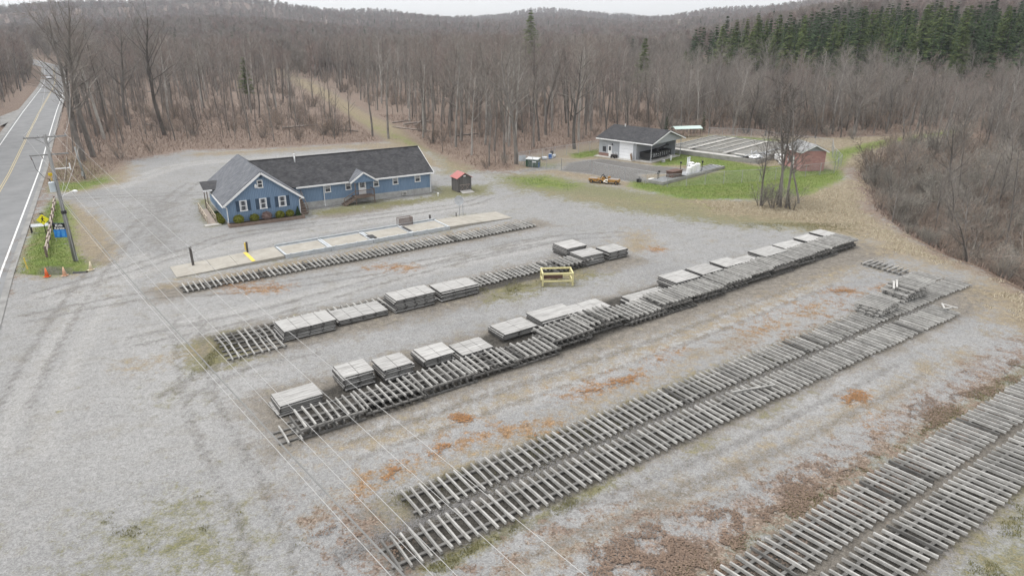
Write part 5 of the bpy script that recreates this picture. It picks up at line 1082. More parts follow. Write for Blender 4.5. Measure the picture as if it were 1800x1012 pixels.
MB().slab([(-0.95, -0.25, 0.75), (0.95, -0.25, 0.75), (0.95, 0.1, 1.0), (-0.95, 0.1, 1.0)], 0.05).build('board', mat('grey_white_board', (0.55, 0.57, 0.58), (0.35, 0.37, 0.38), 3), bn)
for x in (-0.98, 0.95):
    for y in (-0.2, 0.1): MB().box(x - 0.04, x + 0.04, y - 0.04, y + 0.04, 0, 0.95).build('leg', black_metal, bn)
# blue yard sign
ys = thing('yard_sign', 'black and blue yard sign with white words beside the utility pole', 'sign', (*G(110, 424), 0), R(10))
MB().box(-0.66, 0.66, 0, 0.03, 0.45, 2.05).build('board', mat('sign_blue', (0.01, 0.13, 0.50), (0.03, 0.25, 0.62), 2.5, 0.5), ys)
MB().box(-0.66, 0.66, -0.006, -0.001, 1.35, 2.05).build('header', blk, ys)
sw = mat('sign_white', (0.8, 0.8, 0.8), None, 2)
for txt, z, sc in (('Kids', 1.68, 0.42), ('Karate', 1.37, 0.37)):
    c = bpy.data.curves.new('lettering', 'FONT'); c.body = txt; c.size = sc; c.align_x = 'CENTER'; c.extrude = 0.004; c.offset = 0.008; tmp = bpy.data.objects.new('lettering', c); COL.objects.link(tmp)
    dg_ = bpy.context.evaluated_depsgraph_get(); me_ = bpy.data.meshes.new_from_object(tmp.evaluated_get(dg_)); bpy.data.objects.remove(tmp); me_.materials.clear(); me_.materials.append(sw)
    o = put('lettering', me_, ys, (0, -0.012, z), (R(90), 0, 0))
MB().beam((-0.3, -0.004, 0.55), (-0.15, -0.004, 1.2), 0.22, 0.004, up=(0, 1, 0)).beam((0.25, -0.004, 0.55), (0.3, -0.004, 1.25), 0.3, 0.004, up=(0, 1, 0)).build('figures', mat('sign_light_blue', (0.08, 0.32, 0.72), None, 2), ys)
for x in (-0.6, 0.6): MB().tube((x, 0.015, 0), (x, 0.015, 0.45), 0.02, 0.02, 5).build('stake', grey_metal, ys)
# split rail fence
ra, rb_ = Vector((*G(98, 360), 0)), Vector((*G(83, 452), 0)); sr = thing('split_rail_fence', 'weathered split-rail fence running through the grass island beside the road', 'fence', ra)
D_ = rb_ - ra; n_ = 7; rg = random.Random(5); srm = mat('split_rail', (0.40, 0.34, 0.29), (0.26, 0.21, 0.175), 3, 0.9)
for i in range(n_ + 1): p = D_ * (i / n_); MB().box(p.x - 0.08, p.x + 0.08, p.y - 0.08, p.y + 0.08, 0, 1.15).build('post', mat('dark_fence_post', (0.12, 0.09, 0.075), (0.2, 0.16, 0.13), 3), sr)
for i in range(n_):
    for z in (0.4, 0.9): a = D_ * (i / n_); b_ = D_ * ((i + 1) / n_); s = rg.uniform(-0.06, 0.06); MB().beam((a.x + s, a.y, z + rg.uniform(-.06, .06)), (b_.x - s, b_.y, z + rg.uniform(-.06, .06)), 0.13, 0.12).build('rail', srm, sr)
# cones, marker post, culvert
def cone(label, px, m_, lean=0.0):
    t = thing('traffic_cone', label, 'traffic cone', (*G(*px), 0)); MB().tube((0, 0, 0.04), (lean, 0, 0.85), 0.19, 0.04, 14).build('cone', m_, t, True); MB().box(-0.24, 0.24, -0.24, 0.24, 0, 0.04).build('base', m_, t)
org = mat('cone_orange', (0.72, 0.13, 0.03), (0.62, 0.16, 0.06), 3, 0.6); fade = mat('cone_faded', (0.62, 0.34, 0.22), (0.6, 0.42, 0.3), 3, 0.7); pale_c = mat('cone_bleached', (0.66, 0.60, 0.46), (0.6, 0.5, 0.34), 3, 0.7)
cone('bright orange traffic cone at the left end of the culvert', (83, 486), org); cone('faded pinkish-orange traffic cone at the middle of the culvert', (114, 484), fade); cone('bleached pale traffic cone at the right end of the culvert', (160, 474), pale_c, 0.05)
o = MB().tube((0, 0, 0), (-0.12, 0, 1.15), 0.055, 0.055, 8).build('marker_post', yp); o.location = (*G(49, 473), 0); tag(o, 'thin yellow plastic marker post at the road end of the grass island', 'marker post')
cv = thing('culvert', 'dark culvert mouth in the muddy ditch behind the traffic cones', 'culvert', (*G(140, 478), -0.35), R(5)); MB().tube((-0.6, 0, 0.1), (0.6, 0.1, 0.1), 0.3, 0.3, 12, caps=False).tube((-0.59, 0, 0.1), (0.58, 0.1, 0.1), 0.26, 0.26, 12).build('pipe', black_metal, cv)
o = MB().tube((0, 0, 0), (0, 0, 0.8), 0.05, 0.05, 6).box(-0.25, 0.25, -0.12, 0.12, 0.8, 1.2).build('mailbox', mat('mailbox_yellow', (0.7, 0.5, 0.02), None, 2)); o.location = (*G(91, 318), 0); tag(o, 'yellow box on a short stake behind the utility pole', 'mailbox')
# ---- car on the road
cx, cy = (-215.0, 331.0); cz = hz0(cx, cy) + 0.06
car = thing('parked_car', 'white car driving down the road towards the viewer', 'car', (cx, cy, cz), R(-58)); car.name = 'moving_car'; car.name = 'car'
carw = mat('car_white', (0.85, 0.86, 0.87), (0.8, 0.81, 0.82), 1, 0.25, spec=0.7)
def carbody(prof, w0, w1):
    m = MB(); n = len(prof); L = [(x, -w0 / 2 if z < 0.95 else -w1 / 2, z) for x, z in prof]; Rr_ = [(x, -y, z) for x, y, z in L]
    return m.add(L + Rr_, [tuple(range(n)), tuple(range(2 * n - 1, n - 1, -1))] + [(i, n + i, n + (i + 1) % n, (i + 1) % n) for i in range(n)])
carbody([(-2.3, 0.3), (2.3, 0.3), (2.35, 0.6), (2.2, 0.8), (1.1, 0.94), (-1.9, 0.94), (-2.3, 0.8)], 1.85, 1.85).build('body', carw, car, bevel=0.06)
carbody([(1.05, 0.945), (0.35, 1.48), (-1.2, 1.5), (-1.95, 0.945)], 1.75, 1.45).build('cabin', glass, car, bevel=0.04)
MB().box(-1.15, 0.35, -0.7, 0.7, 1.49, 1.55).build('roof', carw, car, bevel=0.02)
for x in (-1.45, 1.45):
    for y in (-0.85, 0.85): wh = MB().tube((x, y - 0.11, 0.33), (x, y + 0.11, 0.33), 0.33, 0.33, 16).build('wheel', black_metal, car); MB().tube((x, y - 0.12, 0.33), (x, y + 0.12, 0.33), 0.18, 0.18, 10).build('rim', grey_metal, wh)
for y in (-0.7, 0.7): MB().box(2.3, 2.37, y - 0.2, y + 0.2, 0.58, 0.72).build('headlight', mat('headlight_lens', (0.7, 0.7, 0.7), None, 2, 0.2), car)
MB().box(2.3, 2.36, -0.45, 0.45, 0.4, 0.6).build('grille', black_metal, car)
# vehicles and white roof at the end of the road
hx, hy = -345, 545
hz0 = hz(hx, hy); hs_ = thing('roadside_house', 'small white house half hidden by trees at the far end of the road', 'house', (hx, hy, hz0), R(20)); MB().box(0, 14, 0, 9, -1, 3.2).build('wall', white, hs_); MB().slab([(-0.5, -0.5, 3.1), (14.5, -0.5, 3.1), (14.5, 4.5, 5.6), (-0.5, 4.5, 5.6)], 0.2).slab([(-0.5, 4.5, 5.6), (14.5, 4.5, 5.6), (14.5, 9.5, 3.1), (-0.5, 9.5, 3.1)], 0.2).build('roof', roof_mid, hs_)
for x in (2, 6, 10.5): MB().box(x, x + 1.3, -0.1, -0.01, 1, 2.2).build('window', glass, hs_)
# ---- green dumpster, sign, barrels in the yard corner
dm_ = thing('dumpster', 'dark green dumpster with a white lid in the left corner of the fenced yard', 'dumpster', (*G(937, 293), 0), R(-20)); MB().box(-1.1, 1.1, -0.7, 0.7, 0.08, 1.35).box(-1.18, -1.1, -0.5, 0.5, 0.7, 0.9).build('body', mat('dumpster_green', (0.02, 0.05, 0.03), (0.04, 0.08, 0.05), 3, 0.6), dm_, bevel=0.02); MB().slab([(-1.12, -0.75, 1.37), (1.12, -0.75, 1.37), (1.12, 0.75, 1.52), (-1.12, 0.75, 1.52)], 0.06).build('lid', mat('lid_pale', (0.62, 0.63, 0.62), (0.5, 0.51, 0.5), 2), dm_); MB().box(0.1, 0.75, -0.712, -0.702, 0.85, 1.05).build('label_plate', sw, dm_)
o = thing('notice_board', 'white notice board on two posts at the left fence corner of the yard', 'sign', (*G(918, 291), 0), R(10)); MB().box(-0.6, 0.6, 0, 0.05, 0.75, 1.7).build('board', mat('board_pale', (0.5, 0.53, 0.56), (0.42, 0.45, 0.48), 3), o)
for x in (-0.45, 0.45): MB().box(x - 0.05, x + 0.05, 0.055, 0.12, 0, 1.6).build('post', pale_wood, o)
blu = mat('barrel_blue', (0.05, 0.12, 0.32), (0.08, 0.18, 0.4), 2, 0.5); whb = mat('barrel_white', (0.6, 0.62, 0.64), None, 2, 0.5)
def barrel(label, px, m_, lying=False, lid=None, rot=0.0):
    t = thing('barrel', label, 'barrel', (*G(*px), 0), rot, 'barrels in the fenced yard'); b = MB()
    if lying: b.tube((-0.45, 0, 0.3), (0.45, 0, 0.3), 0.3, 0.3, 14).build('shell', m_, t); MB().tube((0.46, 0, 0.3), (0.5, 0, 0.3), 0.27, 0.27, 14).build('lid', lid or m_, t)
    else: b.tube((0, 0, 0), (0, 0, 0.88), 0.3, 0.3, 14).build('shell', m_, t); MB().tube((0, 0, 0.885), (0, 0, 0.92), 0.31, 0.31, 14).build('lid', lid or m_, t)
barrel('blue barrel with a white lid standing beside the green dumpster', (945, 294), blu, lid=whb); barrel('white barrel lying on its side with a dark end', (957, 281), whb, True, black_metal, R(190)); 
barrel('blue barrel standing left in the barrel cluster', (967, 279), blu, lid=whb); barrel('white barrel lying on the right of the barrel cluster', (973, 277), whb, True, blu, R(60)); barrel('dark barrel at the back of the barrel cluster', (970, 274), black_metal)
# ---- yellow implement
ym2 = mat('machine_yellow', (0.40, 0.21, 0.045), (0.20, 0.11, 0.04), 2.5, 0.6); K = G(1062, 322)
im = thing('yellow_machine', 'low rusty yellow farm machine parked in the grass outside the compound fence', 'machine', (*K, 0), R(-22)); im.scale = (0.75, 0.75, 0.72)
MB().box(-3.1, -1.3, -0.75, 0.75, 0.4, 0.95).box(-1.3, 0.3, -0.5, 0.5, 0.45, 0.85).build('front_body', ym2, im, bevel=0.04)
MB().box(0.9, 3.1, -0.75, 0.85, 0.45, 1.0).build('rear_body', ym2, im, bevel=0.04); MB().box(-3.0, -1.4, -0.7, 0.7, 0.952, 1.0).box(1.0, 3.0, -0.7, 0.8, 1.002, 1.05).build('deck_plate', mat('machine_grey', (0.2, 0.17, 0.15), (0.3, 0.26, 0.22), 3), im)
MB().box(-0.5, 0.2, -0.35, 0.35, 0.9, 1.35).box(0.6, 1.1, 0.3, 0.9, 0.9, 1.4).build('engine_cover', ym2, im, bevel=0.04); MB().beam((-0.9, 0, 0.9), (-0.3, 0.1, 1.9), 0.12, 0.12).beam((-0.3, 0.1, 1.9), (0.7, -0.3, 0.7), 0.12, 0.12).box(-0.2, 0.25, -0.3, 0.1, 1.36, 1.5).build('lift_arm', black_metal, im)
MB().slab([(0.0, -0.9, 0.5), (0.9, -1.0, 0.35), (1.0, -0.3, 0.9), (0.1, -0.2, 0.95)], 0.05).build('guard', mat('pale_guard', (0.6, 0.56, 0.48), None, 3), im)
for x in (-2.5, -0.6, 0.6, 2.6):
    for y in (-0.7, 0.7): wh = MB().tube((x, y - 0.13, 0.38), (x, y + 0.13, 0.38), 0.38, 0.38, 14).build('wheel', black_metal, im); MB().tube((x, y - 0.14, 0.38), (x, y + 0.14, 0.38), 0.16, 0.16, 8).build('rim', ym2, wh)
o = MB().box(-0.35, 0.35, -0.2, 0.2, 0, 0.5).tube((0, 0, 0.5), (0, 0, 0.8), 0.06, 0.06, 6).build('pump_box', black_metal); o.location = (*G(1123, 320), 0); tag(o, 'small black box at the foot of the compound fence', 'box')
o = MB().tube((0, 0, 0), (0, 0, 0.35), 0.05, 0.05, 8).box(-0.12, 0.12, -0.1, 0.1, 0.3, 0.5).build('yard_stake', white); o.location = (*G(770, 345), 0); tag(o, 'small white stake at the right corner of the blue house', 'stake')
# ================================================================== VEGETATION
class TB:       # raw tree mesh collector; tubes and flat twigs
    def __init__(s): s.v = []; s.f = []
    def seg(s, p, q, r0, r1, n):
        d = q - p
        if d.length < 1e-5: return
        d = d.normalized(); u = Vector((0, 0, 1)) if abs(d.z) < 0.9 else Vector((1, 0, 0)); a = d.cross(u).normalized(); b = d.cross(a); o = len(s.v)
        for c, r in ((p, r0), (q, r1)):
            for i in range(n): t = 6.2832 * i / n; s.v.append(c + a * (r * math.cos(t)) + b * (r * math.sin(t)))
        for i in range(n): s.f.append((o + i, o + (i + 1) % n, o + n + (i + 1) % n, o + n + i))
    def twig(s, p, q, r, rg):
        d = (q - p); a = d.cross(Vector((rg.gauss(0, 1), rg.gauss(0, 1), rg.gauss(0, 1)))); 
        if a.length < 1e-6: return
        a = a.normalized() * r; o = len(s.v); s.v += [p - a, p + a, q]; s.f.append((o, o + 1, o + 2))
    def quad(s, a, b, c, d): o = len(s.v); s.v += [a, b, c, d]; s.f.append((o, o + 1, o + 2, o + 3))
    def mesh(s, name, m, smooth=False):
        me = bpy.data.meshes.new(name); me.from_pydata([tuple(x) for x in s.v], [], s.f); me.materials.append(m)
        if smooth: me.polygons.foreach_set('use_smooth', [True] * len(s.f))
        me.update(); return me
def rvec(rg): return Vector((rg.gauss(0, 1), rg.gauss(0, 1), rg.gauss(0, 1))).normalized()
def branch(tt, tc, p, d, L, r, lev, rg, P):
    """lev 0 = trunk; P: params"""
    n = P['seg'][lev]; pts = [(p.copy(), r)]; step = L / n
    for i in range(n):
        up = P['up'][lev]; d = (d + rvec(rg) * P['wig'][lev] + Vector((0, 0, up))).normalized()
        p = p + d * step; pts.append((p.copy(), r * (1 - (i + 1) / n * P['tap'][lev])))
    tgt = tt if lev <= 1 else tc
    for (a, ra), (b, rb) in zip(pts[:-1], pts[1:]):
        if lev < 3: tgt.seg(a, b, ra, rb, (7, 5, 3)[lev])
        else: tgt.twig(a, b, ra, rg)
    if lev >= P['max']: return
    k = P['kids'][lev]; f0 = P['from'][lev]
    for j in range(k):
        f = f0 + (1 - f0) * (j + rg.random()) / k; x = min(f, 0.999) * n; i = int(x); a, ra = pts[i]; b, rb = pts[i + 1]; q = a.lerp(b, x - i); rr = ra + (rb - ra) * (x - i)
        dd = (b - a).normalized(); side = dd.cross(rvec(rg)).normalized(); ang = R(rg.uniform(*P['ang'][lev]))
        cd = (dd * math.cos(ang) + side * math.sin(ang)).normalized()
        if lev == 0: LL = P['limb'] * (1.0 - 0.55 * (f - f0) / (1 - f0)) * rg.uniform(0.75, 1.2) * P.get('shape', lambda t: 1)((f - f0) / (1 - f0))
        else: LL = L * P['rat'][lev] * rg.uniform(0.7, 1.25) * (1.15 - 0.5 * f)
        branch(tt, tc, q, cd, LL, max(rr * P['rr'][lev], P['rmin'][min(lev + 1, 3)]), lev + 1, rg, P)
bark = mat('grey_bark', (0.22, 0.2, 0.18), (0.10, 0.09, 0.08), 2.0, 0.95, 0.0, stretch=(1, 1, 0.3), rand=0.35)
bark_pale = mat('pale_bark', (0.36, 0.34, 0.31), (0.16, 0.145, 0.13), 1.2, 0.95, stretch=(1, 1, 0.4), rand=0.25)
twig_m = mat('grey_twigs', (0.28, 0.255, 0.228), (0.18, 0.16, 0.14), 0.3, 1.0, rand=0.2, spec=0.0)
twig_r = mat('reddish_twigs', (0.28, 0.225, 0.2), (0.18, 0.14, 0.122), 0.3, 1.0, rand=0.2, spec=0.0)
needle = mat('dark_needles', (0.07, 0.105, 0.045), (0.035, 0.056, 0.026), 0.9, 0.9, rand=0.25, spec=0.1)
needle2 = mat('pine_needles', (0.14, 0.175, 0.06), (0.07, 0.098, 0.036), 0.9, 0.9, rand=0.2, spec=0.1)
forest = dict(seg=(9, 5, 3, 1), up=(0.05, 0.10, 0.07, 0.05), wig=(0.07, 0.18, 0.28, 0.3), tap=(0.82, 0.8, 0.7, 0.9), max=3, kids=(15, 8, 7), ang=((28, 60), (28, 62), (25, 60)), limb=5.6, rat=(0, 0.45, 0.5, 0.5), rr=(0.42, 0.45, 0.5), rmin=(0.05, 0.03, 0.014, 0.011), **{'from': (0.42, 0.2, 0.1)})
def deci(seed, H, r, P, tw=None, bk=None, extra=None):
    rg = random.Random(seed); P = dict(P); P.update(extra or {}); tt, tc = TB(), TB()
    if P.get('stems'):
        for i in range(P['stems']):
            t = rg.uniform(0, 6.28); k = P.get('lean', 0.35); branch(tt, tc, Vector((math.cos(t) * 0.25, math.sin(t) * 0.25, -0.2)), Vector((math.cos(t) * k, math.sin(t) * k, 1)).normalized(), H * rg.uniform(0.7, 1.05), r, 0, rg, P)
    else: branch(tt, tc, Vector((0, 0, -0.4)), Vector((rg.uniform(-.04, .04), rg.uniform(-.04, .04), 1)).normalized(), H, r, 0, rg, P)
    return tt.mesh('trunk', bk or bark, True), tc.mesh('crown', tw or twig_m)
PRO = {'tall': [], 'wide': [], 'sap': [], 'shrub': [], 'spruce': [], 'pine': [], 'far': [], 'slim': []}
for i in range(7): PRO['tall'].append(deci(100 + i, 16.2 + i * 0.4, 0.23 + 0.02 * (i % 3), forest, twig_m if i % 3 else twig_r, bark_pale if i in (2, 5) else bark, {'limb': 5.2 + 0.3 * (i % 4)}))
for i in range(3): PRO['wide'].append(deci(200 + i, 18, 0.36, forest, twig_m, bark, {'limb': 8.5, 'from': (0.30, 0.2, 0.1), 'kids': (17, 10, 8), 'wig': (0.12, 0.22, 0.28, 0.3), 'ang': ((30, 65), (28, 62), (25, 60))}))
for i in range(3): PRO['sap'].append(deci(300 + i, 7.5, 0.07, forest, twig_r, bark, {'limb': 2.2, 'kids': (12, 5, 4), 'from': (0.25, 0.2, 0.1), 'seg': (6, 3, 2, 1), 'rmin': (0.03, 0.016, 0.012, 0.01), 'ang': ((25, 50), (28, 55), (25, 60))}))
shr_g = mat('pale_shrub_twigs', (0.33, 0.31, 0.27), (0.20, 0.185, 0.158), 0.3, 1.0, rand=0.25, spec=0.0); shr_r = mat('brown_shrub_twigs', (0.32, 0.255, 0.205), (0.19, 0.148, 0.118), 0.3, 1.0, rand=0.25, spec=0.0)
for i in range(4): PRO['shrub'].append(deci(400 + i, 4.2, 0.06, forest, shr_g if i % 2 else shr_r, bark, {'stems': 8, 'limb': 1.9, 'kids': (9, 6, 5), 'from': (0.15, 0.15, 0.1), 'seg': (5, 3, 2, 1), 'rmin': (0.03, 0.016, 0.011, 0.009), 'wig': (0.16, 0.22, 0.3, 0.3), 'lean': 0.55}))
for i in range(3): PRO['slim'].append(deci(500 + i, 14.5, 0.15, forest, twig_m, bark, {'limb': 2.9, 'kids': (14, 6, 5), 'from': (0.38, 0.2, 0.1), 'seg': (9, 4, 2, 1), 'ang': ((30, 60), (28, 60), (25, 60))}))
PRO['clump'] = [deci(550 + i, 14.5, 0.17, forest, mat('dark_twigs', (0.15, 0.135, 0.12), (0.09, 0.08, 0.072), 0.3, 1.0, spec=0.0), bark, {'limb': 3.6, 'kids': (20, 8, 7), 'from': (0.3, 0.2, 0.1), 'rmin': (0.05, 0.035, 0.02, 0.016), 'ang': ((28, 60), (28, 60), (25, 60))}) for i in range(3)]
def conifer(seed, H, Rb, m_, airy=1.0, base=0.08):
    rg = random.Random(seed); tt, tc = TB(), TB(); tt.seg(Vector((0, 0, -0.4)), Vector((0, 0, H)), 0.26, 0.03, 7); nW = int(H * 1.7 * airy)
    for w_ in range(nW):
        f = base + (1 - base) * (w_ + rg.random()) / nW; z = H * f; rad = Rb * (1 - f) ** 0.85 * rg.uniform(0.65, 1.15) + 0.15
        for k in range(6 if airy >= 1 else 4):
            t = rg.uniform(0, 6.283); rr = rad * rg.uniform(0.75, 1.1); d = Vector((math.cos(t), math.sin(t), rg.uniform(-0.35, 0.05) if airy >= 1 else rg.uniform(0.05, 0.4))); q0 = Vector((0, 0, z)); tt.seg(q0, q0 + d * rr * 0.8, 0.035, 0.012, 3)
            side = Vector((-math.sin(t), math.cos(t), 0)); nn = max(3, int(rr * 3.2))
            for j in range(nn):
                s = (j + 0.8) / nn; c = q0 + d * rr * s; wv = 0.24 + 0.34 * (1 - abs(s - 0.55)) ; dz = Vector((0, 0, rg.uniform(-0.18, 0.1)))
                for sg_ in (-1, 1):
                    e = c + side * sg_ * wv * rg.uniform(0.6, 1.3) + d * 0.22 + dz + Vector((0, 0, -0.1)); o = side * 0.0 + d * 0.16
                    tc.quad(c - o * 0.8, c + o, e + o * 0.6 + Vector((0, 0, rg.uniform(-.1, .05))), e - o * 0.6)
    return tt.mesh('trunk', bark, True), tc.mesh('crown', m_)
for i in range(4): PRO['spruce'].append(conifer(600 + i, 20 + i * 0.7, 3.6 + 0.3 * i, needle))
for i in range(3): PRO['pine'].append(conifer(700 + i, 20 + i, 5.4, needle2, 1.15, 0.3))
def far_tree(seed, m_):       # light crown for the distant hills
    rg = random.Random(seed); tc = TB(); tc.seg(Vector((0, 0, -1)), Vector((0, 0, 9)), 0.22, 0.1, 4)
    for i in range(330):
        t = rg.uniform(0, 6.283); u = rg.random() ** 0.5; z = rg.uniform(4, 15); rad = 4.0 * math.sin(math.pi * min(1, (z - 2.5) / 13.5)) ** 0.7 * u
        p = Vector((math.cos(t) * rad * 0.7, math.sin(t) * rad * 0.7, z)); q = p + Vector((math.cos(t) * 0.9, math.sin(t) * 0.9, 1.6)) + rvec(rg) * 0.7; tc.twig(p, q, 0.10, rg)
    return tc.mesh('far_tree', m_)
PRO['far'] = [far_tree(800 + i, twig_r if i == 1 else twig_m) for i in range(3)]
vr = random.Random(42)
def in_poly(x, y, P):
    c = False; n = len(P); j = n - 1
    for i in range(n):
        if (P[i][1] > y) != (P[j][1] > y) and x < (P[j][0] - P[i][0]) * (y - P[i][1]) / (P[j][1] - P[i][1]) + P[i][0]: c = not c
        j = i
    return c
def place(kind, x, y, label, group=None, name='bare_tree', cat='tree', sc=None, i=None, rz=None, tilt=(0, 0)):
    pr = PRO[kind]; tm, cm = pr[vr.randrange(len(pr)) if i is None else i % len(pr)]
    sc = sc or vr.uniform(0.85, 1.12); t = thing(name, label, cat, (x, y, hz(x, y)), vr.uniform(0, 6.28) if rz is None else rz, group); t.scale = (sc, sc, sc * (vr.uniform(0.94, 1.06)))
    t.rotation_euler = (tilt[0], tilt[1], t.rotation_euler[2])
    put('trunk', tm, t); put('crown', cm, t); return t
def dist_poly_edge(x, y, P): return float(poly_sd(np.array([x]), np.array([y]), P)[0])
def road_d(x, y): 
    if y > 345: return abs((x + 220) * 0.86 + (y - 341) * 0.51 )
    return (x + 49.0) * 0.858 + (y - 61.9) * 0.514
def ok_road(x, y): d = float(ROADD(np.array([x]), np.array([y]))[0]); return d > 5.0 or d < -14
TRAIL = [G(*q) for q in [(790, 300), (715, 215), (650, 192), (560, 144), (480, 114), (470, 130), (560, 192), (640, 250), (680, 262), (690, 290)]]
FAR_CLEAR = CLEAR_W
def free(x, y): return not in_poly(x, y, FAR_CLEAR) and not in_poly(x, y, TRAIL) and ok_road(x, y)
# ---- named single trees (placed from their foot points)
SING = [('clump', (1337, 362), 'dark slender tree at the left of the clump before the brick hut', 0.85, (0, 0)),
        ('clump', (1366, 360), 'slender trunk second from the left in the clump in front of the brick hut', 1.05, (0, R(-1))),
        ('clump', (1372, 364), 'speckled pale trunk in the middle of the clump in front of the brick hut', 1.1, (0, 0)),
        ('clump', (1381, 366), 'tall trunk right of the speckled one in the clump in front of the brick hut', 1.1, (0, R(2))),
        ('clump', (1404, 358), 'tree leaning right at the right edge of the clump in front of the brick hut', 0.9, (0, R(13))),
        ('wide', (290, 238), 'large old tree with a swollen trunk base in the woods left of the gravel yard', 1.4, (0, R(-7))),
        ('wide', (148, 282), 'large leaning tree by the roadside whose branches reach over the road', 1.4, (R(3), R(1))),
        ('slim', (128, 268), 'thin tree leaning over the road edge beside the utility pole', 0.85, (R(3), R(-12))),
        ('wide', (165, 276), 'second large roadside tree, just right of the leaning one', 1.45, (0, R(-4))),
        ('wide', (225, 220), 'big spreading tree standing between the road and the leafy clearing', 1.35, (0, R(-5))),
        ('wide', (907, 288), 'tall forked tree standing at the left fence corner of the compound', 1.08, (0, 0)),
        ('tall', (655, 240), 'tall dark trunk on the left side of the grassy forest trail', 1.0, (0, 0)),
        ('tall', (683, 244), 'pale tall trunk on the left side of the grassy forest trail', 1.0, (0, R(-2))),
        ('sap', (779, 268), 'dark multi-stemmed small tree on the grass right of the blue house', 0.9, (0, 0)),
        ('slim', (860, 292), 'tree rising from a bush at the woodland edge right of the red-roofed shed', 1.0, (0, 0)),
        ('wide', (1010, 262), 'forked tree at the woods edge just left of the grey garage', 1.0, (0, 0)),
        ('slim', (1632, 236), 'pale slender tree beside the grassy track at the upper right', 1.1, (0, R(3))),
        ('slim', (1612, 236), 'dark slender tree beside the grassy track at the upper right', 0.9, (0, 0))]
placed = []
for k, (kd, px, lab, sc, tl) in enumerate(SING):
    x, y = G(*px); placed.append((x, y)); t = place(kd, x, y, lab, None, 'bare_tree', 'tree', sc, k, tilt=tl)
# leaning dark tree and fallen pale limbs on the right bank
x, y = G(1705, 447); placed.append((x, y)); place('wide', x, y, 'dark tree leaning left on the right-hand bank', None, 'bare_tree', 'tree', 0.42, 1, 0.4, (R(-6), R(-24)))
x, y = G(1795, 470); place('wide', x + 1, y, 'dark low-branched tree at the right edge of the bank', None, 'bare_tree', 'tree', 0.5, 2, 1.4, (0, R(-14)))
px_ = TB(); rg = random.Random(77); P_ = dict(forest); P_.update({'limb': 4.5, 'kids': (9, 5, 3), 'from': (0.2, 0.2, 0.1), 'wig': (0.22, 0.35, 0.4, 0.3), 'up': (0.0, 0.06, 0.05, 0.05), 'ang': ((30, 75), (28, 62), (25, 60))}); tt, tc = TB(), TB()
branch(tt, tc, Vector((0, 0, 0)), Vector((-0.75, 0.1, 0.65)).normalized(), 9.5, 0.16, 0, rg, P_)
dead_m = mat('bleached_deadwood', (0.42, 0.38, 0.34), (0.24, 0.21, 0.19), 1.5, 0.9)
x, y = G(1840, 470); dt = thing('dead_tree', 'bleached dead tree with pale crooked limbs reaching in from the right edge', 'tree', (x, y, hz(x, y)), 0); put('trunk', tt.mesh('trunk', dead_m, True), dt); put('crown', tc.mesh('crown', dead_m), dt)
# conifers standing out above the woods
for kd, px, z_, lab, sc, i in [('pine', (932, 150), 0, 'lone dark pine rising above the bare canopy in the middle', 1.42, 0), ('pine', (1128, 175), 0, 'lone green conifer in the woods behind the compound', 0.96, 1), ('pine', (438, 190), 0, 'thin green pine among the bare trees left of the forest trail', 0.7, 1),
                           ('spruce', (1170, 243), 0, 'small bright green fir sapling behind the garage roof', 0.22, 2), ('spruce', (1235, 232), 0, 'small green fir at the woods edge behind the basin', 0.25, 0)]:
    x, y = G(*px); placed.append((x, y)); place(kd, x, y, lab, None, 'conifer', 'tree', sc, i)
# ---- individual woodland trees (nearest), the rest one mass
SPARSE = [G(*q) for q in [(205, 295), (330, 262), (690, 250), (700, 205), (600, 150), (480, 112), (300, 118), (215, 160), (190, 230)]]
grid = {}
def far_enough(x, y, d):
    gx_, gy_ = int(x // 5), int(y // 5)
    for a in range(gx_ - 1, gx_ + 2):
        for b_ in range(gy_ - 1, gy_ + 2):
            for q in grid.get((a, b_), ()):
                if (q[0] - x) ** 2 + (q[1] - y) ** 2 < d * d: return False
    return True
def addg(x, y): grid.setdefault((int(x // 5), int(y // 5)), []).append((x, y))
for p in placed: addg(*p)
SHRUBZ = [G(*q) for q in [(1500, 300), (1530, 370), (1650, 440), (1800, 510), (1950, 590)]] + [(110, 45), (125, 110), (78, 128), G(1560, 262), G(1510, 275)]
cand = []
for i in range(30000):
    y = 75 + 385 * vr.random() ** 0.8; x = vr.uniform(-0.95, 0.9) * (y + 40)
    if not free(x, y) or in_poly(x, y, SHRUBZ): continue
    az = math.degrees(math.atan2(x, y)); rr = math.hypot(x, y)
    if az > 13.5 and rr > 238 + max(0, 22 - az) * 6: continue                                 # conifer hill
    ed = -dist_poly_edge(x, y, FAR_CLEAR)
    if ed < 1.2: continue
    if in_poly(x, y, SPARSE) and vr.random() < 0.72: continue
    if az < -10 and ed < 22 and y < 190 and vr.random() < 0.8: continue          # open leafy strip behind the yard
    if az < -6 and rr < 280 and vr.random() < 0.5: continue
    if az < 3 and x > -75 and ed < 6 and vr.random() < 0.6: continue
    dmin = 4.9 if rr < 200 else 5.4 if rr < 270 else 4.8
    if far_enough(x, y, dmin): addg(x, y); cand.append((rr, x, y, az))
cand.sort()
rest = []
REG = [(-90, -33, 'between the road and the leafy clearing at the left', 'roadside woods'), (-33, -18, 'in the woods behind the gravel yard', 'woods behind the yard'), (-18, -4, 'in the woods around the grassy forest trail', 'woods along the trail'), (-4, 9, 'in the woods behind the garage', 'woods behind the garage'), (9, 90, 'in the woods behind the basin and track', 'woods behind the basin')]
TYPES = {0: 'tall grey-trunked bare tree', 1: 'tall bare tree', 2: 'tall bare tree with pale bark', 3: 'tall bare tree with reddish twigs', 4: 'tall straight bare tree', 5: 'pale-barked bare tree', 6: 'tall bare tree with reddish crown'}
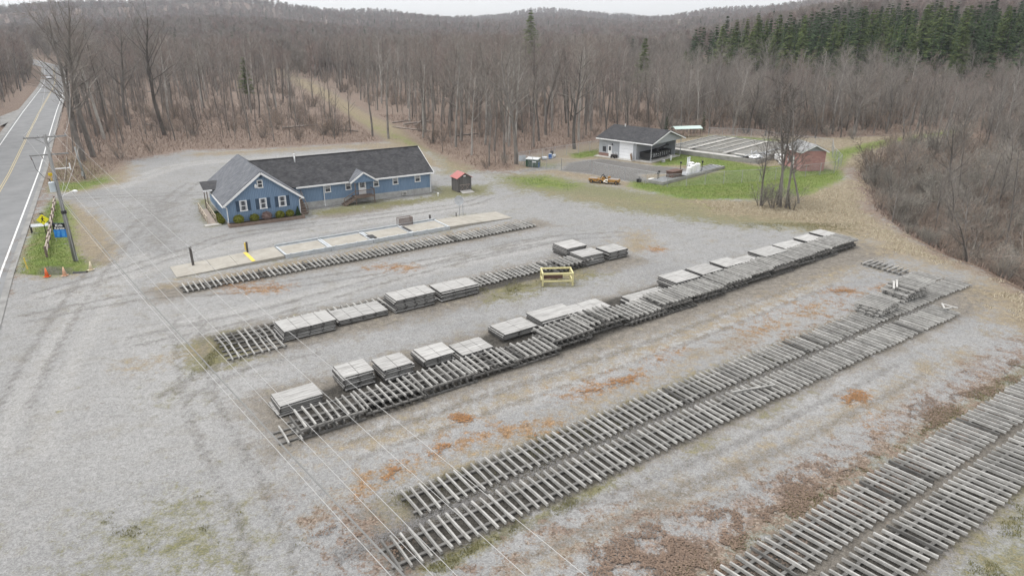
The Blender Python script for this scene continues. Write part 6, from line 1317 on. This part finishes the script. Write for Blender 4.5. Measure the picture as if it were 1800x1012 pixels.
for k, (rr, x, y, az) in enumerate(cand):
    if k < 262:
        side = 'left of the road' if road_d(x, y) < 0 else None
        rgn = next(g for g in REG if g[0] <= az < g[1]); i = vr.randrange(7)
        if side: place('wide' if vr.random() < 0.5 else 'tall', x, y, 'tall bare tree on the bank across the road', 'bare trees across the road', sc=vr.uniform(1.1, 1.4), i=i)
        elif in_poly(x, y, SPARSE): place('slim', x, y, 'slender bare tree standing in the thinned leafy ground behind the yard', 'slender trees behind the yard', sc=vr.uniform(0.75, 1.05))
        elif az < -26: place('wide' if i < 3 else 'tall', x, y, 'tall bare tree standing %s' % rgn[2], 'tall bare trees, ' + rgn[3], sc=vr.uniform(1.05, 1.35), i=i)
        elif az <= 8 and i == 0: place('wide', x, y, 'broad-crowned bare tree standing %s' % rgn[2], 'broad-crowned trees, ' + rgn[3], sc=vr.uniform(0.9, 1.1))
        elif az > 8 and i in (0, 1, 3): place('wide', x, y, 'broad-crowned bare tree standing %s' % rgn[2], 'broad-crowned trees, ' + rgn[3], sc=vr.uniform(0.55, 0.75))
        else: place('tall', x, y, '%s standing %s' % ('pale-barked tall bare tree' if i in (2, 5) else 'dark-barked tall bare tree', rgn[2]), ('pale-barked trees, ' if i in (2, 5) else 'bare trees, ') + rgn[3], i=i, sc=vr.uniform(0.62, 0.9) if az > 8 else None)
    else: rest.append((x, y))
# ---- geometry-nodes scatter for what nobody could count
def scatter(name, pts, meshes, smin, smax, label, cat, sink=0.0, kind='stuff'):
    me_ = bpy.data.meshes.new(name); A = np.array([(p[0], p[1]) for p in pts]); Z = height(A[:, 0], A[:, 1]) - sink
    me_.vertices.add(len(A)); me_.vertices.foreach_set('co', np.stack([A[:, 0], A[:, 1], Z], 1).ravel())
    r_ = np.random.RandomState(len(A)); 
    for nm, dat, ty in (('s', r_.uniform(smin, smax, len(A)), 'FLOAT'), ('r', r_.uniform(0, 6.283, len(A)), 'FLOAT'), ('k', r_.randint(0, len(meshes), len(A)), 'INT')):
        at = me_.attributes.new(nm, ty, 'POINT'); at.data.foreach_set('value', dat)
    o = bpy.data.objects.new(name, me_); COL.objects.link(o)
    ng = bpy.data.node_groups.new(name, 'GeometryNodeTree'); ng.interface.new_socket('Geometry', in_out='INPUT', socket_type='NodeSocketGeometry'); ng.interface.new_socket('Geometry', in_out='OUTPUT', socket_type='NodeSocketGeometry')
    N = ng.nodes; L = ng.links; gi = N.new('NodeGroupInput'); go = N.new('NodeGroupOutput'); mp = N.new('GeometryNodeMeshToPoints'); ip = N.new('GeometryNodeInstanceOnPoints')
    c = bpy.data.collections.new(name + '_parts')
    for j, m_ in enumerate(meshes): c.objects.link(bpy.data.objects.new('%s_part_%d' % (name, j), m_))
    ci = N.new('GeometryNodeCollectionInfo'); ci.inputs['Collection'].default_value = c; ci.inputs['Separate Children'].default_value = True
    def na(nm, ty): q = N.new('GeometryNodeInputNamedAttribute'); q.data_type = ty; q.inputs['Name'].default_value = nm; return q.outputs['Attribute']
    cx_ = N.new('ShaderNodeCombineXYZ'); L.new(na('r', 'FLOAT'), cx_.inputs[2])
    L.new(gi.outputs[0], mp.inputs[0]); L.new(mp.outputs[0], ip.inputs['Points']); L.new(ci.outputs[0], ip.inputs['Instance']); ip.inputs['Pick Instance'].default_value = True
    L.new(na('k', 'INT'), ip.inputs['Instance Index']); L.new(cx_.outputs[0], ip.inputs['Rotation']); L.new(na('s', 'FLOAT'), ip.inputs['Scale']); L.new(ip.outputs[0], go.inputs[0])
    md = o.modifiers.new('scatter', 'NODES'); md.node_group = ng
    return tag(o, label, cat, kind=kind)
def joined(pair, name):         # trunk and crown of one tree in a single mesh with two materials
    a, b_ = pair; v = []; f = []; mi = []
    for q, me_ in enumerate((a, b_)):
        o = len(v); v += [tuple(x.co) for x in me_.vertices]; f += [tuple(i + o for i in p.vertices) for p in me_.polygons]; mi += [q] * len(me_.polygons)
    m_ = bpy.data.meshes.new(name); m_.from_pydata(v, [], f); m_.materials.append(a.materials[0]); m_.materials.append(b_.materials[0]); m_.polygons.foreach_set('material_index', mi); m_.update(); return m_
JT = [joined(p, 'woods_tree') for p in PRO['tall']]
scatter('woodland', [p for p in rest if math.degrees(math.atan2(*p)) < 9], JT, 0.8, 1.1, 'mass of bare grey-brown woodland stretching back behind the nearer trees', 'woodland')
# saplings and understorey brush
und = []
for i in range(26000):
    y = 80 + 330 * vr.random() ** 1.1; x = vr.uniform(-0.95, 0.9) * (y + 30)
    if free(x, y) and not in_poly(x, y, SHRUBZ) and math.hypot(x, y) < 400 and not (math.degrees(math.atan2(x, y)) > 13.5 and math.hypot(x, y) > 235):
        ed = -dist_poly_edge(x, y, FAR_CLEAR)
        if ed < 3 or (ed < 12 and vr.random() < 0.6): continue
        und.append((x, y))
und = und[:3600]
rw_ = [p for p in rest if math.degrees(math.atan2(*p)) >= 9]
if rw_: scatter('valley_woodland', rw_, [joined(p, 'valley_tree') for p in PRO['wide'][:2]] + JT[:3], 0.55, 0.85, 'mass of bare rounded treetops behind the compound, below the conifers', 'woodland')
scatter('understorey', und, [joined(p, 'sapling') for p in PRO['sap']] + [joined(PRO['shrub'][0], 'bush')], 0.45, 1.05, 'thin reddish-brown saplings and brush filling the woodland floor', 'undergrowth')
# right-hand thicket: individual shrubs and small trees
n_sh = 0; grid = {}
for p in placed: addg(*p)
tries = 0; sp_pts = []
while tries < 9000:
    tries += 1; x = vr.uniform(38, 135); y = vr.uniform(38, 132)
    if not in_poly(x, y, SHRUBZ): continue
    if -dist_poly_edge(x, y, CLEAR_W) < 1.5 and True: continue
    if not far_enough(x, y, 2.6): continue
    addg(x, y); sp_pts.append((math.hypot(x, y), x, y))
sp_pts.sort()
extra = []
for k, (rr, x, y) in enumerate(sp_pts):
    az = math.degrees(math.atan2(x, y))
    if az > 43: continue
    ed = -dist_poly_edge(x, y, CLEAR_W); big_ = ed > 7 and vr.random() < 0.5
    if k < 230:
        if big_ and vr.random() < 0.4: place('wide', x, y, 'round-crowned bare grey tree among the thicket shrubs on the right', 'round-crowned trees in the right-hand thicket', 'bare_tree', 'tree', vr.uniform(0.3, 0.48))
        elif big_: place('slim', x, y, 'slender bare grey tree rising out of the thicket on the right', 'slender trees in the right-hand thicket', 'bare_tree', 'tree', vr.uniform(0.5, 0.85))
        else: place('shrub', x, y, 'bushy bare grey-brown shrub %s' % ('at the front edge of the thicket on the right' if ed < 6 else 'deep inside the thicket on the right'), 'shrubs at the thicket edge' if ed < 6 else 'shrubs inside the thicket', 'bare_shrub', 'shrub', vr.uniform(0.55, 1.15) * (0.6 if ed < 4 else 1.1))
    else: extra.append((x, y))
if extra: scatter('thicket', extra, [joined(p, 'thicket_shrub') for p in PRO['shrub']], 0.9, 1.5, 'back part of the dense bare thicket on the right', 'thicket')
thick2 = []
for i in range(5000):
    x = vr.uniform(40, 140); y = vr.uniform(40, 135)
    if in_poly(x, y, SHRUBZ) and -dist_poly_edge(x, y, CLEAR_W) > 2.0: thick2.append((x, y))
scatter('thicket_undergrowth', thick2[:750], [joined(p, 'thicket_bush') for p in PRO['shrub'][:2]], 0.35, 0.8, 'low tangled brush between the shrubs of the right-hand thicket', 'undergrowth')
# trees between thicket and conifers (right, 130-230 m)
mid_ = []; mg = {}; grid = {}
for i in range(9000):
    y = vr.uniform(110, 265); x = vr.uniform(0.22, 0.95) * y
    if not free(x, y) or in_poly(x, y, SHRUBZ) or math.hypot(x, y) > 240 + max(0, 22 - math.degrees(math.atan2(x, y))) * 6: continue
    if far_enough(x, y, 4.6): addg(x, y); mid_.append((x, y))
scatter('hillside_woodland', mid_, [joined(p, 'hillside_tree') for p in PRO['wide']] + [JT[2]], 0.38, 0.62, 'bare grey-brown trees filling the slope below the dark conifers', 'woodland')
scatter('hillside_brush', [(p[0] + vr.uniform(-2.5, 2.5), p[1] + vr.uniform(-2.5, 2.5)) for p in mid_[::1] if -dist_poly_edge(p[0], p[1], CLEAR_W) > 4], [joined(p, 'hillside_bush') for p in PRO['shrub']], 0.8, 1.5, 'bushy bare undergrowth between the trees of the slope below the conifers', 'undergrowth')
for k_, (px, sc, lab) in enumerate([((1668, 330), 0.62, 'round-crowned bare tree standing highest in the middle of the right-hand thicket'), ((1760, 330), 0.6, 'round-crowned bare tree in the thicket near the right edge'), ((1590, 315), 0.45, 'small round-crowned bare tree at the left end of the thicket'), ((1700, 400), 0.45, 'bare tree with reddish twigs behind the leaning dark one'), ((1570, 385), 0.3, 'pale thin small tree at the thicket edge above the stacked row')]):
    x, y = G(*px); place('wide', x, y, lab, None, 'bare_tree', 'tree', sc, k_)
# conifer plantation on the right hill
grid = {}; cf = []
for i in range(6000):
    y = vr.uniform(190, 520); x = vr.uniform(0.2, 0.9) * y; rr = math.hypot(x, y); az = math.degrees(math.atan2(x, y))
    if not (248 + max(0, 22 - az) * 6 + 8 * math.sin(az * 1.7) < rr < 330 + 4 * max(0, az - 15)) or az < 13.5 or az > 40: continue
    if far_enough(x, y, 4.3): addg(x, y); cf.append((rr, x, y, az))
cf.sort(); cf_rest = []
for k, (rr, x, y, az) in enumerate(cf):
    if k < 220:
        pine = vr.random() < (0.6 if az < 22 else 0.3)
        if vr.random() < 0.12: continue
        place('pine' if pine else 'spruce', x, y, (('lighter green pine on the left shoulder of the conifer stand' if az < 22 else 'lighter green pine mixed among the dark conifers on the hill') if pine else 'dark evergreen %s of the conifer stand on the hill' % ('in the front ranks, left half,' if az < 26 else 'in the front ranks, right half,')), ('pines of the conifer stand' if az < 22 else 'pines among the dark conifers') if pine else 'dark conifers, %s half' % ('left' if az < 26 else 'right'), 'conifer', 'tree', vr.uniform(0.6, 1.02))
    else: cf_rest.append((x, y))
if cf_rest: scatter('conifer_forest', cf_rest, [joined(p, 'forest_conifer') for p in PRO['spruce'] + PRO['pine'][:1]], 0.65, 1.0, 'dark conifers standing behind the front ranks on the right-hand hill', 'forest')
# far hills
far = []; far_c = []
for i in range(60000):
    rr = 350 + 2580 * vr.random() ** 1.35; az = R(vr.uniform(-41, 41)); x, y = rr * math.sin(az), rr * math.cos(az)
    if math.degrees(az) > 13 and rr < 470: continue
    if rr < 470 and vr.random() < (470 - rr) / 120: continue
    if rr < 620 and not ok_road(x, y): continue
    if math.degrees(az) > 26.5 and 900 < rr < 1280: continue
    if 10.5 < math.degrees(az) < 14.5 and 1380 < rr < 1730: continue
    (far if vr.random() < 0.985 else far_c).append((x, y))
scatter('hill_woodland', far[:34000], PRO['far'], 0.7, 1.15, 'hazy bare woodland covering the far hills', 'woodland', sink=0.5)
scatter('hill_conifers', far_c, [joined(p, 'hill_conifer') for p in PRO['spruce'][:2]], 0.6, 1.0, 'scattered dark conifers dotting the far hills', 'forest')
# shrubs named near the clearing
for px, sc, lab in [((1335, 362), 0.85, 'low brown bush at the left foot of the tree clump by the brick hut'), ((1360, 366), 1.0, 'dense low brown bush under the middle of the tree clump by the brick hut'), ((1392, 368), 0.8, 'low brown bush at the right foot of the tree clump by the brick hut'),
                    ((855, 296), 0.45, 'brown bush at the woodland edge right of the red-roofed shed'), ((885, 290), 0.5, 'brown bush near the left fence corner of the compound'), ((1455, 240), 0.6, 'brown bush behind the brick hut'), ((1500, 246), 0.7, 'brown bush at the start of the grassy track'),
                    ((1760, 480), 0.6, 'grey bush low on the bank at the right edge'), ((1640, 415), 0.5, 'reddish bush at the corner of the bank'), ((1600, 405), 0.45, 'brown bush above the far end of the long stacked row')]:
    x, y = G(*px); place('shrub', x, y, lab, None, 'bare_shrub', 'shrub', sc)
# fallen logs
def log(a, b_, r, lab, m_=None, z=0.15):
    p = Vector((*G(*a), 0)); q = Vector((*G(*b_), 0)); o = MB().tube((0, 0, 0), q - p, r, r * 0.55, 8).tube((q - p) * 0.6, (q - p) * 0.75 + Vector((0.5, 0.3, 1.0)), r * 0.4, r * 0.15, 5).build('fallen_log', m_ or mat('fallen_wood', (0.30, 0.26, 0.23), (0.18, 0.15, 0.13), 2), None, True); o.location = (p.x, p.y, hz(p.x, p.y) + z); tag(o, lab, 'log')
log((250, 163), (270, 162), 0.28, 'short pale log lying in the leaves between the roadside trees', dead_m); log((238, 165), (256, 178), 0.22, 'pale log lying slanted just left of the short pale one', dead_m)
log((498, 228), (560, 222), 0.25, 'fallen trunk lying behind the long blue house', z=0.4); log((572, 226), (630, 232), 0.2, 'thin fallen trunk right of the larger one behind the blue house'); log((690, 217), (725, 212), 0.22, 'fallen log at the left of the log pile beside the forest trail'); log((710, 222), (760, 216), 0.25, 'fallen log in the middle of the log pile beside the forest trail', z=0.5)
log((730, 226), (748, 212), 0.2, 'log lying across the pile beside the forest trail', z=0.7); log((756, 232), (690, 224), 0.18, 'thin front log of the pile beside the forest trail'); log((800, 240), (840, 236), 0.22, 'dark log in the woods right of the forest trail', bark); log((255, 219), (285, 226), 0.2, 'fallen branchy trunk near the swollen old tree', bark)
# ---- fine ground cover: leaves, dry grass, brush litter
def mass(name, pts, size, m_, label, cat, tall=False, seed=1):
    r_ = np.random.RandomState(seed); A = np.array(pts); n_ = len(A); Z = height(A[:, 0], A[:, 1]); th_ = r_.uniform(0, 6.283, n_); s_ = size * r_.uniform(0.6, 1.5, n_); c_, si = np.cos(th_), np.sin(th_)
    if tall:
        lean = r_.normal(0, 0.45, (n_, 2)); hgt = s_ * 1.0; wd_ = s_ * 0.07 + 0.012
        P0 = np.stack([A[:, 0] - c_ * wd_, A[:, 1] - si * wd_, Z - 0.03], 1); P1 = np.stack([A[:, 0] + c_ * wd_, A[:, 1] + si * wd_, Z - 0.03], 1); P2 = np.stack([A[:, 0] + lean[:, 0] * hgt, A[:, 1] + lean[:, 1] * hgt, Z + hgt], 1)
        V = np.stack([P0, P1, P2], 1).reshape(-1, 3); k_ = 3
    else:
        tl_ = r_.uniform(-0.5, 0.5, (n_, 2)) * s_[:, None]; Zb = Z + 0.02 + r_.uniform(0, 0.03, n_)
        q = [(-c_ * s_, -si * s_, -tl_[:, 0]), (si * s_ * .6, -c_ * s_ * .6, -tl_[:, 1]), (c_ * s_, si * s_, tl_[:, 0]), (-si * s_ * .6, c_ * s_ * .6, tl_[:, 1])]
        V = np.stack([np.stack([A[:, 0] + a, A[:, 1] + b_, Zb + np.abs(z_) * 0.6], 1) for a, b_, z_ in q], 1).reshape(-1, 3); k_ = 4
    me_ = bpy.data.meshes.new(name); me_.vertices.add(len(V)); me_.vertices.foreach_set('co', V.ravel()); me_.loops.add(len(V)); me_.loops.foreach_set('vertex_index', np.arange(len(V))); me_.polygons.add(n_); me_.polygons.foreach_set('loop_start', np.arange(n_) * k_); me_.polygons.foreach_set('loop_total', np.full(n_, k_)); me_.update(); me_.materials.append(m_)
    o = bpy.data.objects.new(name, me_); COL.objects.link(o); return tag(o, label, cat, kind='stuff')
def sample_mask(lay, n_, seed, lo=0.5, pw=1.0, ymax=160, cond=None, frac=None):
    r_ = np.random.RandomState(seed); M = LAY[lay].reshape(NY, NX); out = []
    for _ in range(60):
        K = 200000; y = 12 + (ymax - 12) * r_.rand(K) ** pw; x = r_.uniform(-0.8, 0.8, K) * (y + 4)
        ix = np.clip(np.searchsorted(gx, x) - 1, 0, NX - 2); iy = np.clip(np.searchsorted(gy, y) - 1, 0, NY - 2); u = (x - gx[ix]) / (gx[ix + 1] - gx[ix]); v_ = (y - gy[iy]) / (gy[iy + 1] - gy[iy])
        v = (M[iy, ix] * (1 - u) + M[iy, ix + 1] * u) * (1 - v_) + (M[iy + 1, ix] * (1 - u) + M[iy + 1, ix + 1] * u) * v_
        nz = 0.5 * vnoise(x, y, 1.3) + 0.3 * vnoise(x, y, 0.45) + 0.2 * vnoise(x, y, 0.17)
        keep = (v + (nz - 0.5) * 1.1 > lo) & (v > 0.12) & (r_.rand(K) < np.clip(v, 0, 1) ** 1.5)
        if cond is not None: keep &= cond(x, y)
        out += list(zip(x[keep], y[keep]))
        if len(out) >= n_ or frac and _ >= frac: break
    return out[:n_]
gm_ = LAY['green'].reshape(NY, NX)
def not_green(x, y): return gm_[np.clip(np.searchsorted(gy, y), 0, NY - 1), np.clip(np.searchsorted(gx, x), 0, NX - 1)] < 0.3
leafm = mat('dry_leaf', (0.24, 0.17, 0.125), (0.085, 0.06, 0.045), 9, 0.9, detail=3, lo=0.3, hi=0.7); rustm = mat('rust_leaf', (0.36, 0.19, 0.08), (0.17, 0.085, 0.04), 9, 0.9, detail=3, lo=0.3, hi=0.7)
straw = mat('dry_grass_blade', (0.56, 0.50, 0.38), (0.40, 0.34, 0.25), 3, 0.9, detail=3); grassb = mat('green_grass_blade', (0.14, 0.185, 0.04), (0.09, 0.125, 0.025), 3, 0.9, detail=3)
mass('leaf_litter', sample_mask('leaf', 60000, 5, 0.62, 1.2, 75, lambda x, y: poly_sd(x, y, CLEAR_W) > -1), 0.045, leafm, 'brown dry leaves strewn over the gravel', 'leaves', seed=2)
mass('rust_leaves', sample_mask('rust', 12000, 6, 0.62, 1.2, 80, None, 14), 0.045, rustm, 'rust-orange leaves lying in patches on the gravel', 'leaves', seed=3)
mass('dry_grass', sample_mask('dry', 90000, 7, 0.78, 0.8, 150, lambda x, y: (x > 25) & not_green(x, y)), 0.17, straw, 'straw-coloured dead grass along the edges of the yard', 'grass', True, 4)
mass('green_grass', sample_mask('green', 50000, 8, 0.5, 0.8, 150), 0.09, grassb, 'short green grass of the lawns and verges', 'grass', True, 5)
mass('yard_weeds', sample_mask('moss', 22000, 12, 0.6, 1.0, 80, lambda x, y: x > -22), 0.065, mat('weed_blade', (0.20, 0.19, 0.085), (0.13, 0.125, 0.05), 3, 0.9, detail=3), 'olive moss and low weeds creeping over the gravel along the rows', 'weeds', True, 11)
bg_ = sample_mask('leaf', 60000, 9, 0.5, 0.8, 190, lambda x, y: (poly_sd(x, y, CLEAR_W) < -0.5) & (y > 60) & ((ROADD(x, y) > 2.5) | (ROADD(x, y) < -11.5)) & (poly_sd(x, y, TRL) < -1))
mass('forest_litter', bg_, 0.45, mat('forest_brush', (0.30, 0.225, 0.185), (0.17, 0.125, 0.10), 2, 0.95, detail=3), 'dead brown brush and litter on the woodland floor', 'undergrowth', True, 6)
def ballast(): 
    out = []; r_ = np.random.RandomState(4)
    for (a0, a1, t0, t1, n_) in ((9, 60, 24.1, 24.6, 9000), (7, 14, 23.9, 24.7, 1500)):
        for a, t in zip(r_.uniform(a0, a1, n_), r_.normal((t0 + t1) / 2, (t1 - t0) / 2.5, n_)): out.append(AT(a, t))
    return out
mass('ballast_stones', ballast(), 0.035, mat('dark_stone', (0.26, 0.25, 0.24), (0.07, 0.068, 0.066), 30, 0.9, detail=2), 'dark crushed stones lying between the two lines of the double row', 'stones', seed=8)
# ================================================================== HAZE
hm = bpy.data.materials.new('haze'); hm.use_nodes = True; n = hm.node_tree.nodes; n.remove(n['Principled BSDF'])
pv = n.new('ShaderNodeVolumePrincipled'); pv.inputs['Color'].default_value = (0.82, 0.87, 0.96, 1); pv.inputs['Density'].default_value = HAZE; pv.inputs['Anisotropy'].default_value = 0.2
hm.node_tree.links.new(pv.outputs[0], n['Material Output'].inputs['Volume'])
hzb = MB().box(-3400, 3400, -3400, 3400, -30, 260).build('haze', hm); tag(hzb, kind='stuff')
